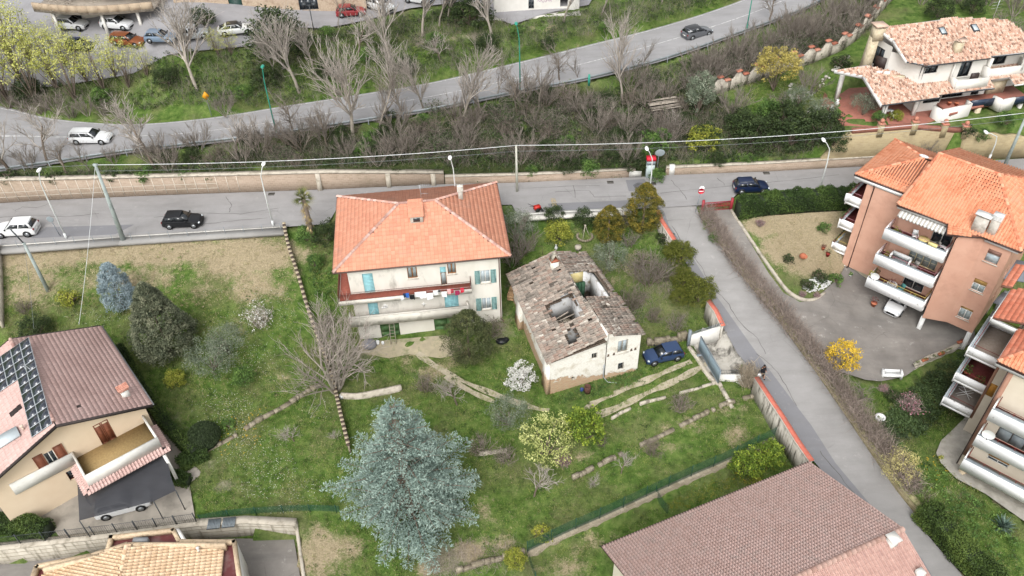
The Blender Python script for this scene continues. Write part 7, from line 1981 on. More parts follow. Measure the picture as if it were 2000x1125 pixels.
def lamps():
 WM_,GM=M('lamp_white','#c9ccca',rough=.45),M('lamp_green','#2f8c78','#2a7f6d',3,rough=.45)
 def lamp(head,base,zb,lab,m,green=False,grp=None):
  b=np.array(W(*base,zb));ht=ztop(b[0],b[1],head[1])-b[2]
  hp=WY(head[0],head[1],b[1]-.3);dx=hp[0]-b[0]
  L=thing('street_lamp',lab,'street lamp',tuple(b),0,grp);h=hp[2]-b[2]
  mb=MB();mb.tube([(0,0,-.3),(0,0,h*.55),(dx*.12,-.05,h*.8),(dx*.6,-.2,h*.93),(dx,-.3,h)],[.09,.065,.05,.045,.04],7);part('pole',mb,m,L)
  mb=MB();mb.tube([(0,0,-.1),(0,0,.7)],.12,8);part('base',mb,m,L)
  s=1 if dx>=0 else-1
  mb=MB();mb.ball((dx,-.35,h+.03),(.2,.42,.13),10,6);part('lamp_head',mb,M('opal_head','#dfe1df',rough=.3)if not green else m,L)
  mb=MB();mb.ball((dx,-.35,h-.04),(.15,.32,.1),8,5);part('lens',mb,M('opal_lens','#e9eae8',rough=.2),L)
 W_='white street lamps along the street'
 lamp((77,332),(130,466),6,'white street lamp left of the leaning concrete pole',WM_,grp=W_);lamp((515,320),(534,441),6,'white street lamp near the palm tree',WM_,grp=W_);lamp((879,308),(893,420),6,'white street lamp behind the beige house',WM_,grp=W_)
 lamp((1263,290),(1266,398),6,'white street lamp by the red-topped kiosk',WM_,grp=W_);lamp((1608,273),(1600,374),6.3,'white street lamp behind the clipped hedge',WM_,grp=W_);lamp((1925,258),(1931,312),7.1,'short white street lamp against the scalloped wall',WM_,grp=W_)
 Gg='green street lamps on the upper road'
 lamp((513,130),(541,264),9.6,'green street lamp at the left of the upper road',GM,True,Gg);lamp((1008,46),(1016,182),11,'green street lamp at the middle of the upper road',GM,True,Gg);lamp((1473,-20),(1458,58),12.3,'green street lamp at the top right of the upper road',GM,True,Gg)
 b=W(1150,165,11.2);L=thing('marker_post','short teal post standing in the scrub at the road edge','post',b);mb=MB();mb.box(-.12,-.04,-.3,.12,.04,1.3);part('body',mb,GM,L)
 b=G(412,222);L=thing('road_sign','yellow diamond-shaped road sign on a grey pole above the bend','road sign',b,radians(20));mb=MB();mb.tube([(0,0,-.3),(0,0,2.4)],.04,6);part('pole',mb,MC['grey_steel'],L)
 mb=MB();mb.hexa([(-.02-.4,-.05,2.3),(-.02,-.05,1.8),(.4,-.05,2.3),(0,-.05,2.9),(-.42,-.08,2.3),(-.02,-.08,1.8),(.4,-.08,2.3),(0,-.08,2.9)]);part('plate',mb,M('sign_yellow','#c58a1c',rough=.5),L)
 b=W(118,461,6);L=thing('road_sign','round road sign seen from behind beside the white car','road sign',b);h=WY(98,428,b[1]);mb=MB();mb.tube([(0,0,-.1),(h[0]-b[0],0,h[2]-6+.1)],.035,6);part('pole',mb,MC['grey_steel'],L)
 mb=MB();mb.ball((h[0]-b[0],-.05,h[2]-6),(.36,.03,.36),16,8);part('disc',mb,M('sign_back','#7f878b',rough=.5),L)
 b=W(1268,345,6);L=thing('kiosk_pillar','tall pale cabinet with a bright red top set in the street wall','cabinet',b);mb=MB();mb.box(-.45,-.3,-.2,.45,.35,2.2);part('body',mb,M('pale_metal','#a9b6b6','#b6c2c1',2,rough=.5),L)
 mb=MB();mb.box(-.5,-.34,2.2,.5,.4,2.55);part('red_top',mb,M('red_top_paint','#c02535',rough=.5),L);mb=MB();mb.box(-.47,-.32,1.7,.47,-.303,2.15);part('grey_panel',mb,MC['sign_back'],L)
 b=W(1284,344,6);L=thing('traffic_mirror','round grey traffic mirror behind the red-topped cabinet','traffic mirror',(b[0],b[1]+.6,6));mb=MB();mb.tube([(0,0,0),(0,0,2.6)],.04,6);part('pole',mb,MC['grey_steel'],L)
 mb=MB();mb.ball((.1,-.08,2.7),(.55,.06,.45),16,8);part('mirror_disc',mb,MC['sign_back'],L)
 b=W(1311,342,6);mb=MB();mb.box(b[0]-.3,b[1]-.1,5.9,b[0]+.3,b[1]+.3,7.3);solo('wall_pillar',mb,MC['white_render'],'white painted end pillar of the low street wall','pillar',b)
 b=G(613,60);L=thing('street_lamp','dark twin-headed lamp at the edge of the upper square','street lamp',b);mb=MB();mb.tube([(0,0,-.2),(0,0,3.3)],.06,6);mb.tube([(-.6,0,3.3),(.6,0,3.3)],.04,5);part('pole',mb,MC['dark_iron'],L)
 for s in(-.6,.6):mb=MB();mb.ball((s,0,3.4),(.28,.28,.2),8,5);part('lamp_head',mb,MC['dark_iron'],L)
lamps()
def poles_and_wires():
 CP=M('pole_concrete','#9aa3a0','#8d9693',2,c3='#7b827f',s3=2)
 b=W(241,469,6);t=WY(186,322,b[1]);L=thing('utility_pole','tall tapering concrete utility pole near the dark car','utility pole',b);T1=np.array(t)
 mb=MB();mb.tube([(0,0,-.5),(t[0]-b[0],0,t[2]-b[2])],[.28,.13],8);part('shaft',mb,CP,L);mb=MB();mb.box(t[0]-b[0]-.2,-.1,t[2]-b[2]-.15,t[0]-b[0]+.2,.1,t[2]-b[2]+.1);part('cap',mb,CP,L)
 b=W(1010,374,6);t=WY(1008,284,b[1]);L=thing('utility_pole','slim pale utility pole behind the beige house at street edge','utility pole',b);T2=np.array(t)
 mb=MB();mb.tube([(0,0,-.5),(t[0]-b[0],0,t[2]-b[2])],[.15,.1],8);part('shaft',mb,M('pole_pale','#b0b0a4','#a3a396',2),L)
 b=W(1962,324,7.1);t=WY(2012,210,b[1]);L=thing('utility_pole','grey leaning pole at the right edge of the street','utility pole',b);T3=np.array(t);mb=MB();mb.tube([(0,0,-.5),(t[0]-b[0],0,t[2]-b[2])],[.2,.12],8);part('shaft',mb,CP,L)
 b=W(93,566,4.2);t=WY(46,474,b[1]);L=thing('utility_pole','short slanted concrete pole standing in the sandy plot','utility pole',(b[0],b[1],Z(b[0],b[1])));z0=L.location[2];T4=np.array(t)
 mb=MB();mb.tube([(0,0,-.4),(t[0]-b[0],0,t[2]-z0)],[.2,.13],8);part('shaft',mb,CP,L);mb=MB();mb.tube([(t[0]-b[0]+.05,0,t[2]-z0-.3),(t[0]-b[0]-.55,0,t[2]-z0+1.6)],.07,6);part('tip',mb,MC['dark_iron'],L)
 def wire(a,b,sag,r,lab,m,n=24):
  a,b=np.array(a,float),np.array(b,float);P=[tuple(a+(b-a)*t-np.array((0,0,4*sag*t*(1-t))))for t in np.linspace(0,1,n)]
  mb=MB();mb.tube(P,r,4);solo('overhead_wire',mb,m,lab,'wire',P[0],'overhead wires along the street')
 WW=M('wire_white','#c5c8c8',rough=.5);WG=M('wire_grey','#6f7374',rough=.5)
 F=WY(1450,302,T2[1]);
 wire(T1,T2,.55,.035,'thick white wire between the two street poles',WW);wire(T1-(0,0,.7),T2-(0,0,.7),.5,.02,'thin grey wire under the white one, left span',WG)
 wire(T2,T3+(0,0,-.6),.9,.035,'thick white wire from the slim pole towards the villa',WW);wire(T2-(0,0,.7),T3-(0,0,1.3),.9,.02,'thin grey wire from the slim pole towards the villa',WG)
 wire(T1+(-.05,0,-.1),(-39.4,54.2,6.6),.3,.02,'service wire from concrete pole to pink-roofed house',WW);wire(T4,W(66,642,7.6),.2,.015,'service wire from short pole to pink-roofed house',WG)
 wire(T1,(T1[0]-25,T1[1]+1,T1[2]-.2),.3,.02,'thin wire leaving the concrete pole to the left',WG)
poles_and_wires()
# ------------------------------------------------------------------ vegetation prototypes (built at the origin)
LEAF=np.array([(-.5,0,0),(0,-.28,.05),(.5,0,0),(0,.28,.05)])
def rand_rots(rng,N,flat=0.0):
 """random frames; flat -> 1 keeps leaves near horizontal"""
 q=rng.normal(size=(N,4));q/=np.linalg.norm(q,axis=1)[:,None]
 w_,x,y,z=q.T
 R=np.stack([1-2*(y*y+z*z),2*(x*y-z*w_),2*(x*z+y*w_),2*(x*y+z*w_),1-2*(x*x+z*z),2*(y*z-x*w_),2*(x*z-y*w_),2*(y*z+x*w_),1-2*(x*x+y*y)],1).reshape(N,3,3)
 if flat:
  n=R[:,:,2];n=n*(1-flat)+np.array([0,0,1.0])*flat*np.sign(n[:,2:3]+1e-9);n/=np.linalg.norm(n,axis=1)[:,None]
  a=R[:,:,0]-n*np.sum(R[:,:,0]*n,1)[:,None];a/=np.linalg.norm(a,axis=1)[:,None]
  R=np.stack([a,np.cross(n,a),n],2)
 return R
def leaves(mb,P,size,rng,tint,flat=0.2,aspect=1.0):
 N=len(P)
 if N==0:return
 R=rand_rots(rng,N,flat);s=size*rng.uniform(.6,1.35,N)
 M_=np.zeros((N,3,4));M_[:,:,:3]=R*s[:,None,None];M_[:,:,1]*=aspect;M_[:,:,3]=P
 mb.inst(LEAF,np.array([(0,1,2,3)]),M_,tint)
def clumps(mb,C,cr,n,size,rng,tj=.18,flat=.25,base=.5,aspect=1.0,hollow=.55):
 """n leaves around each clump centre; each clump has its own tint"""
 C=np.asarray(C,float);K=len(C);cr=np.broadcast_to(cr,(K,))
 D=rng.normal(size=(K,n,3));D/=np.linalg.norm(D,axis=2)[:,:,None]
 r=(hollow+(1-hollow)*rng.rand(K,n))*cr[:,None]
 P=C[:,None]+D*r[:,:,None]*np.array([1,1,.75])
 t=np.clip(base+rng.normal(0,tj,K)[:,None]+rng.normal(0,.1,(K,n))+D[:,:,2]*.06,0,1)
 leaves(mb,P.reshape(-1,3),size,rng,t.ravel(),flat,aspect)
def ell_centres(rng,n,R,c,low=-.6,surf=.75):
 out=[]
 while len(out)<n:
  d=rng.normal(size=3);d/=np.linalg.norm(d)
  if d[2]<low:continue
  k=surf+(1-surf)*rng.rand()if rng.rand()<.8 else rng.uniform(.3,surf)
  lump=1+.13*sin(d[0]*5+c[2])*sin(d[1]*6+1)+.1*sin(d[2]*7+d[0]*4)
  out.append(np.array(c)+d*np.array(R)*k*lump)
 return np.array(out)
def limb_tree(mb,rng,base,tips,r0=.12):
 """a few limbs from the base towards given points"""
 b=np.array(base,float)
 for t in tips:
  t=np.array(t,float);m=b+(t-b)*.5+np.array((rng.normal(0,.15),rng.normal(0,.15),.25))
  mb.tube([b,m,t],[r0,r0*.6,r0*.25],5,.5,caps=False)
BARK=M('bark_brown','#5b5046','#75695d',6,bump=.4,stretch=(1,1,.3));BARKG=M('bark_grey','#81796e','#978f84',5,bump=.3,stretch=(1,1,.3),tint=.15)
TWIG=M('twig_grey','#6e665d','#857d74',2,tint=.3);TWIGD=M('twig_dark','#655c52','#7c7268',2,tint=.3);TWIGP=M('twig_pale','#9b9185','#b1a89d',2,tint=.25);TWIGR=M('twig_reddish','#7f716a','#968a83',2,tint=.25)
def bush(name,seed,R,mat,nc=90,nl=26,leaf=.16,cr=.34,cz=None,low=-.5,bark=BARK,**kw):
 rng=np.random.RandomState(seed);o=bpy.data.objects.new(name,None);COL.objects.link(o)
 cz=R[2]*.8 if cz is None else cz
 C=ell_centres(rng,nc,R,(0,0,cz),low)
 mb=MB();mb.tube([(0,0,-.3),(0,0,cz)],[.12,.06],6);limb_tree(mb,rng,(0,0,0.05),C[::max(1,nc//9)],.07)
 part('stem' if cz<1.6 else 'trunk',mb,bark,o,kind=None)
 mb=MB();clumps(mb,C,cr,nl,leaf,rng,**kw);part('foliage' if cz<1.6 else 'crown',mb,mat,o)
 return o
def conifer(name,seed,H,R,mat,nc=420,nl=26,leaf=.15,cr=.3,sharp=1.0,bulge=.55,bark=BARK,base=.2,**kw):
 """dense cone or oval with its widest part at 'bulge' of nothing"""
 rng=np.random.RandomState(seed);o=bpy.data.objects.new(name,None);COL.objects.link(o)
 t=rng.rand(nc)**.8;prof_=np.sin(pi*np.clip(t,0,1)**bulge)**.8 if sharp<.5 else(1-t)**sharp*(1-np.exp(-t*12))
 a=rng.rand(nc)*2*pi;lump=1+.12*np.sin(a*5+t*9)+rng.normal(0,.05,nc)
 C=np.stack([R*prof_*lump*np.cos(a),R*prof_*lump*np.sin(a),base+t*(H-base)],1)
 C[::7,:2]*=.6
 mb=MB();mb.tube([(0,0,-.3),(0,0,H*.9)],[.16,.03],6);part('trunk',mb,bark,o)
 mb=MB();clumps(mb,C,cr*(1.15-.5*t),nl,leaf,rng,**kw);part('crown',mb,mat,o)
 return o
def bare_tree(name,seed,H,spread=.6,r0=.13,levels=4,kids=(5,5,4,3),mat=TWIG,bark=BARKG,trunk=.35,up=.35,lean=(0,0),stems=1,crook=.12,tw=.012):
 rng=np.random.RandomState(seed);o=bpy.data.objects.new(name,None);COL.objects.link(o)
 tm,bm_=MB(),MB()
 def grow(p,d,L,r,lv,mbx):
  n=4 if lv==0 else 3;P=[p];q=p.copy();dd=d.copy()
  for i in range(n):
   dd=dd+rng.normal(0,crook,3)+np.array((0,0,up*.12));dd/=np.linalg.norm(dd);q=q+dd*L/n;P.append(q.copy())
  R_=np.linspace(r,max(r*.45,tw*.7),n+1)
  mbx.tube(P,R_,6 if lv==0 else(4 if lv==1 else 3),rng.rand(),caps=False)
  if lv>=levels:return
  k=kids[min(lv,len(kids)-1)]
  for j in range(k):
   f=(trunk+(1-trunk)*(j+rng.rand())/k)if lv==0 else rng.uniform(.2,1.0)
   x=f*n;i=min(int(x),n-1);b=P[i]+(P[i+1]-P[i])*(x-i)
   ax=P[i+1]-P[i];ax/=np.linalg.norm(ax)+1e-9
   s=rng.normal(size=3);s-=ax*np.dot(s,ax);s/=np.linalg.norm(s)+1e-9
   an=spread*rng.uniform(.65,1.25);nd=ax*cos(an)+s*sin(an)+np.array((0,0,up*.35));nd/=np.linalg.norm(nd)
   ln=L*rng.uniform(.45,.72)*(1.05-.35*f if lv==0 else 1)
   grow(b,nd,ln,max(R_[i]*.62,tw),lv+1,bm_)
 for s in range(stems):
  a=2*pi*s/stems+rng.rand();d=np.array((lean[0],lean[1],1.0))+(np.array((cos(a),sin(a),0))*.45 if stems>1 else 0)
  d/=np.linalg.norm(d);grow(np.array((0.05*cos(a)*(stems>1),.05*sin(a)*(stems>1),-.3)),d,H*.62,r0,0,tm)
 part('trunk',tm,bark,o);part('branches',bm_,mat,o)
 return o
def twig_bush(name,seed,R,H,mat,n=70,r=.014,sub=6,leafm=None,nleaf=0):
 rng=np.random.RandomState(seed);o=bpy.data.objects.new(name,None);COL.objects.link(o);mb=MB()
 tips=[]
 for i in range(n):
  a=rng.rand()*2*pi;k=rng.rand()**.6;b=np.array((cos(a)*.25*k,sin(a)*.25*k,-.2))*R
  e=np.array((cos(a)*R*k,sin(a)*R*k,H*(1-.45*k*k)*rng.uniform(.6,1.05)))
  m=b+(e-b)*.5+np.array((0,0,H*.15))+rng.normal(0,.08*H,3)
  mb.tube([b,m,e],[r*1.8,r*1.2,r*.6],3,rng.rand(),caps=False)
  for j in range(sub):
   f=rng.uniform(.35,1);p=m+(e-m)*(f*2-1)if f>.5 else b+(m-b)*f*2
   q=p+rng.normal(0,1,3)*np.array((.28,.28,.22))*H*.5;mb.tube([p,q],[r*.8,r*.45],3,rng.rand(),caps=False);tips.append(q)
 part('branches',mb,mat,o)
 if leafm is not None:
  lm=MB();T_=np.array(tips);sel=T_[rng.randint(0,len(T_),nleaf)]+rng.normal(0,.12,(nleaf,3));leaves(lm,sel,.13,rng,rng.rand(nleaf),.2);part('leaves',lm,leafm,o)
 return o
LM=dict(
 cedar=M_leaf('cedar_needles','#46544d','#6d8077','#9dada2'),fir=M_leaf('fir_needles','#30382a','#555b46','#7f8068'),
 blue=M_leaf('blue_conifer','#5b6b6e','#83949a','#a8b3b6'),olive=M_leaf('olive_leaves','#3f4a3b','#66705c','#8f9682'),
 thuja=M_leaf('thuja_scales','#2b3015','#5c5922','#927d30'),topi=M_leaf('topiary_green','#2b3315','#525920','#7d7c36'),
 dark=M_leaf('dark_evergreen','#17210f','#2c3a1c','#4b5a30'),mid=M_leaf('mid_green','#253a16','#44602a','#6f8843'),
 yg=M_leaf('spring_leaves','#6f7630','#a0a24e','#c2c07a'),ygs=M_leaf('yellow_green_shrub','#4d5a1c','#7c8230','#a8a448'),
 mimosa=M_leaf('yellow_bloom','#8c7a1c','#bd9c2a','#d9b845'),ochre=M_leaf('ochre_tree','#6d642e','#978b46','#b8a963'),
 white=M_leaf('white_blossom','#9c9b93','#c9c8c2','#e0dfda'),magn=M_leaf('pale_buds','#5f6a38','#9aa05c','#c6c78a'),
 hedge=M_leaf('hedge_leaves','#1f2d14','#3a4d22','#5d6d35'),pale=M_leaf('pale_yellow_twigs','#a39a62','#c2b878','#d6cd95'),
 ivy=M_leaf('ivy_leaves','#18220f','#2f3f20','#4e6138'),under=M_leaf('undergrowth_leaves','#233114','#435626','#6c7c3c'),
 lav=M_leaf('lavender','#4d5068','#6d7085','#8c8ea0'),pink=M_leaf('pink_blossom','#7c4a55','#a0707a','#b8929a'),straw=M_leaf('dry_straw','#857a58','#a99c76','#c2b690'),burg=M_leaf('burgundy_leaves','#3a1a1c','#5a2a2a','#7a4440'))
P_={}
def protos():
 P_['thuja']=conifer('thuja',1,5.4,1.6,LM['thuja'],380,46,.16,.3,sharp=.3,bulge=.75,flat=0,aspect=.5)
 P_['cypress_g']=conifer('cypress',9,6.4,2.15,M_leaf('cypress_green','#262e18','#474e30','#6c6f48'),520,48,.17,.36,sharp=.3,bulge=.75,flat=0,aspect=.5,base=.1)
 P_['fir']=conifer('fir_tree',3,8.8,3.3,LM['fir'],1100,46,.18,.36,sharp=.75,flat=.35,aspect=.6)
 P_['blue']=conifer('blue_conifer',4,5.6,1.75,LM['blue'],420,44,.16,.34,sharp=.5,flat=.2,aspect=.6)
 P_['ball']=bush('topiary_shrub',5,(1.35,1.35,1.35),LM['topi'],190,44,.14,.26,tj=.1,flat=0,aspect=.6)
 P_['olive']=bush('olive_tree',6,(1.9,1.8,1.4),LM['olive'],130,34,.15,.42,cz=1.9,aspect=.5)
 P_['olive2']=bush('olive_tree',16,(2.3,2.0,1.6),LM['olive'],170,34,.15,.45,cz=1.6,aspect=.5)
 P_['dark']=bush('evergreen_shrub',7,(1.9,1.8,1.7),LM['dark'],130,34,.17,.42)
 P_['mid']=bush('leafy_shrub',8,(1.5,1.4,1.2),LM['mid'],100,32,.16,.36)
 P_['ygs']=bush('yellow_green_shrub',10,(1.3,1.2,1.0),LM['ygs'],90,34,.15,.32)
 P_['citrus']=bush('citrus_tree',11,(1.5,1.4,1.5),M_leaf('citrus_leaves','#2b3f14','#556b20','#95a23c'),120,34,.17,.34,cz=1.6)
 P_['ochre']=bush('ochre_tree',12,(2.6,2.5,2.0),LM['ochre'],190,32,.17,.42,cz=3.4)
 P_['mimosa']=bush('yellow_blossom_tree',13,(1.5,1.4,1.5),LM['mimosa'],90,30,.15,.33,cz=1.9,tj=.22)
 P_['magn']=bush('budding_tree',14,(2.5,2.3,1.9),LM['magn'],190,13,.17,.34,cz=2.3,tj=.2)
 P_['white']=bush('blossom_bush',15,(1.35,1.3,1.5),LM['white'],110,26,.13,.28,tj=.2)
 P_['tall']=bush('bushy_tree',17,(1.7,1.6,2.6),LM['olive'],170,30,.16,.4,cz=2.6)
 P_['pale']=bush('pale_shrub',18,(1.5,1.4,1.3),LM['pale'],90,22,.2,.4,tj=.2,flat=0,aspect=.25)
 P_['yg']=bush('spring_tree',19,(3.0,2.8,2.6),LM['yg'],150,13,.17,.42,cz=5.2,tj=.25,low=-.9)
 P_['yg2']=bush('spring_tree',20,(2.3,2.4,3.0),LM['yg'],120,13,.17,.42,cz=4.8,tj=.25,low=-.9)
 PT=M('twig_light','#918980','#a8a098',2,tint=.2)
 P_['bt1']=bare_tree('bare_tree',21,10.5,.62,.2,3,(14,6,4),PT,tw=.018,up=.6);P_['bt2']=bare_tree('bare_tree',22,9,.5,.14,3,(13,6,4),PT,tw=.018,up=.5)
 P_['bt3']=bare_tree('bare_tree',23,7.5,.75,.15,3,(10,5,4),TWIG,BARK,tw=.02);P_['bt4']=bare_tree('bare_tree',24,8,.45,.1,2,(12,6),TWIG,trunk=.25,tw=.02)
 P_['fig']=bare_tree('bare_fig_tree',25,7.4,.6,.11,3,(6,5,4),M('fig_bark','#8e847b','#a49b92',3,tint=.2),BARKG,stems=7,trunk=.15,up=.3,tw=.014)
 P_['wide']=bare_tree('bare_tree',26,7.0,.8,.16,3,(9,5,5),PT,BARK,trunk=.4,up=.4,tw=.02)
 P_['sb1']=bare_tree('bare_shrub',27,4.6,.5,.05,2,(8,6),TWIG,BARKG,stems=6,trunk=.2,up=.6,tw=.018);P_['sb2']=twig_bush('bare_shrub',28,1.9,2.6,TWIG,40,.017)
 P_['sb3']=twig_bush('bare_shrub',29,1.6,2.2,TWIGD,40,.016);P_['sb4']=twig_bush('bare_shrub',30,1.8,2.4,TWIGR,48,.018,leafm=LM['under'],nleaf=500);P_['sb5']=bare_tree('bare_shrub',31,5.4,.45,.06,2,(9,6),TWIG,BARK,stems=5,trunk=.2,up=.5,tw=.018)
 P_['sb6']=twig_bush('bare_shrub',32,1.9,2.5,TWIG,44,.018,leafm=LM['ivy'],nleaf=1400)
 P_['bloss']=twig_bush('blossom_tree',33,1.5,2.6,TWIGP,30,.02,6,LM['white'],500);P_['reds']=twig_bush('reddish_shrub',34,1.0,1.3,TWIGR,70,leafm=LM['pink'],nleaf=260)
 P_['straw']=twig_bush('dry_grass_clump',35,.9,2.0,M('straw_stalk','#8f8371','#a99d8a',2,tint=.3),160,.012,3);P_['small']=bush('small_shrub',36,(.7,.7,.55),LM['mid'],34,28,.13,.25)
 P_['smalld']=bush('small_shrub',37,(.7,.7,.5),LM['dark'],34,28,.13,.25);P_['smally']=bush('small_shrub',38,(.6,.6,.5),LM['ygs'],30,26,.13,.24)
protos()
def put(key,px,py,sc,label,cat='shrub',group=None,rz=None,z=None,name=None):
 b=G(px,py)if z is None else W(px,py,z)
 rng=random.Random(int(px*7+py*13));rz=rng.uniform(0,6.28)if rz is None else rz
 p=P_[key]
 if isinstance(sc,str):
  if 'H' not in p:p['H']=max(v.co.z for c in p.children for v in c.data.vertices)
  sc=(ztop(b[0],b[1],float(sc))-b[2])/p['H']
 if not p.get('used'):
  p['used']=1;p.location=b;p.rotation_euler=(0,0,rz);o=p;o.scale=(sc,)*3 if np.ndim(sc)==0 else sc
 else:
  o=dup(p,b,rz,None,sc);o.name=name or p.name.split('.')[0]
 o['label']=label;o['category']=cat
 if group:o['group']=group
 return o
# ------------------------------------------------------------------ the big blue cedar
def cedar():
 zt,H=-1.8,14.6
 t=W(776,783,zt+H);base=(t[0]-.35,t[1]-.3,zt)
 L=wthing('blue_cedar','huge silver blue cedar with layered drooping sprays in the lower garden','tree',base)
 rng=np.random.RandomState(5);mb=MB();mb.tube([(base[0],base[1],zt-.5),(base[0],base[1],zt+H*.97)],[.42,.04],8);part('trunk',mb,BARK,L)
 br,lm=MB(),MB();P,T,D=[],[],[]
 z=.9
 k=0
 while z<H-.15:
  f=z/H;R=7.5*(1-f)**.88*(.9+.18*sin(k*2.3))*(.78 if f<.12 else 1);nb=int(5+2.5*(1-f))
  for i in range(nb):
   a=2*pi*(i+rng.rand()*.6)/nb+k*1.3;r=max(.5,R*rng.uniform(.66,1.15));el=rng.uniform(-.02,.22)+.35*f
   d=np.array((cos(a),sin(a),el));s=np.array((-sin(a),cos(a),0));b=np.array((base[0],base[1],zt+z))
   n=max(5,int(r*3.4));pts=[b+d*r*q-np.array((0,0,.11*r*q*q*(1.6-f)))for q in np.linspace(0,1,6)]
   br.tube(pts,[.09*(1-f)+.03,.06,.05,.04,.03,.015],4,.5,caps=False)
   for j in range(n):
    q=.3+.7*((j+rng.rand())/n)**.9;c=b+d*r*q-np.array((0,0,.11*r*q*q*(1.6-f)))
    tw=(1.0-q)*r*.34+.4
    for sd in(-1,1):
     tl=tw*rng.uniform(.6,1.15);dr=s*sd*.85+d*.55+np.array((0,0,rng.uniform(-.18,.12)));dr/=np.linalg.norm(dr)
     m=max(4,int(tl/.085));qq=np.arange(1,m+1)/m
     pp=c+dr*(tl*qq)[:,None]-np.array((0,0,1))*(.16*tl*qq**2)[:,None]
     for rep_ in range(2):
      P.append(pp+rng.normal(0,.055+.03*rep_,pp.shape));T.append(np.full(m,.02+.3*rng.rand()+.35*q)+qq*.3)  # tint falls towards the trunk: inner shade of the crown put into the colour
      D.append(np.tile(dr,(m,1))+rng.normal(0,.45,(m,3)))
  z+=.6+.12*rng.rand()-.12*f;k+=1
 part('branches',br,BARK,L,kind='stuff')
 P,T,D=np.concatenate(P),np.concatenate(T),np.concatenate(D);N=len(P)
 D/=np.linalg.norm(D,axis=1)[:,None];up=np.tile((0,0,1.0),(N,1))+rng.normal(0,.5,(N,3));s=np.cross(D,up);s/=np.linalg.norm(s,axis=1)[:,None]+1e-9;n=np.cross(s,D)
 M_=np.zeros((N,3,4));sz=.2*rng.uniform(.7,1.3,N)[:,None]
 M_[:,:,0]=D*sz;M_[:,:,1]=s*sz*.62;M_[:,:,2]=n*sz;M_[:,:,3]=P
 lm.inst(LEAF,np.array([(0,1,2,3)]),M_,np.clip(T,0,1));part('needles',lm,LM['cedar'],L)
cedar()
def palm():
 b=G(612,470);L=wthing('palm_tree','shaggy fan palm with dead fronds below its crown beside the beige house','palm',b);rng=np.random.RandomState(3)
 t=WY(592,388,b[1]+.2);t=np.array(t);B=np.array(b)
 mb=MB();P=[B-(0,0,.3),B+(t-B)*.5+(0,0,0),t];mb.tube(P,[.26,.3,.22],8);part('trunk',mb,BARK,L)
 def frond(mb,c,a,el,ln,tint):
  d=np.array((cos(a),sin(a),0));n=9
  for i in range(n):
   q=(i/(n-1)-.5)*1.7;dd=np.array((cos(a+q)*cos(el),sin(a+q)*cos(el),sin(el)))
   c1=c+d*cos(el)*ln*.45+np.array((0,0,sin(el)*ln*.45));e=c1+dd*ln*.55-np.array((0,0,.12*ln));s=np.array((-dd[1],dd[0],0))*.05
   mb.add([c1-s*.5,c1+s*.5,e],[(0,1,2)],tint)
  mb.tube([c,c+d*cos(el)*ln*.45+np.array((0,0,sin(el)*ln*.45))],.02,3,tint)
 g,dd_=MB(),MB()
 for i in range(46):frond(g,t,rng.rand()*6.28,rng.uniform(-.2,1.2),rng.uniform(1.1,1.6),rng.rand())
 for i in range(80):z=rng.uniform(.35,.98);frond(dd_,B+(t-B)*z,rng.rand()*6.28,rng.uniform(-1.4,-.5),rng.uniform(.7,1.1),rng.rand())
 part('fronds',g,M_leaf('palm_green','#3d4426','#5f6436','#8c8750'),L);part('dead_fronds',dd_,M_leaf('palm_dead','#5d5238','#857552','#a8976e'),L)
palm()
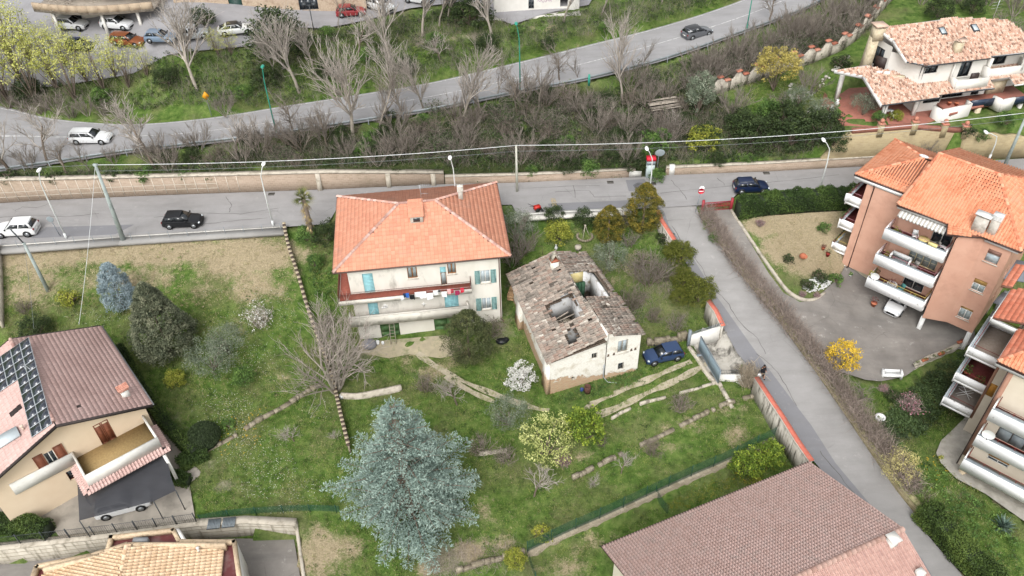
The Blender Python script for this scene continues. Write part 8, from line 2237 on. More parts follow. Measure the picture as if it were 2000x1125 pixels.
# ------------------------------------------------------------------ single plants of the gardens
ORD=['first','second','third','fourth','fifth','sixth','seventh','eighth','ninth','tenth','eleventh','twelfth','thirteenth','fourteenth','fifteenth','sixteenth','seventeenth','eighteenth','nineteenth','twentieth']
def ordn(i):
 if i<20:return ORD[i]
 t={2:'twenty',3:'thirty',4:'forty',5:'fifty',6:'sixty',7:'seventy',8:'eighty',9:'ninety'};k,r=divmod(i+1,10)
 return t[k]+'-'+ORD[r-1]if r else{2:'twentieth',3:'thirtieth',4:'fortieth',5:'fiftieth',6:'sixtieth',7:'seventieth',8:'eightieth',9:'ninetieth'}[k]
for a in[
 ('fir',333,690,1.0,'large dark green fir in the left lawn behind the pink-roofed house','tree'),('blue',243,600,.98,'pale blue conifer beside the large dark fir','tree'),
 ('olive2',418,722,1.0,'grey green olive bush at the foot of the dark fir','tree'),('olive',448,690,.95,'smaller olive tree behind the olive bush','tree'),
 ('ygs',345,748,.75,'yellow green shrub between fir and cream house','shrub'),('mid',478,745,.7,'low green shrub right of the olive bush','shrub'),
 ('bloss',508,635,1.0,'small white flowering tree in the daisy lawn','tree'),('smally',137,592,1.6,'rounded brownish green shrub on the sandy plot','shrub'),
 ('dark',78,652,.75,'dark evergreen shrub behind the solar roof','shrub'),('dark',645,470,.8,'dark shrub between palm and beige house','shrub'),('mid',600,470,.75,'ivy covered shrub left of the palm','shrub'),('mid',618,520,.6,'low green shrub in the strip left of the beige house','shrub'),
 ('cypress_g',917,700,.98,'broad dark cypress in front of the beige house corner','tree'),('white',1018,752,1.0,'white flowering bush left of the ruined farmhouse','shrub'),
 ('magn',1068,888,1.0,'budding pale yellow tree below the ruined farmhouse','tree'),('olive',995,830,.95,'grey green bush left of the budding tree','shrub'),('citrus',1138,858,1.15,'dense leafy tree right of the budding tree','tree'),
 ('citrus',1452,925,.9,'left one of two citrus trees beside the red-capped wall','tree'),('citrus',1497,905,.85,'right one of two citrus trees beside the red-capped wall','tree'),('smally',1475,945,.8,'small yellow shrub on the mossy lawn near the citrus trees','shrub'),
 ('smally',1058,1050,1.2,'small yellow flowered shrub at the end of the green mesh fence','shrub'),('ygs',1006,1100,.7,'yellow green shrub below the mesh fence end','shrub'),
 ('thuja',1254,452,1.12,'largest yellow green thuja at the street corner','tree'),('thuja',1187,472,(.92,.92,.85),'pointed yellow green thuja left of the largest one','tree'),
 ('olive',1190,528,1.0,'olive tree behind the ruined farmhouse','tree'),('ygs',1090,468,1.15,'bright yellow green shrub beside the ring shaped pond','shrub'),('dark',1082,432,.6,'dark shrub by the street kerb behind the pond','shrub'),('dark',1142,440,.65,'brownish dark shrub between kerb and pond','shrub'),('sb3',1215,440,.9,'reddish leafless shrub left of the largest thuja','shrub'),
 ('ball',1327,515,1.05,'uppermost of the rounded topiary shrubs beside the lane','shrub'),('ball',1333,560,.9,'second rounded topiary shrub beside the lane','shrub'),('ball',1364,590,1.2,'largest rounded topiary shrub overhanging the lane','shrub'),('ball',1326,590,.7,'smallest rounded topiary shrub beside the lane','shrub'),('ball',1312,500,.7,'topiary shrub behind the dead yucca','shrub'),
 ('smalld',1300,470,1.2,'low dark shrub at the foot of the lane wall','shrub'),('straw',1325,535,.7,'dead grey yucca between the topiary shrubs','plant'),
 ('straw',1459,752,1.5,'tall dried pampas clump beside the gate forecourt','plant'),('mimosa',1638,722,1.0,'bright yellow flowering shrub at the courtyard edge','shrub'),
 ('pale',1757,925,1.0,'pale yellow twiggy shrub in the right garden','shrub'),('reds',1775,800,1.3,'pink flowering shrub above the ivy slope','shrub'),('smalld',1743,778,1.0,'small clipped green shrub beside the crimson one','shrub'),('reds',1723,762,.6,'crimson shrub in the right garden','shrub'),
 ('ochre',1510,178,.98,'round ochre flowering tree on the villa lawn','tree'),('dark',1376,284,.85,'dark bush behind the yellow shrub at the bank foot','shrub'),('ygs',1372,288,1.4,'large yellow green shrub at the foot of the bank','shrub'),('tall',1362,222,1.0,'tall grey green bushy tree next to the collapsed shed','tree'),
 ('dark',1445,262,1.0,'dark evergreen clump left of the villa garden','shrub'),('dark',1470,285,1.15,'broad dark shrub on the bank below the villa lawn','shrub'),('mid',1284,292,1.1,'bright green shrub on the bank above the kiosk','shrub'),('dark',1530,250,1.1,'dark green shrub above the clipped one at the villa garden edge','shrub'),('dark',1540,285,1.2,'dense dark shrub just left of the villa stone wall','shrub'),
 ('dark',1600,270,1.15,'dark shrub hanging over the villa stone wall','shrub'),('mid',1500,230,1.0,'rounded green shrub in the middle of the villa garden edge','shrub'),('dark',1625,290,.8,'small dark shrub growing over the wall corner','shrub'),('olive',1600,240,.9,'grey green shrub beside the brick terrace','shrub'),('olive',1684,225,.8,'small round tree on the villa terrace','tree'),
 ('mid',1715,238,.55,'green bush behind the red brick parapet','shrub'),('ygs',1748,234,.6,'yellowish bush behind the red brick parapet','shrub'),('smalld',1640,130,1.6,'low grey shrub beside the climbing garden wall','shrub'),('olive',1555,210,.8,'grey shrub on the villa lawn','shrub'),
 ('dark',1830,35,.9,'dark shrub behind the villa roof','shrub'),('dark',1895,25,.8,'dark shrub right behind the villa ridge','shrub'),('mid',1960,245,.7,'green bush below the villa pier','shrub'),('mid',1912,272,.6,'small bush hanging over the scalloped wall','shrub'),('smalld',1888,262,1.2,'dark bush at the corner pillar of the villa wall','shrub'),
 ('small',1607,450,.9,'spiky plant in the bare garden of the salmon house','plant'),('smalld',1538,510,.8,'blackish shrub in the bare garden bed','plant'),('reds',1484,440,.6,'dry tuft beside the driveway kerb','plant'),
 ('dark',545,110,1.9,'very dark tall evergreen on the upper bank','tree'),('dark',918,50,1.5,'dark evergreen tree at the top edge behind bare trunks','tree'),('dark',400,50,.8,'dark clipped bush beside the green gate','shrub'),
 ('bt3',1676,790,.45,'dead dark leaning tree beside the white bench','tree'),('wide',575,862,.42,'small leafless fruit tree in the lower daisy lawn','tree'),('sb3',50,608,.7,'dark leafless shrub on the left sandy plot','shrub'),
 ('fig',655,765,'622','large pale leafless fig tree below the beige house','tree'),('sb5',1018,500,1.0,'tangled leafless shrub behind the beige house corner','shrub'),('sb1',1000,520,.9,'pale leafless shrub between beige house and ruin','shrub'),('olive',1008,470,1.1,'grey thicket beside the beige house rear corner','shrub'),
 ('wide',893,790,.62,'spreading leafless shrub where the wheel tracks begin','tree'),('sb3',830,760,.9,'twiggy brown shrub left of the wheel tracks','shrub'),('wide',1043,968,.58,'spreading leafless fruit tree in the lower garden','tree'),('sb4',942,880,.8,'reddish twiggy shrub right of the cedar','shrub'),('sb4',990,900,.7,'reddish twiggy shrub above the leafless fruit tree','shrub'),
 ('sb3',1272,885,.75,'brown leafless shrub on the long stone edging','shrub'),('wide',1213,925,.38,'thin leafless shrub below the stone edging','shrub'),('sb4',1330,800,.75,'reddish rounded shrub above the stone edging','shrub'),('wide',1158,948,.3,'smallest leafless shrub near the end of the stone edging','shrub'),('sb3',1173,870,.5,'brown shrub below the dense leafy tree','shrub'),('reds',1100,905,.8,'reddish low shrub under the budding tree','shrub'),
 ('sb5',1265,560,.95,'large leafless thicket between ruin and topiary','shrub'),('sb3',1235,600,1.1,'brown thicket beside the ruined farmhouse','shrub'),('sb3',1290,545,1.1,'leafless thicket left of the topiary shrubs','shrub'),('sb4',1255,520,.9,'mixed thicket behind the leafless ones','shrub'),('sb2',1320,640,.8,'grey spreading shrub above the crumbling stone wall','shrub'),('sb2',1230,478,.7,'pale dead branches between thuja and olive','shrub'),('sb4',1215,640,.8,'reddish shrub right of the ruined farmhouse','shrub'),('sb3',1275,625,.8,'low brown shrub in the middle of the upper garden','shrub'),
 ('bt3',1806,322,.5,'dark leafless tree against the villa stone wall','tree'),('sb1',1575,190,1.0,'grey leafless shrub on the villa lawn','shrub'),('sb2',1520,215,1.0,'pale leafless shrub beside the villa lawn','shrub'),('sb1',1430,228,1.0,'pale leafless tree left of the villa lawn','tree'),('wide',1300,262,.5,'pale dead branches below the collapsed shed','tree'),
 ('wide',660,858,.25,'tiny leafless sapling beside the striped wall','tree'),('mid',1395,470,.45,'weeds along the lane below the no entry sign','plant'),('small',1385,445,.9,'green weeds at the foot of the no entry sign','plant'),
]:
 if a[4]:put(*a[:5],cat=a[5])
put('sb3',640,640,.8,'reddish leafless shrub against the beige house left side');put('sb4',960,650,.9,'tangled shrub beside the black tarpaulin');put('bt4',1172,570,.42,'thin bare sapling behind the ruined farmhouse','tree')
put('smalld',1600,545,1.1,'dark ground shrub behind the white stone bed');put('smalld',1575,560,.9,'dark ground shrub left of the white stone bed');put('small',1632,552,1.0,'green shrub right of the white stone bed');put('reds',1566,578,.45,'pink flowers at the kerb corner','flowers');put('reds',1594,580,.45,'purple flowers beside the white stones','flowers')
def rows(key_list,pts,desc,cat='tree',group=None):
 pts=sorted(pts)
 for i,p in enumerate(pts):
  k=p[3]if len(p)>3 else key_list[i%len(key_list)]
  put(k,p[0],p[1],p[2],desc%ordn(i),cat,group)
rows(['bt2'],[(94,322,'205','wide'),(176,335,'262','bt4'),(302,326,'175','wide'),(462,304,'215','wide'),(576,264,'178','bt3'),(688,268,'48','bt1'),(794,246,'62','bt2'),(832,220,'66','bt2'),(897,250,'58','bt2'),(971,188,'112','bt4'),(1053,214,'95','bt4'),(1093,162,'84','bt3'),(1130,160,'98','bt4'),(1215,200,'20','bt2'),(1256,130,'66','bt4'),(1382,150,'85','sb1'),(1470,75,'28','bt4'),(1503,45,'-30','bt3'),(20,335,'205','wide'),(130,340,'270','bt3'),(740,262,'120','bt4'),(940,230,'120','bt4'),(1010,225,'130','bt3'),(640,285,'200','bt3')],
  'leafless tree below the guard rail, %s from the left','tree','leafless trees below the guard rail')
rows(['bt1'],[(386,176,'-20','bt1'),(583,176,'5','bt1'),(761,128,'-70','bt2'),(825,70,'-90','bt1'),(857,52,'-90','bt4'),(875,48,'-90','bt4'),(962,76,'-80','bt1'),(1101,42,'-90','bt4'),(1174,28,'-90','bt2'),(1293,8,'-110','bt4'),(660,52,'-20','bt4'),(700,110,'10','wide'),(610,130,'30','bt1'),(540,150,'30','bt2'),(860,120,'50','wide')],
  'tall leafless tree on the bank above the road, %s from the left','tree','leafless trees above the upper road')
rows(['yg','yg2'],[(20,205,1.35),(70,200,1.2),(148,197,1.05),(112,175,.95),(205,180,.9),(252,172,.8),(40,160,1.3),(0,180,1.3),(100,150,.9),(170,160,.85),(288,150,.55),(-15,140,1.0),(60,120,.95),(225,150,.7),(130,130,.8),(10,100,1.0)],
  'tree in yellow green spring leaf by the bend, %s from the left','tree','spring green trees at the road bend')
rows(['dark','mid'],[(330,165,.8),(480,190,.7),(520,170,.9),(640,150,.8),(720,120,.8),(790,140,.7),(850,90,.8),(950,100,.8),(640,75,.7),(1010,70,.6),(1070,95,.5),(1180,60,.5),(60,190,.9),(200,200,.8)],'leafy green shrub on the bank above the upper road, %s from the left','shrub','leafy shrubs above the upper road')
rows(['yg2'],[(428,112,.42),(452,108,.5),(418,95,.35)],'small yellow green tree below the white car, %s from the left','tree')
rows(['sb2','sb1'],[(15,210,.9),(48,212,.9),(82,216,.9),(112,222,.8),(140,226,.8),(172,226,.7),(205,222,.8),(235,226,.7),(440,225,.8),(0,318,.8),(60,330,.8),(225,320,.6)],'pale fuzzy bare shrub at the bend of the upper road, %s from the left','shrub','fuzzy bare shrubs at the bend')
rng=random.Random(12)
poly=[(230,318),(420,292),(560,275),(700,255),(850,232),(1000,205),(1150,178),(1260,158),(1320,170),(1340,215),(1330,300),(1250,325),(1100,330),(900,330),(700,322),(500,326),(300,335)]
pts=[]
while len(pts)<95:
 x,y=rng.uniform(230,1340),rng.uniform(150,335)
 if pip(poly,x,y)and all(hypot(x-q[0],(y-q[1])*1.6)>22 for q in pts):pts.append((x,y,rng.uniform(.7,1.15)))
 elif rng.random()<.0004:break
bins={}
for x,y,q in pts:
 sec=next(n for lim,n in((430,'beside the concrete pole'),(600,'above the palm'),(760,'above the beige roof left'),(900,'above the beige roof right'),(1010,'just left of the slim pole'),(1110,'just right of the slim pole'),(1200,'above the low wall'),(1270,'above the kiosk'),(9999,'round the collapsed shed'))if x<lim)
 top_=np.interp(x,[230,560,1000,1260,1340],[318,275,205,158,200]);f=(y-top_)/(335-top_)
 bins.setdefault((sec,'high up' if f<.33 else 'halfway down' if f<.66 else 'low down'),[]).append((x,y,q))
for(sec,lv),L_ in bins.items():
 g_=[p for p in L_ if int(p[0])%4==0];L_=[p for p in L_ if int(p[0])%4]
 if g_:rows(['dark','mid'],[(x,y,.62*q)for x,y,q in g_],'leafy green shrub '+lv+' '+sec+', %s from left','shrub','scrub between the two roads')
 if L_:rows(['sb1','sb3','sb6','sb5','sb4','sb2','sb6'],L_,'leafless shrub '+lv+' '+sec+', %s from left','shrub','scrub between the two roads')
pts=[]
poly2=[(1330,150),(1400,120),(1470,95),(1560,62),(1640,25),(1700,-5),(1720,5),(1690,40),(1650,80),(1600,108),(1500,140),(1400,172),(1350,185)]
for _ in range(4000):
 x,y=rng.uniform(1330,1720),rng.uniform(-5,185)
 if pip(poly2,x,y)and all(hypot(x-q[0],(y-q[1])*1.6)>22 for q in pts):pts.append((x,y,rng.uniform(.8,1.15)))
rows(['sb2','sb1','sb6','sb1'],pts,'grey bare shrub between upper road and villa garden wall, %s from left','shrub','bare shrubs above the villa wall')
pts=[(1960,60),(1990,85),(1980,30),(1930,10),(1870,5),(1800,8),(1995,120)]
rows(['sb1','sb2'],[(x,y,1.1)for x,y in pts],'bare shrub behind the villa, %s from the left','shrub')
rows(['smalld','small'],[(20,352,1.3),(62,355,.6),(110,353,1.1),(155,352,.7),(222,350,1.1),(283,352,1.2),(295,358,.6),(362,348,1.0),(380,352,.6),(412,349,.9),(440,351,.5),(776,337,.7),(640,340,.6)],'dark plant hanging over the street retaining wall, %s from the left','plant','plants on the retaining wall')
rows(['mid','small','dark'],[(1068,345,.6),(1150,340,.8),(1240,330,.7),(1282,352,.6),(1040,340,.5),(1110,335,.6),(1200,325,.6),(1400,322,.5),(1460,318,.5),(1340,325,.5)],'green plant on top of the low street wall, %s from the left','plant','plants above the low street wall')
# ------------------------------------------------------------------ hedges
def leaf_box(mb,P,w_,h,n,rng,leaf=.14,jit=.06,top=None,tb=.5):
 """leaves over the sides and top of a band along P"""
 A=np.array([p[:2]for p in P]);z=np.array([p[2]for p in P]);T_=np.diff(A,axis=0);L=np.linalg.norm(T_,axis=1);cum=np.concatenate([[0],np.cumsum(L)])
 s=rng.rand(n)*cum[-1];k=np.clip(np.searchsorted(cum,s)-1,0,len(L)-1);t=(s-cum[k])/L[k]
 c=A[k]+T_[k]*t[:,None];nn=np.stack([-T_[k][:,1],T_[k][:,0]],1)/L[k][:,None];zz=z[k]+(z[k+1]-z[k])*t
 f=rng.rand(n);side=np.where(f<.3,-1,np.where(f<.6,1,0));u=np.where(side==0,rng.uniform(-1,1,n),side)
 v=np.where(side==0,1.0,rng.rand(n))
 lump=1+.07*np.sin(s*2.1)+.05*np.sin(s*5.3+v*4)
 Pp=np.stack([c[:,0]+nn[:,0]*u*w_/2*lump,c[:,1]+nn[:,1]*u*w_/2*lump,zz+v*h*lump],1)+rng.normal(0,jit,(n,3))
 leaves(mb,Pp,leaf,rng,np.clip(tb+.2*np.sin(s*1.3+v*3)+rng.normal(0,.16,n),0,1),0)
def hedge(pts,w_,h,n,mat,lab,core='#20291a',dz=0,zz=None,name='hedge'):
 P=smoothline(GL(pts)if zz is None else[W(*p,zz)for p in pts],3);L=wthing(name,lab,'hedge',P[0]);rng=np.random.RandomState(n%97)
 mb=MB();ribbon(mb,P,-w_/2+.12,w_/2-.12,[p[2]-.3 for p in P],[p[2]+h-.12 for p in P]);part('stems',mb,M('hedge_core',core),L)
 mb=MB();leaf_box(mb,P,w_,h,n,rng);part('foliage',mb,mat,L)
hedge([(1437,424),(1475,416),(1520,410),(1580,405),(1640,402),(1668,400)],1.3,2.1,26000,M_leaf('clipped_hedge','#1d2b12','#33471e','#55692f'),'long clipped dark green hedge between street and salmon house')
hedge([(236,690),(262,735),(290,785),(330,838),(362,872),(386,893)],.9,1.3,12000,LM['hedge'],'dark hedge running beside the pink-roofed house')
hedge([(-30,1030),(20,1032),(60,1036),(102,1044)],1.3,1.3,9000,LM['hedge'],'clipped hedge behind the iron fence at lower left')
hedge([(352,915),(385,898),(408,890)],1.1,.9,5000,LM['hedge'],'small hedge between the shade net and stone edging')
hedge([(335,935),(352,940),(372,945)],.9,.8,3000,LM['hedge'],'low hedge at the corner of the dark car shade')
hedge([(1795,1005),(1835,1045),(1875,1090),(1915,1130),(1950,1170)],1.6,1.7,18000,LM['under'],'overgrown green hedge along the lower end of the lane')
def dome():
 b=G(402,862);rng=np.random.RandomState(9);L=thing('topiary_dome','large smooth clipped dome beside the stone edging','shrub',b)
 mb=MB();mb.ball((0,0,.6),(1.35,1.35,1.2),16,10);part('stems',mb,M('hedge_core','#20291a'),L,smooth=True)
 D=rng.normal(size=(9000,3));D[:,2]=np.abs(D[:,2]);D/=np.linalg.norm(D,axis=1)[:,None];mb=MB();leaves(mb,D*np.array((1.42,1.42,1.28))+np.array((0,0,.6))+rng.normal(0,.03,(9000,3)),.11,rng,rng.rand(9000)*.6,0);part('foliage',mb,M_leaf('dome_green','#25301b','#37452a','#4d5a38'),L)
dome()
put('small',449,834,.9,'small lavender bush beside the dome');bpy.data.objects[-1]if False else None
def bare_hedge():
 pts=[(1378,420),(1396,448),(1425,492),(1462,540),(1500,588),(1545,640),(1590,696),(1632,752),(1672,808),(1712,862),(1752,915),(1790,965)]
 P=smoothline(GL(pts),3);L=wthing('bare_hedge','long leafless grey hedge between lane and driveway','hedge',P[8]);rng=np.random.RandomState(2);mb=MB()
 A=np.array(P);d=np.concatenate([[0],np.cumsum(np.linalg.norm(np.diff(A[:,:2],axis=0),axis=1))])
 N=11000;TV=np.array([(-.5,0,0),(.5,0,0),(0,0,1.0)])
 s=rng.rand(N)*d[-1];c=np.stack([np.interp(s,d,A[:,i])for i in range(3)],1)
 tx=np.interp(s+.1,d,A[:,0])-c[:,0];ty=np.interp(s+.1,d,A[:,1])-c[:,1];q=np.hypot(tx,ty)+1e-9;nx,ny=-ty/q,tx/q
 o=rng.uniform(-1.0,.55,N);c[:,0]+=nx*o;c[:,1]+=ny*o;c[:,2]+=rng.uniform(-.1,1.2,N)
 D=rng.normal(0,.55,(N,3))+np.array((0,0,.75));D/=np.linalg.norm(D,axis=1)[:,None];Ln=rng.uniform(.6,1.6,N)
 S=np.cross(D,rng.normal(size=(N,3)));S/=np.linalg.norm(S,axis=1)[:,None];M_=np.zeros((N,3,4));M_[:,:,0]=S*.035;M_[:,:,1]=np.cross(D,S)*.02;M_[:,:,2]=D*Ln[:,None];M_[:,:,3]=c
 mb.inst(TV,np.array([(0,1,2)]),M_,rng.rand(N));part('twigs',mb,M('hedge_twig','#776a61','#91857c',2,tint=.35),L)
 mb=MB();mb2=N//3;leaves(mb,c[:mb2]+D[:mb2]*Ln[:mb2,None]*.8,.07,rng,rng.rand(mb2),0);part('dry_leaves',mb,M_leaf('dry_hedge','#6d5a4e','#8c7a6e','#a3938a'),L)
bare_hedge()
# ------------------------------------------------------------------ ground cover (stuff)
def scatter(name,polys,dens,size,mat,kind='clump',seed=1,label=None,n_leaf=10,cr=.22,hgt=.15,flat=.3,mask=None,zlift=.02,aspect=1.0):
 rng=np.random.RandomState(seed);mb=MB();C=[]
 for poly in polys:
  Wp=np.array([G(*p)[:2]for p in poly]);x0,y0=Wp.min(0);x1,y1=Wp.max(0)
  n=int((x1-x0)*(y1-y0)*dens);X,Y=rng.uniform(x0,x1,n),rng.uniform(y0,y1,n);k=pip(Wp,X,Y)
  for pp,_ in PATCHES:k&=~pip(pp,X,Y)
  X,Y=X[k],Y[k]
  if mask is not None:m=mask(X,Y,rng);X,Y=X[m],Y[m]
  C.append(np.stack([X,Y,zq(X,Y)+zlift],1))
 C=np.concatenate(C);K=len(C)
 if K==0:return None
 if kind=='clump':
  C[:,2]+=hgt;s=rng.uniform(.6,1.4,K);D=rng.normal(size=(K,n_leaf,3));D/=np.linalg.norm(D,axis=2)[:,:,None];D[:,:,2]=np.abs(D[:,:,2])
  P=C[:,None]+D*(cr*s*1.0)[:,None,None]*rng.uniform(.4,1,(K,n_leaf,1));big=.5+.3*np.sin(C[:,0]*.7)*np.sin(C[:,1]*.9+1)+.2*rng.normal(size=K)
  leaves(mb,P.reshape(-1,3),size,rng,np.clip(big[:,None]*.7+.15+rng.normal(0,.12,(K,n_leaf)),0,1).ravel(),flat,aspect)
 else: # grass tufts: blades as thin triangles
  nb=n_leaf;D=rng.normal(0,.45,(K*nb,3))+np.array((0,0,1.0));D/=np.linalg.norm(D,axis=1)[:,None];N=K*nb
  S=np.cross(D,rng.normal(size=(N,3)));S/=np.linalg.norm(S,axis=1)[:,None];Ln=hgt*rng.uniform(.5,1.5,N);M_=np.zeros((N,3,4))
  M_[:,:,0]=S*size;M_[:,:,1]=np.cross(D,S)*size;M_[:,:,2]=D*Ln[:,None];M_[:,:,3]=np.repeat(C,nb,0)+rng.normal(0,cr,(N,3))*np.array((1,1,0))
  big=.5+.28*np.sin(C[:,0]*.9+np.sin(C[:,1]*.6))*np.sin(C[:,1]*.8+1);t=np.clip(np.repeat(big,nb)+rng.normal(0,.2,N),0,1)
  mb.inst(np.array([(-.5,0,0),(.5,0,0),(0,0,1.0)]),np.array([(0,1,2)]),M_,t)
 o=bpy.data.objects.new(name,mb.mesh(name,mat));COL.objects.link(o);o['kind']='stuff'
 if label:o['label']=label
 return o
GR_=M_leaf('grass_blades','#41541f','#667a36','#919553');GRD=M_leaf('grass_dry','#66613f','#8d8562','#aaa07d')
meadow=[[(8,590),(560,560),(690,900),(660,1000),(400,1010),(330,880),(220,670),(8,660)],[(600,470),(650,470),(690,690),(900,700),(1060,640),(1000,470),(1280,420),(1400,640),(1360,690),(1480,740),(1500,850),(1030,1070),(900,1125),(600,1125),(600,1010),(690,1000),(680,860),(600,560)],
   [(1040,1085),(1280,985),(1500,880),(1560,905),(1180,1060),(1160,1125),(1050,1125)],[(1690,770),(1760,760),(1870,760),(1880,840),(1830,870),(1990,1040),(1990,1125),(1900,1125),(1700,860)],[(1450,160),(1590,135),(1620,190),(1600,240),(1450,240)]]
notdry=lambda X,Y,rng:blob(X,Y,DRY)+blob(X,Y,BARE)<rng.uniform(.3,1.0,len(X))
scatter('grass',meadow,12,.035,GR_,'grass',1,'short spring grass in the gardens',7,.14,.17,mask=notdry)
scatter('dry_grass',meadow+meadow[:1]+[[(8,485),(555,455),(570,560),(8,600)],[(1480,430),(1660,420),(1640,540),(1520,540)]],3.0,.04,GRD,'grass',2,'dry straw coloured grass tufts',7,.16,.14)
scatter('weeds',meadow,1.6,.12,LM['under'],'clump',3,'broad leaved weeds in the grass',10,.2,.04,.5,mask=notdry)
fl_=[(560,600,60,60,.8),(450,640,60,40,.6),(200,620,70,20,.8),(500,600,50,40,.7),(480,700,90,60,.75),(440,790,70,30,.9),(450,820,60,30,.9),(520,920,60,60,1),(480,870,70,40,.9),(600,960,60,40,.6),(620,800,40,30,.5),(560,1000,60,30,.7),(420,560,60,20,.5)]
scatter('daisies',meadow[:1],26,.07,M('daisy_white','#c9c9be'),'clump',4,'tiny white daisies scattered through the left lawns',1,.03,.1,.9,mask=lambda X,Y,rng:blob(X,Y,fl_)>rng.uniform(.15,1.1,len(X)))
scatter('yellow_flowers',[[(1740,900),(1850,880),(1860,960),(1780,960)],[(420,820),(520,800),(520,880),(430,900)],[(1420,900),(1540,880),(1440,960)]],3,.1,M('flower_yellow','#b8992c'),'clump',5,'small yellow wild flowers',3,.1,.15,.8)
sandy=[[(8,487),(552,457),(580,590),(400,600),(8,600)]]
scatter('low_weeds',sandy,.9,.13,M_leaf('plot_weeds','#47582c','#6f7a43','#989a68'),'clump',6,'patchy low weeds on the sandy plot',9,.28,.04,.5,mask=lambda X,Y,rng:(np.sin(X*.35+1)*np.sin(Y*.8)+rng.normal(0,.4,len(X)))>.35)
scatter('straw',sandy+sandy+[[(1480,430),(1660,420),(1640,540),(1520,540)]],2.4,.16,M_leaf('plot_straw','#86795a','#a39673','#b8ac8a'),'clump',7,'dead straw and stalks on the sandy plot',8,.25,.02,.6,aspect=.4)
bank=[[(-40,345),(300,330),(560,290),(860,235),(1200,165),(1400,110),(1500,90),(1640,40),(1720,0),(1700,60),(1560,135),(1400,185),(1450,230),(1640,250),(1620,310),(1300,338),(860,342),(-40,352)]]
ubank=[[(-60,120),(250,118),(500,92),(640,62),(800,30),(900,22),(1000,50),(1150,22),(1300,-10),(1480,-12),(1300,45),(1000,118),(700,180),(500,212),(300,215),(100,205),(-60,200)]]
scatter('undergrowth',bank,6.5,.2,LM['ivy'],'clump',8,'dark brambles and ivy covering the bank between the roads',14,.45,.15,.3)
scatter('undergrowth',bank,1.2,.2,LM['under'],'clump',18,'brighter green brambles on the bank between the roads',14,.5,.3,.3,mask=lambda X,Y,rng:np.sin(X*.3)*np.sin(Y*.4+X*.1)+rng.normal(0,.3,len(X))>.1)
scatter('undergrowth',ubank,3.6,.2,LM['under'],'clump',9,'green undergrowth on the bank above the upper road',14,.45,.1,.35)
scatter('scrub_twigs',bank+ubank,1.6,.022,TWIG,'grass',10,'grey dead twigs through the scrub',12,.35,1.5)
scatter('scrub_twigs',bank,1.6,.026,TWIGD,'grass',11,'brown dead stems through the scrub',12,.35,1.3)
scatter('undergrowth',[[(200,342),(560,330),(860,335),(1010,330),(1300,325),(1560,305),(1590,322),(1300,341),(1010,355),(860,356),(560,345),(200,350)]],9,.18,LM['ivy'],'clump',28,'dark ivy spilling towards the street wall',12,.35,.1,.35)
scatter('undergrowth',ubank,2.2,.2,LM['ivy'],'clump',29,'darker ivy patches on the bank above the upper road',14,.5,.25,.3,mask=lambda X,Y,rng:np.sin(X*.21+2)*np.sin(Y*.37)+rng.normal(0,.3,len(X))>0)
scatter('ivy',[[(1780,760),(1830,715),(1880,690),(1910,700),(1880,740),(1845,800),(1800,850),(1740,870),(1715,840),(1740,800)]],16,.17,LM['ivy'],'clump',12,'dark ivy slope between courtyard and apartment block',16,.35,.15,.4)
scatter('undergrowth',[[(1700,880),(1760,870),(1850,930),(1980,1040),(2000,1125),(1930,1125),(1830,1010),(1770,960)]],4.0,.17,LM['mid'],'clump',13,'lush weeds between lane and apartment block',14,.35,.12,.35)
scatter('undergrowth',[[(600,480),(650,480),(655,640),(625,660)],[(985,420),(1060,420),(1020,500),(1050,640),(1000,660),(985,560)]],4.0,.17,LM['mid'],'clump',14,'weeds and ivy beside the beige house',14,.35,.08,.35)
scatter('scrub_twigs',[[(830,1125),(880,1060),(1000,1060),(1030,1080),(1020,1125)],[(1200,520),(1300,480),(1310,600),(1230,640)],[(1620,700),(1660,760),(1760,900),(1840,1000),(1800,1000),(1700,880),(1610,730)]],4,.022,TWIGR,'grass',15,'reddish brown dead twigs',12,.3,.9)
scatter('moss',[[(1290,985),(1500,885),(1560,905),(1310,1005)]],12,.1,M_leaf('moss_green','#454b14','#656a22','#858536'),'clump',16,'bright moss on the strip beside the big roof',6,.2,.0,.9)
scatter('weeds',[[(1195,735),(1255,722),(1262,740),(1180,775),(1090,790),(1080,778)]],14,.13,LM['mid'],'clump',17,'fresh weeds along the foot of the ruined farmhouse',12,.25,.1,.35)
def agave():
 b=G(1958,1030);L=thing('agave','big spiky blue green agave by the walkway','plant',b);rng=np.random.RandomState(1);mb=MB()
 for i in range(90):
  a=rng.rand()*6.28;el=rng.uniform(.1,1.4);d=np.array((cos(a)*cos(el),sin(a)*cos(el),sin(el)));s=np.array((-sin(a),cos(a),0))*.06;ln=rng.uniform(.9,1.3)
  mb.add([-s,s,s*.8+d*ln*.5,d*ln-np.array((0,0,.1)),-s*.8+d*ln*.5],[(0,1,2,3,4)],rng.rand())
 part('leaves',mb,M_leaf('agave_leaves','#33463c','#51665a','#74877a'),L)
agave()
for p in list(P_.values()):
 if not p.get('used'):
  for c in list(p.children):bpy.data.objects.remove(c)
  bpy.data.objects.remove(p)
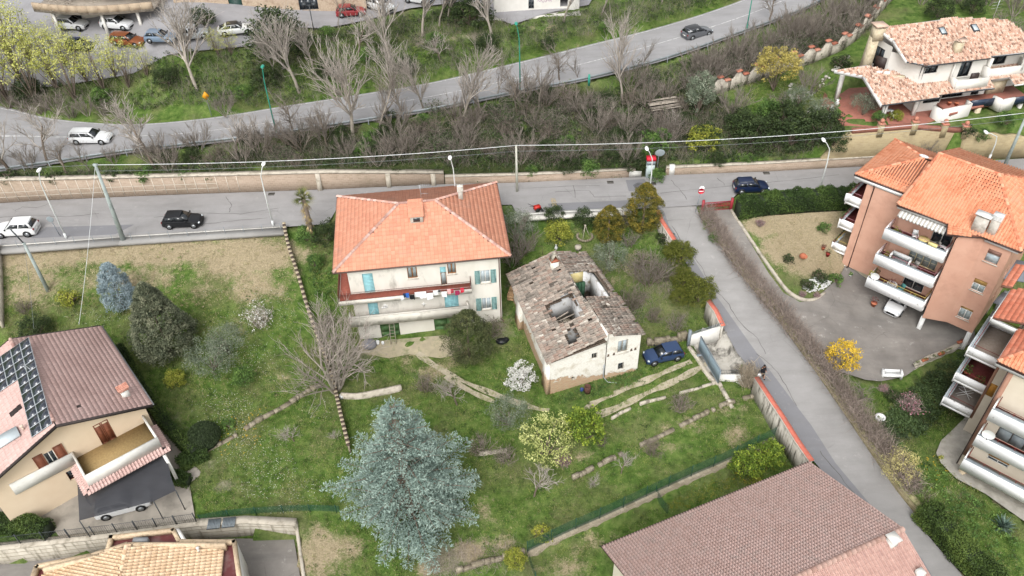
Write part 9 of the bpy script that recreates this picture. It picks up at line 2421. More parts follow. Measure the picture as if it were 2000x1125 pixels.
# ------------------------------------------------------------------ vehicles
RUB=M('tyre_rubber','#141414','#1d1d1d',5,rough=.85);RIM=M('alloy','#8d9092',rough=.35,metal=.6);CGL=M('car_glass','#14181b','#1c2226',1,rough=.08,spec=.8)
BLK=M('black_plastic','#1a1b1c',rough=.6);HLM=M('headlamp','#b9c0c4',rough=.15,spec=.8);TLM=M('tail_lamp','#7a1218',rough=.2,spec=.6);PLT=M('plate_white','#c9c9c4',rough=.5)
def paint(h,metal=.15):return M('paint_car_'+h[1:],h,rough=.28,metal=metal,spec=.6)
KINDS={ # length, width, height, belt, stations (x, width, top), cabin bottom rear/front, cabin top rear/front
 'hatch':(4.05,1.72,1.47,.95,-.475,.21,-.37,.0),'estate':(4.65,1.8,1.48,.96,-.485,.2,-.43,.04),'suv':(4.3,1.82,1.62,1.05,-.475,.2,-.39,.02),
 'coupe':(4.7,1.86,1.45,.95,-.45,.2,-.22,.06),'jeep':(3.65,1.62,1.7,1.02,-.47,.18,-.45,.08),'city':(3.75,1.64,1.42,.92,-.48,.22,-.38,.0)}
def car(kind,col,label,loc,hd,roof=None,rails=False):
 L,Wd,H,bz,cr0,cf0,cr1,cf1=KINDS[kind];hw=Wd/2;PM=paint(col)
 R_=thing('parked_car' if 'driving' not in label else 'car',label,'car',loc,hd)
 hood=.8 if kind not in('jeep','suv')else.93
 st=[(-.5,.80,.55),(-.495,.88,bz-.12),(-.47,.95,bz-.02),(-.38,.99,bz),(-.1,1,bz),(.14,1,bz-.01),(.24,.985,bz-.05),(.38,.96,hood),(.455,.9,hood-.1),(.492,.82,hood-.24),(.5,.76,.42)]
 V=[];n=12
 for x,w_,zt in st:
  w2=hw*w_;half=[(w2*.86,.2),(w2*.97,.3),(w2*1.0,.5),(w2*.99,zt-.16),(w2*.93,zt-.04),(w2*.6,zt+.015)]
  half=[(y,max(.2,min(z,zt+.015)))for y,z in half]
  V+=[(x*L,y,z)for y,z in half]+[(x*L,-y,z)for y,z in half[::-1]]
 F=[(i*n+j,i*n+(j+1)%n,(i+1)*n+(j+1)%n,(i+1)*n+j)for i in range(len(st)-1)for j in range(n)]+[tuple(range(n)),tuple(range(len(V)-1,len(V)-n-1,-1))]
 F=[tuple(reversed(f))for f in F]
 mb=MB();mb.add(V,F);body=part('body',mb,PM,R_,smooth=35)
 b=[(cr0*L,hw*.9),(cf0*L,hw*.88)];t=[(cr1*L,hw*.72),(cf1*L,hw*.7)];zr=H-.03
 B=[(b[0][0],-b[0][1],bz-.03),(b[1][0],-b[1][1],bz-.06),(b[1][0],b[1][1],bz-.06),(b[0][0],b[0][1],bz-.03)]
 T=[(t[0][0],-t[0][1],zr-.03),(t[1][0],-t[1][1],zr-.02),(t[1][0],t[1][1],zr-.02),(t[0][0],t[0][1],zr-.03)]
 mb=MB();mb.hexa(B+T);part('cabin',mb,PM if roof is None else PM,R_)
 mb=MB();V=[]
 for k,x in enumerate(np.linspace(t[0][0]-.04,t[1][0]+.06,5)):
  zz=zr-.03+.045*sin(pi*(k+.6)/5.2)
  for y in(-1,-.6,0,.6,1):V.append((x,y*t[0][1]*1.02,zz+.02-.035*y*y))
 mb.add(V,[(i*5+j,(i+1)*5+j,(i+1)*5+j+1,i*5+j+1)for i in range(4)for j in range(4)]);part('roof_panel',mb,PM if roof is None else paint(roof),R_,smooth=True)
 def quad(a,b_,c,d,inset,name,m,off=.012):
  P=np.array([a,b_,c,d],float);ce=P.mean(0);nn=np.cross(P[1]-P[0],P[3]-P[0]);nn/=np.linalg.norm(nn);out=ce-np.array((0,0,H*.55))
  if np.dot(nn,out)<0:nn=-nn
  Q=ce+(P-ce)*np.array(inset);mb=MB();mb.hexa([tuple(q)for q in Q]+[tuple(q+nn*off)for q in Q]);part(name,mb,m,R_)
 quad(B[1],B[2],T[2],T[1],(.93,.9,.93),'windscreen',CGL);quad(B[3],B[0],T[0],T[3],(.9,.84,.8),'rear_window',CGL)
 for s in(0,1):
  P0,P1,Q1,Q0=(B[0],B[1],T[1],T[0])if s==0 else(B[3],B[2],T[2],T[3]);P0,P1,Q0,Q1=map(np.array,(P0,P1,Q0,Q1))
  for f0,f1 in((.07,.47),(.51,.93)):
   lo=lambda f:P0+(P1-P0)*f;hi=lambda f:Q0+(Q1-Q0)*f
   a=lo(f0)*.84+hi(f0)*.16;b2=lo(f1)*.84+hi(f1)*.16;c=lo(f1)*.12+hi(f1)*.88;d=lo(f0)*.12+hi(f0)*.88
   quad(a,b2,c,d,(1,1,1),'side_window',CGL)
 wr=.32 if kind not in('suv','jeep')else.35
 for fx in(-.31,.315):
  for s in(-1,1):
   c=(fx*L,s*hw,wr)
   mb=MB();mb.tube([(c[0],s*(hw-.02),wr+.03),(c[0],s*(hw+.008),wr+.03)],wr+.06,18);part('wheel_arch',mb,BLK,R_)
   mb=MB();mb.tube([(c[0],s*(hw-.18),wr),(c[0],s*(hw+.02),wr)],wr,18);wl=part('wheel',mb,RUB,R_)
   mb=MB();mb.tube([(c[0],s*(hw+.021),wr),(c[0],s*(hw+.028),wr)],wr*.66,12)
   part('rim',mb,RIM,wl)
 for s in(-1,1):
  mb=MB();mb.ball((.455*L,s*hw*.72,hood-.17),(.12,.17,.075),8,5);part('headlight',mb,HLM,R_)
  mb=MB();mb.box(-.497*L,s*hw*.78-.1,bz-.28,-.478*L,s*hw*.78+.1,bz-.08);part('tail_light',mb,TLM,R_)
  mb=MB();mb.box(cf0*L-.3,s*(hw+.07)-.07,bz-.02,cf0*L-.18,s*(hw+.07)+.07,bz+.12);part('mirror',mb,BLK,R_)
  if rails:mb=MB();mb.tube([(t[0][0],s*t[0][1]*.9,H+.02),(t[1][0],s*t[1][1]*.9,H+.03)],.02,5);part('roof_rail',mb,RIM,R_)
 mb=MB();mb.box(.488*L,-.4,.3,.504*L,.4,.5);part('grille',mb,BLK,R_);mb=MB();mb.box(-.506*L,-.26,.52,-.497*L,.26,.64);part('number_plate',mb,PLT,R_)
 mb=MB();mb.box(-.42*L,-hw*.86,.16,.42*L,hw*.86,.3);part('sill',mb,BLK,R_)
 return R_
def car_at(kind,col,label,rear,front,z=None,nearside=True,**kw):
 a=np.array(G(*rear)if z is None else W(*rear,z));b=np.array(G(*front)if z is None else W(*front,z));d=b-a;hd=atan2(d[1],d[0]);c=(a+b)/2
 if nearside:
  p=np.array((-sin(hd),cos(hd),0));p=p if p[1]>0 else-p;c=c+p*KINDS[kind][1]/2
 return car(kind,col,label,(c[0],c[1],Z(c[0],c[1])+.05 if z is None else c[2]+.02),hd,**kw)
car_at('suv','#d4d5d4','small white crossover on the street at the left edge',(56,464),(4,467),6.02,roof=None)
car_at('hatch','#17181b','black hatchback parked on the street near the utility pole',(331,449),(381,447),6.02)
car_at('city','#16233f','navy blue car with roof rails driving behind the clipped hedge',(1452,381),(1486,380),6.3,rails=True)
car_at('estate','#d2d3d3','white estate car driving round the bend of the upper road',(154,284),(196,284),8.85,rails=True)
car_at('hatch','#5c5e62','grey hatchback with dark roof driving up the upper road',(1353,80),(1384,72),12.0,roof='#1a1a1c')
car_at('city','#2b3d5c','small blue hatchback parked on the grass by the ruined farmhouse',(1324,707),(1277,719))
car_at('suv','#cfd0d0','white car parked under the dark shade net',(210,1017),(278,999),-.3)
al=math.radians(-43.2-90)
p=W(1746,606,.85);car('hatch','#cfd0d0','white car parked under the lowest balcony of the salmon house',(p[0]-1.6*cos(al)*.6,p[1]-1.6*sin(al)*.6,.75),al)
for kind,col,lab,r,f,kw in(
 ('suv','#c9caca','white car half hidden by the leftmost arcade pier',(118,68),(160,66),{}),('suv','#cdcecf','white car with black trim under the curved balcony',(206,68),(246,66),{}),
 ('estate','#7d4a2e','rusty orange car behind the spring green leaves',(226,102),(270,100),{}),('hatch','#6f7f91','blue grey hatchback on the upper square',(294,98),(335,95),{}),
 ('jeep','#a3a6a8','silver boxy off-road car on the upper square',(368,88),(400,84),{}),('coupe','#cfd0cf','white saloon with black roof on the upper square',(441,77),(486,74),dict(roof='#202224')),
 ('city','#14224a','dark blue car lowest on the upper square',(136,108),(172,107),{}),('hatch','#8e3236','red hatchback on the upper square',(667,38),(706,36),{}),
 ('suv','#cbcccc','white car behind the tall bare trunks',(718,18),(750,33),{}),('hatch','#c9cacb','white car at the top edge of the square',(795,8),(828,15),{}),('suv','#222428','black car at the top edge of the square',(845,0),(880,5),{})):
 car_at(kind,col,lab,r,f,**kw).scale=(.93,)*3
def shade():
 Pz=[(151,945,2.9),(228,914,2.9),(304,883,2.9),(327,896,2.7),(333,928,2.5),(343,958,2.3),(300,979,2.15),(228,998,2.1),(155,1017,2.1)]
 L=wthing('shade_net','dark grey shade net stretched over the parking bay beside the cream house','shade net',W(240,960,0));P=[W(*p)for p in Pz];V,F=clip_grid([p[:2]for p in P],.35)
 M3=tps_fit(P);V[:,2]=tps_eval(M3,V[:,0],V[:,1]);d=polydist([p[:2]for p in P]+[P[0][:2]],V[:,0],V[:,1]);V[:,2]-=.16*np.sin(np.clip(d/3,0,1)*pi/2)*(1+.4*np.sin(V[:,0]*2.2));
 q=NT('net_cloth');n=q.noise(.6,4,stretch=(1,2.5,1));col=q.mix(n,hexc('#232428'),hexc('#3a3b40'));m=q.done(col,.55,0,.4,alpha=.9)
 mb=MB();mb.add(V,np.array(F));part('cloth',mb,m,L,smooth=True)
 for px,py in((151,945),(155,1017),(343,958),(300,979)):
  i=[k for k,p in enumerate(Pz)if p[:2]==(px,py)][0];a=P[i];mb=MB();mb.tube([(a[0],a[1],-.4),(a[0],a[1],a[2])],.04,6);part('post',mb,MC['dark_iron'],L)
shade()
# ------------------------------------------------------------------ the person in black
def person():
 b=W(1487,738,1.25);L=thing('person','person in a long black coat with dark hair carrying a white bag down the lane','person',(b[0],b[1],lane_z(b[1])+.03),radians(-60))
 J=[((0,0,.92),.15),((0,0,1.12),.13),((0,0,1.34),.16),((0,0,1.46),.055),((0.02,0,1.6),.1),((0.02,0,1.68),.08),
   ((0,.18,1.38),.06),((.04,.24,1.12),.045),((.12,.24,.9),.035),((0,-.18,1.38),.06),((-.05,-.24,1.12),.045),((.04,-.27,.88),.035),
   ((0,.1,.88),.09),((.14,.1,.5),.065),((.2,.1,.09),.045),((.32,.1,.05),.04),((0,-.1,.88),.09),((-.02,-.1,.5),.065),((-.2,-.1,.12),.045),((-.1,-.1,.05),.04)]
 E=[(0,1),(1,2),(2,3),(3,4),(4,5),(2,6),(6,7),(7,8),(2,9),(9,10),(10,11),(0,12),(12,13),(13,14),(14,15),(0,16),(16,17),(17,18),(18,19)]
 me=bpy.data.meshes.new('body');me.from_pydata([j[0]for j in J],E,[]);o=bpy.data.objects.new('body',me);COL.objects.link(o);o.parent=L
 md=o.modifiers.new('skin','SKIN');
 for v,(c,r)in zip(me.skin_vertices[0].data,J):v.radius=(r,r)
 me.skin_vertices[0].data[0].use_root=True;o.modifiers.new('sub','SUBSURF').levels=1;me.materials.append(M('skin_tone','#a97f68',rough=.6))
 mb=MB();mb.lathe([(.2,.5),(.225,.62),(.2,.95),(.185,1.15),(.215,1.36),(.12,1.46),(.07,1.5)],14);
 for s in(-1,1):mb.tube([(0,s*.17,1.39),(.02*s+.0,s*.25,1.12),(.09,s*.26,.93)],[.085,.07,.06],8)
 part('coat',mb,M('black_wool','#121215','#1a1a1e',8,rough=.95),L,smooth=50)
 mb=MB();mb.ball((.0,0,1.66),(.115,.11,.13),10,8);part('hair',mb,M('dark_hair','#15110f',rough=.7),L,smooth=True)
 for s in(-1,1):mb=MB();mb.tube([(.1-.08*s,s*.1,.5),(.17 if s>0 else-.17,s*.1,.12)],[.09,.06],8);part('trouser_leg',mb,M('dark_trousers','#1c1d22',rough=.9),L)
 for s in(-1,1):x=.26 if s>0 else-.14;mb=MB();mb.ball((x,s*.1,.05),(.14,.05,.06),8,5);part('shoe',mb,BLK,L)
 mb=MB();mb.ball((.115,0,1.6),(.03,.02,.02),6,4);part('nose',mb,MC['skin_tone'],L)
 for s in(-1,1):
  mb=MB()
  for k in range(5):mb.tube([(.1+.02*k,s*.25+.008*k,.9),(.1+.018*k,s*.25,.82),(.085+.016*k,s*.25,.78)],.009,5)
  part('hand',mb,MC['skin_tone'],L,kind='stuff')
 a=radians(-60);q=(b[0]+.15*cos(a)+.34*sin(a)*-1*-1,b[1]+.15*sin(a)-.34*cos(a))
 mb=MB();c=(L.location[0]-.28,L.location[1]-.12,L.location[2]+.3);mb.hexa([(c[0]-.2,c[1]-.09,c[2]),(c[0]+.18,c[1]-.07,c[2]),(c[0]+.18,c[1]+.09,c[2]),(c[0]-.2,c[1]+.07,c[2]),(c[0]-.16,c[1]-.03,c[2]+.42),(c[0]+.13,c[1]-.03,c[2]+.42),(c[0]+.13,c[1]+.03,c[2]+.42),(c[0]-.16,c[1]+.03,c[2]+.42)])
 mb.tube([(c[0]-.1,c[1],c[2]+.42),(c[0],c[1],c[2]+.56),(c[0]+.1,c[1],c[2]+.42)],.012,4)
 solo('shopping_bag',mb,M('bag_white','#cfcfd0'),'white bag carried by the person in black','bag',(c[0],c[1],c[2]))
person()
# ------------------------------------------------------------------ small things
def mk(name,lab,cat,px,py,z=None,rz=0):return thing(name,lab,cat,G(px,py)if z is None else W(px,py,z),rz)
WPL=M('white_plastic','#cfd0cf',rough=.45);TC=M('terracotta_pot','#9c5a41','#a9694f',4);PLm=LM['mid']
def chair(lab,loc,rz,m,seatc=None,arm=True):
 L=thing('garden_chair',lab,'chair',loc,rz);mb=MB();mb.box(-.23,-.22,.42,.23,.22,.46);part('seat',mb,seatc or m,L);mb=MB();mb.hexa([(-.24,.2,.46),(.24,.2,.46),(.24,.24,.46),(-.24,.24,.46),(-.22,.3,.92),(.22,.3,.92),(.22,.34,.92),(-.22,.34,.92)]);part('backrest',mb,seatc or m,L)
 for a in(-.2,.2):
  for b in(-.18,.18):mb=MB();mb.tube([(a*1.15,b*1.15,0),(a,b,.43)],.022,5);part('leg',mb,m,L)
  if arm:mb=MB();mb.tube([(a*1.2,-.2,.43),(a*1.25,-.2,.66),(a*1.25,.24,.68)],.02,4);part('armrest',mb,m,L)
 return L
def pot(lab,loc,r=.18,leaf=None,m=None,n=60,name='plant_pot',lr=None):
 L=thing(name,lab,'potted plant',loc);mb=MB();mb.lathe([(r*.7,0),(r,r*1.5),(r*1.1,r*1.5),(r*1.1,r*1.75)],12);part('pot',mb,m or TC,L)
 if leaf:rng=np.random.RandomState(int(abs(loc[0])*97)%999);lr=lr or r*1.5;D=rng.normal(size=(n,3));D/=np.linalg.norm(D,axis=1)[:,None];mb=MB();leaves(mb,D*lr*rng.uniform(.5,1,(n,1))+np.array((0,0,r*1.8+lr*.7)),.13,rng,rng.rand(n));part('foliage',mb,leaf,L)
 return L
def garden_bits():
 L=mk('garden_bench','white stone bench at the edge of the courtyard','bench',1740,738,None,radians(-5));mb=MB();mb.box(-.8,-.2,.3,.8,.25,.45);part('seat',mb,WPL,L);mb=MB();mb.hexa([(-.75,.2,.45),(.75,.2,.45),(.75,.28,.45),(-.75,.28,.45),(-.7,.3,.8),(.7,.3,.8),(.7,.36,.8),(-.7,.36,.8)]);part('backrest',mb,WPL,L)
 for s in(-1,1):mb=MB();mb.hexa([(s*.85-.08,-.22,0),(s*.85+.08,-.22,0),(s*.85+.08,.3,0),(s*.85-.08,.3,0),(s*.85-.06,-.2,.72),(s*.85+.06,-.2,.72),(s*.85+.06,.36,.85),(s*.85-.06,.36,.85)]);part('armrest',mb,WPL,L)
 chair('tall white plastic chair beside the bare hedge',G(1582,696),radians(60),WPL);chair('white plastic chair nearer the yellow shrub',G(1600,703),radians(-150),WPL)
 mb=MB();c=G(1612,712);mb.box(c[0]-.5,c[1]-.25,c[2]-.05,c[0]+.5,c[1]+.25,c[2]+.25);solo('stone_slab',mb,COP,'pale stone slab beside the yellow shrub','stone',c)
 c=G(1562,503);L=thing('terracotta_jar','big terracotta jar lying in the bare garden','jar',c,.4);mb=MB();R2=[(.08,0),(.22,.1),(.33,.35),(.3,.6),(.16,.78),(.2,.85)];mb.lathe(R2,14);o=part('jar',mb,TC,L,smooth=40);o.rotation_euler=(radians(65),0,0);o.location=(0,0,.3)
 pot('orange pot with plant under the salmon balconies',G(1705,598),.28,LM['smallp']if 'smallp' in LM else LM['burg']);pot('red pot on the courtyard step',G(1616,500),.22,LM['dark'],M('red_pot','#8c2f2c'));pot('white pot by the garage wall',G(1660,541),.15,LM['mid'],WPL)
 pot('terracotta pot low in the salmon garden bed',G(1607,488),.18,LM['burg'])
 rng=np.random.RandomState(4);poly=np.array([G(*p)[:2]for p in[(1563,560),(1580,572),(1608,566),(1625,552),(1610,540),(1585,545)]]);mb=MB()
 for _ in range(700):
  x,y=rng.uniform(poly[:,0].min(),poly[:,0].max()),rng.uniform(poly[:,1].min(),poly[:,1].max())
  if pip(poly,x,y):s=rng.uniform(.05,.13);mb.ball((x,y,Z(x,y)+s*.5),(s,s,s*.7),5,3,rng.rand())
 o=struct('white_stones',mb,M('white_pebble','#c9c9c6','#b5b5b2',6));o['kind']='stuff'
 L=mk('well_ring','round white planter ring on the right garden lawn','planter',1718,818);mb=MB();mb.lathe([(.42,0),(.45,.28),(.3,.28),(.28,.05)],18);part('ring',mb,WPL,L)
 L=mk('ladder','wooden ladder leaning on the green garage door','ladder',769,672,None,radians(4));
 for s in(-.22,.22):mb=MB();mb.tube([(s*1.15,-.05,0),(s,1.0,2.6)],.035,5);part('rail',mb,MC['grey_timber'],L)
 for i in range(8):f=(i+.6)/8.5;mb=MB();mb.tube([(-.24,-.05+1.05*f,2.6*f),(.24,-.05+1.05*f,2.6*f)],.025,4);part('rung',mb,MC['grey_timber'],L)
 L=mk('covered_heap','grey covered heap left of the ladder','heap',722,676);mb=MB();mb.ball((0,0,.25),(.75,.6,.55),14,8);part('cover',mb,M('grey_tarpaulin','#6d6c6e','#85848a',3,bump=.6,bscale=5),L,smooth=True)
 for px,s,l in((738,.2,'larger white bucket beside the grey heap'),(748,.15,'smaller white bucket beside the ladder')):mb=MB();c=G(px,672);mb.lathe([(s*.8,0),(s,s*1.8),(s*.85,s*1.8),(s*.7,.05)],12,c);solo('bucket',mb,WPL,l,'bucket',c)
 L=mk('tarpaulin_heap','crumpled black tarpaulin between the beige house and the ruin','tarpaulin',980,668);mb=MB();mb.ball((0,0,.1),(.6,.4,.3),14,8);mb.ball((.4,.2,.1),(.35,.3,.25),10,6);part('sheet',mb,M('black_tarp','#131517','#1e2124',4,rough=.35,bump=.8,bscale=4),L,smooth=True,kind='stuff')
 L=mk('wood_pile','stacked logs between the beige house and the ruin','wood pile',1003,572,None,radians(75));rng=random.Random(5)
 for i in range(10):
  for j in range(4):mb=MB();mb.tube([(i*.24-1.2+.1*(j%2),-.3+rng.uniform(-.05,.05),.12+j*.2),(i*.24-1.2+.1*(j%2),.35,.12+j*.2)],.11,7,rng.random());part('log',mb,M('cut_wood','#8f7355','#a98c6b',5,tint=.2),L)
 c=G(1147,766);L=thing('oil_drum','rusty brown drum against the ruined farmhouse','drum',c);mb=MB();mb.lathe([(.3,0),(.3,.85),(.27,.85),(.27,.7)],16);part('shell',mb,M('rusty_drum','#3f2c26','#5a3d31',4),L);mb=MB();mb.lathe([(.31,.28),(.325,.3),(.31,.32)],16);part('hoop',mb,MC['rusty_drum'],L)
 mb=MB();c=G(1136,764);mb.lathe([(.14,0),(.18,.3),(.15,.3),(.12,.05)],12,c);solo('bucket',mb,M('blue_plastic','#1c2f7a',rough=.4),'dark blue bucket beside the rusty drum','bucket',c)
 mb=MB();c=G(668,778);mb.lathe([(.2,0),(.22,.45),(.1,.5)],12,c);solo('plastic_drum',mb,WPL,'white plastic drum at the foot of the fig tree','container',c)
 L=mk('pond_ring','stone ring with a small tripod in the garden behind the ruin','garden ornament',1142,463)
 for i in range(20):a=2*pi*i/20;mb=MB();mb.ball((.8*cos(a),.8*sin(a),.12),(.16,.16,.12),7,5,(i*7%10)/10);part('stone',mb,ST_GREY,L)
 for a in(0,2.1,4.2):mb=MB();mb.tube([(.55*cos(a),.55*sin(a),0),(0,0,1.5)],.035,5);part('strut',mb,COP,L)
 mb=MB();mb.ball((0,0,1.5),.13,8,5);part('finial',mb,COP,L)
 L=mk('stone_stump','pale stone stump on the lawn in front of the pond ring','stone',1129,487);mb=MB();mb.lathe([(.3,0),(.38,.3),(.33,.45)],9);part('stone',mb,COP,L)
 L=mk('garden_statue','small white figure on the lawn left of the stump','statue',1086,487);mb=MB();mb.lathe([(.14,0),(.18,.25),(.1,.4),(.06,.52)],10);mb.ball((0,0,.6),.1,8,5);part('figure',mb,WPL,L)
 L=mk('pipe_frame','rusty pipe frame standing in the grass behind the ruin','frame',1045,500);mb=MB();mb.tube([(-.9,0,.0),(-.9,0,1.3),(.8,0,1.3),(.8,0,0)],.03,6);part('pipe',mb,MC['rusty_iron'],L)
 L=mk('red_motor_mower','red two-wheeled motor mower at the street kerb','mower',1048,412,None,.4);mb=MB();mb.box(-.3,-.22,.3,.4,.22,.65);part('engine',mb,M('mower_red','#a8281f',rough=.4),L)
 for s in(-.28,.28):mb=MB();mb.tube([(0,s-.06,.25),(0,s+.06,.25)],.25,12);part('wheel',mb,RUB,L)
 mb=MB();mb.tube([(-.2,0,.6),(-.9,.25,1.05)],.025,5);mb.tube([(-.2,0,.6),(-.9,-.25,1.05)],.025,5);part('handles',mb,BLK,L,kind='stuff');mb=MB();mb.box(.4,-.5,.05,.6,.5,.2);part('cutter_bar',mb,BLK,L)
 L=mk('collapsed_shed','collapsed grey plank shed in the scrub below the upper road','shed',1296,222,None,radians(8));rng=random.Random(3)
 mb=MB();mb.box(-1.6,-.9,0,1.3,1.0,.9);part('frame',mb,M('shed_shadow','#3b3733','#4a4540',3),L)  # solid dark box stands in for the shade under the fallen planks
 for i in range(12):mb=MB();y=-1.1+i*.2;z0,z1=1.5-.12*i*rng.uniform(.7,1),1.0+.25*rng.random();mb.hexa([(-1.8+rng.uniform(-.2,.2),y,z1),(1.6+rng.uniform(-.3,.3),y,z1+.2),(1.6,y+.16,z1+.2),(-1.8,y+.16,z1),(-1.8,y,z1+.04),(1.6,y,z1+.24),(1.6,y+.16,z1+.24),(-1.8,y+.16,z1+.04)],rng.random());part('plank',mb,MC['grey_timber'],L)
 P=GL([(1786,716),(1812,702),(1840,692),(1865,680),(1885,664)]);L=wthing('planter_wall','low wall carrying flower boxes above the ivy slope','wall',P[2]);mb=MB();ribbon(mb,P,-.15,.15,[p[2]-1.6 for p in P],[p[2]+.45 for p in P]);part('masonry',mb,COP,L)
 for i,(px,py)in enumerate([(1790,712),(1806,704),(1822,698),(1838,692),(1852,686),(1878,668)]):
  a=W(px,py,P[min(i*4//5,4)][2]+.47);Lb=thing('flower_box',('leftmost','second','third','fourth','fifth','large rightmost')[i]+' flower box on the low wall above the ivy','flower box',a,radians(20));s=.32 if i<5 else.5
  mb=MB();mb.box(-s,-.13,0,s,.13,.2);part('box',mb,TC if i%2 else M('stone_box','#a09a8c'),Lb);rg=np.random.RandomState(i);mb=MB();leaves(mb,rg.normal(0,1,(40,3))*np.array((s*.5,.08,.06))+np.array((0,0,.26)),.12,rg,rg.rand(40));part('plants',mb,LM['under']if i!=5 else LM['burg'],Lb)
 for px,py,l in((530,379,'left'),(1192,356,'middle'),(1275,359,'square'),(1497,338,'right')):
  a=np.array(W(px,py,street_z(W(px,py,6)[0])+.03));mb=MB();mb.box(a[0]-.35,a[1]-.25,a[2]-.02,a[0]+.35,a[1]+.25,a[2]+.012)
  for k in range(5):mb.box(a[0]-.3+k*.13,a[1]-.2,a[2]+.013,a[0]-.24+k*.13,a[1]+.2,a[2]+.02)
  solo('drain_cover',mb,M('cast_iron','#45433f','#55524d',5),l+' iron drain cover near the far edge of the street','drain cover',a)
 patch('oil_stain',[W2(*p,6)for p in[(1236,362),(1245,357),(1262,358),(1260,366),(1250,369),(1240,368)]],M('oil_stain','#4a4a4c','#5e5e60',3),.034,lambda x,y:street_z(x),3,carve=False)
 rng=random.Random(9);k=0
 mb=MB()
 for a,b in(((1600,168),(1660,110)),((1545,190),(1600,180)),((1560,230),(1620,205)),((1545,165),(1550,215))):
  for i in range(16):f=rng.random();x,y,z=G(round(a[0]+(b[0]-a[0])*f+rng.uniform(-5,5),1),round(a[1]+(b[1]-a[1])*f+rng.uniform(-4,4),1));s=rng.uniform(.1,.28);mb.ball((x,y,z+s*.3),(s,s,s*.6),6,4,rng.random())
 o=struct('rockery_stones',mb,M('pale_rocks','#b5b2a8','#a19d92',4));o['kind']='stuff'
 for i,(px,py)in enumerate(((1624,216),(1619,232),(1634,205))):mb=MB();c=G(px,py);mb.lathe([(.2,0),(.24,.35),(.12,.5),(.16,.7)],9,c);solo('garden_statue',mb,WPL,('tallest','lowest','uppermost')[i]+' white ornament beside the brick terrace of the villa','statue',c)
 L=mk('garden_table','white garden table on the villa terrace','table',1732,226,10.35);mb=MB();mb.box(-.45,-.3,.68,.45,.3,.72);part('tabletop',mb,WPL,L)
 for a in(-.4,.4):
  for b in(-.25,.25):mb=MB();mb.tube([(a,b,0),(a,b,.68)],.02,4);part('leg',mb,WPL,L)
 chair('white chair beside the villa terrace table',W(1743,232,10.35),.5,WPL)
 for i,(px,py)in enumerate(((1853,205),(1867,206),(1893,200))):pot(('left','middle','right')[i]+' terracotta pot on the upper terrace of the villa',W(px,py,11.21),.22)
 pot('large pot with palm-like plant below the villa',W(1916,256,8.4),.35,LM['dark'],n=120,lr=.6)
 for k,s in enumerate((0,.8)):
  mb=MB();a=loc_w(VIL,(1.6+s,4.2-s*.3,13.8));V=[];nx=5
  for i in range(nx):
   for j in range(4):u=i/(nx-1)-.5;V.append((a[0]+u*.7,a[1]-.08+.03*sin(i*2),a[2]+.95-j*.28+.05*u*u*j))
  mb.add(V+[(v[0],v[1]+.03,v[2])for v in V],[(i*4+j,i*4+j+1,(i+1)*4+j+1,(i+1)*4+j)for i in range(4)for j in range(3)]+[(20+i*4+j,20+(i+1)*4+j,20+(i+1)*4+j+1,20+i*4+j+1)for i in range(4)for j in range(3)]);solo('laundry_item',mb,M('sheet_white','#d2d3d4'),('left','right')[k]+' white sheet drying on the villa roof terrace','laundry',a)
garden_bits()
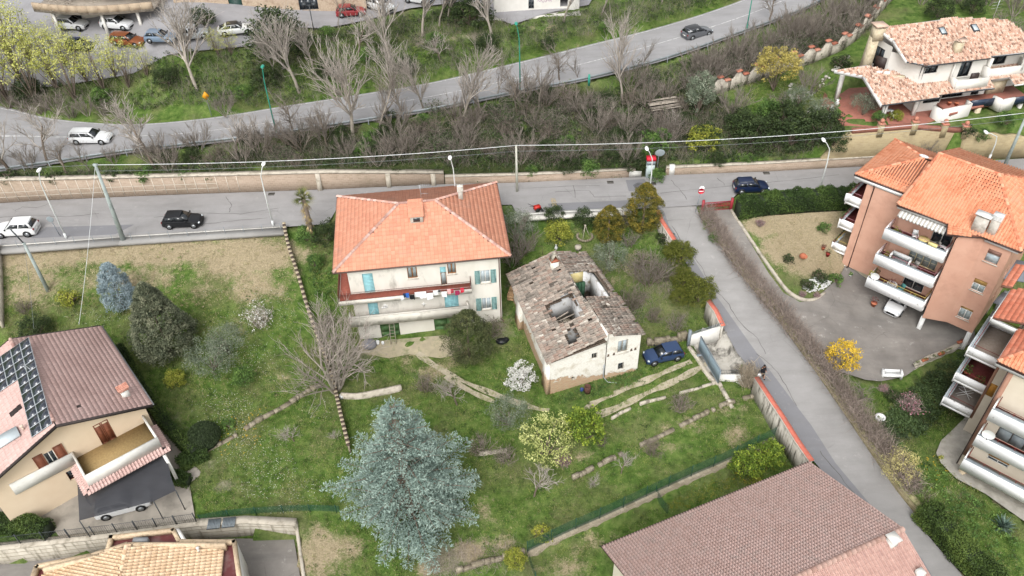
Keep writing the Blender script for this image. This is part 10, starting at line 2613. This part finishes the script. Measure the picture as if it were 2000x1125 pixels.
def balcony_bits():
 R_,fB,fz,fA,fC2,fW=APT
 def at(s,d,z):return loc_w(R_,fB.P(s,d,z))
 a0=R_.rotation_euler.z
 chair('white wicker chair on the top balcony',at(2.0,.7,fz[2]+.02),a0+.4,WPL);chair('grey armchair on the top balcony',at(4.0,.9,fz[2]+.02),a0-.9,M('wicker_grey','#8d8a84'))
 L=thing('balcony_table','oval cream table on the top balcony','table',at(2.9,1.0,fz[2]+.02),a0);mb=MB();mb.lathe([(.5,.68),(.5,.72)],16);part('tabletop',mb,M('cream_top','#c9b678'),L);mb=MB();mb.lathe([(.2,0),(.05,.1),(.05,.68)],8);part('leg',mb,WPL,L)
 L=thing('air_conditioner','white air conditioning unit at the end of the top balcony','air conditioner',at(4.85,1.0,fz[2]+.02),a0-.3);mb=MB();mb.box(-.42,-.16,.1,.42,.16,.75);part('casing',mb,WPL,L);mb=MB();mb.tube([(-.1,-.165,.43),(-.1,-.18,.43)],.24,16);part('fan_grille',mb,BLK,L)
 mb=MB();q=at(3.9,1.78,fz[2]+.9);c,s=cos(a0),sin(a0);
 L=thing('hanging_box','pale yellow box on the rail of the top balcony','box',at(3.9,1.75,fz[2]+.87),a0);mb=MB();mb.box(-.4,-.12,0,.4,.14,.3);part('box',mb,M('pale_yellow','#c9bc82'),L)
 L=thing('swing_seat','white swing seat with canopy on the middle balcony','swing seat',at(1.6,1.0,fz[1]+.02),a0);mb=MB();mb.box(-.8,-.3,.4,.8,.3,.5);part('seat',mb,M('grey_cushion','#6e7274'),L);mb=MB();mb.box(-.85,.3,.45,.85,.38,1.0);part('backrest',mb,WPL,L)
 for s_ in(-.9,.9):mb=MB();mb.box(s_-.06,-.4,0,s_+.06,.4,.95);part('side_frame',mb,WPL,L)
 chair('striped folding chair on the middle balcony',at(3.0,1.0,fz[1]+.02),a0-.3,MC['wicker_grey']);chair('teal folding chair on the lowest balcony',at(2.6,1.1,fz[0]+.02),a0-.4,M('teal_cloth','#4a807c'))
 L=thing('basket_planter','white wicker basket full of dry plants on the lowest balcony','planter',at(1.7,1.0,fz[0]+.02),a0);mb=MB();mb.lathe([(.35,0),(.5,.5),(.45,.5),(.3,.1)],14);part('basket',mb,WPL,L);rng=np.random.RandomState(2);mb=MB();leaves(mb,rng.normal(0,.2,(120,3))+np.array((0,0,.7)),.13,rng,rng.rand(120));part('plants',mb,LM['burg'],L)
 def dish(lab,loc,rz,r=.42):
  L=thing('satellite_dish',lab,'satellite dish',loc,rz);mb=MB();V=[(0,0,0)];k=16
  for rr in(.5,1):
   for i in range(k):a=2*pi*i/k;V.append((r*rr*cos(a),-.12*rr*rr,r*rr*sin(a)))
  F=[(0,1+i,1+(i+1)%k)for i in range(k)]+[(1+i,17+i,17+(i+1)%k,1+(i+1)%k)for i in range(k)];V=[(x,y,z+.6-y*.3)for x,y,z in V];mb.add(V+[(x,y+.02,z)for x,y,z in V],F+[tuple(33+q for q in reversed(f))for f in F]);part('reflector',mb,M('dish_white','#cdcecb',rough=.4),L,smooth=60)
  mb=MB();mb.tube([(0,.05,0),(0,.05,.6)],.025,5);part('mast',mb,MC['grey_steel'],L);mb=MB();mb.tube([(0,-.1,.2),(0,-.5,.45)],.015,4);mb.ball((0,-.5,.47),.05,6,4);part('receiver',mb,BLK,L)
 dish('white satellite dish on the corner of the lowest salmon balcony',at(.2,2.05,fz[0]+.75),a0+.2)
 k=0;rng=random.Random(6)
 for z in(fz[0],fz[2],fz[1]):
  for i in range(7 if z==fz[0]else 3):
   s_=(3.1+i*.3)if z==fz[0]else(.3+i*.35);pot(ordn(i)+' plant from the left on the %s balcony of the salmon house'%{fz[0]:'lowest',fz[1]:'middle',fz[2]:'top'}[z],at(s_,1.55 if z==fz[0]else.9+.2*i,z+.02),.14,(LM['ygs'],LM['mid'],LM['burg'])[i%3],n=50,lr=.3)
 for i,(s_,l)in enumerate(((-.1,'front corner'),(.15,'inner corner'))):pot('leafy pot at the %s of the lowest salmon balcony'%l,at(s_-.1,1.9-i*.7,fz[0]+.85),.13,LM['ygs']if i==0 else LM['dark'],n=90,lr=.35)
 for j,z in enumerate(fz):
  for i in range(3):
   p=loc_w(R_,fW.P(7.6-i*.9,1.45,z+.88));L=thing('flower_box','%s flower box from the front on the %s left side balcony'%(ordn(i),('lowest','middle','top')[j]),'flower box',p,a0+pi/2);mb=MB();mb.box(-.35,-.1,0,.35,.1,.16);part('box',mb,M('dark_box','#5a3b33'),L);rg=np.random.RandomState(i+j*5);mb=MB();leaves(mb,rg.normal(0,1,(30,3))*np.array((.2,.06,.05))+np.array((0,0,.2)),.1,rg,rg.rand(30));part('plants',mb,LM['mid'],L)
 p=loc_w(R_,fW.P(7.7,1.66,fz[2]+.2));mb=MB();a=a0
 mb.hexa([(p[0]-.3,p[1]-.4,p[2]),(p[0]+.25,p[1]-.4,p[2]-.2),(p[0]+.25,p[1]-.36,p[2]-.2),(p[0]-.3,p[1]-.36,p[2]),(p[0]-.3,p[1]-.4,p[2]+.9),(p[0]+.25,p[1]-.4,p[2]+.8),(p[0]+.25,p[1]-.36,p[2]+.8),(p[0]-.3,p[1]-.36,p[2]+.9)]);solo('laundry_item',mb,MC['sheet_white'],'white towel hung from the top left salmon balcony','laundry',p)
 R2,fM,fLl,f2=RBK;a2=R2.rotation_euler.z
 dish('white satellite dish on the right apartment block',loc_w(R2,fM.P(.9,1.5,f2[1]+.9)),a2+.1,.48)
 L=thing('clothes_rack','collapsed white clothes rack on the lowest side balcony of the right block','clothes rack',loc_w(R2,fLl.P(5.6,1.3,f2[0]+.02)),a2)
 for q in(((-.6,-.3,.05),(.5,.4,.7)),((.6,-.3,.05),(-.4,.4,.7)),((-.6,.1,.4),(.7,-.2,.35)),((-.4,-.5,.1),(.6,.2,.6)),((-.7,.4,.3),(.4,.5,.8))):mb=MB();mb.tube(q,.025,5);part('bar',mb,WPL,L)
 for i,(s_,d)in enumerate(((7.2,.6),(6.6,1.9),(4.2,1.8),(3.6,.7))):pot(ordn(i)+' plant on the middle side balcony of the right block',loc_w(R2,fLl.P(s_,d,f2[1]+.02)),.2,LM['mid']if i%2 else LM['under'],n=120,lr=.5)
 pot('red and white box on the right block balcony',loc_w(R2,fM.P(4.9,1.2,f2[1]+.9)),.2,None,M('red_box','#7d2a27'),name='box')
 L=mk('balcony_table','pale stone block by the wall foot of the right block','block',1880,925,-.75,.4);mb=MB();mb.box(-.35,-.2,0,.35,.25,.45);part('block',mb,M('cream_block','#b9a98e'),L)
 pot('yellowish potted plant on the walkway of the right block',W(1835,900,-.7),.16,LM['ygs'],n=60)
balcony_bits()
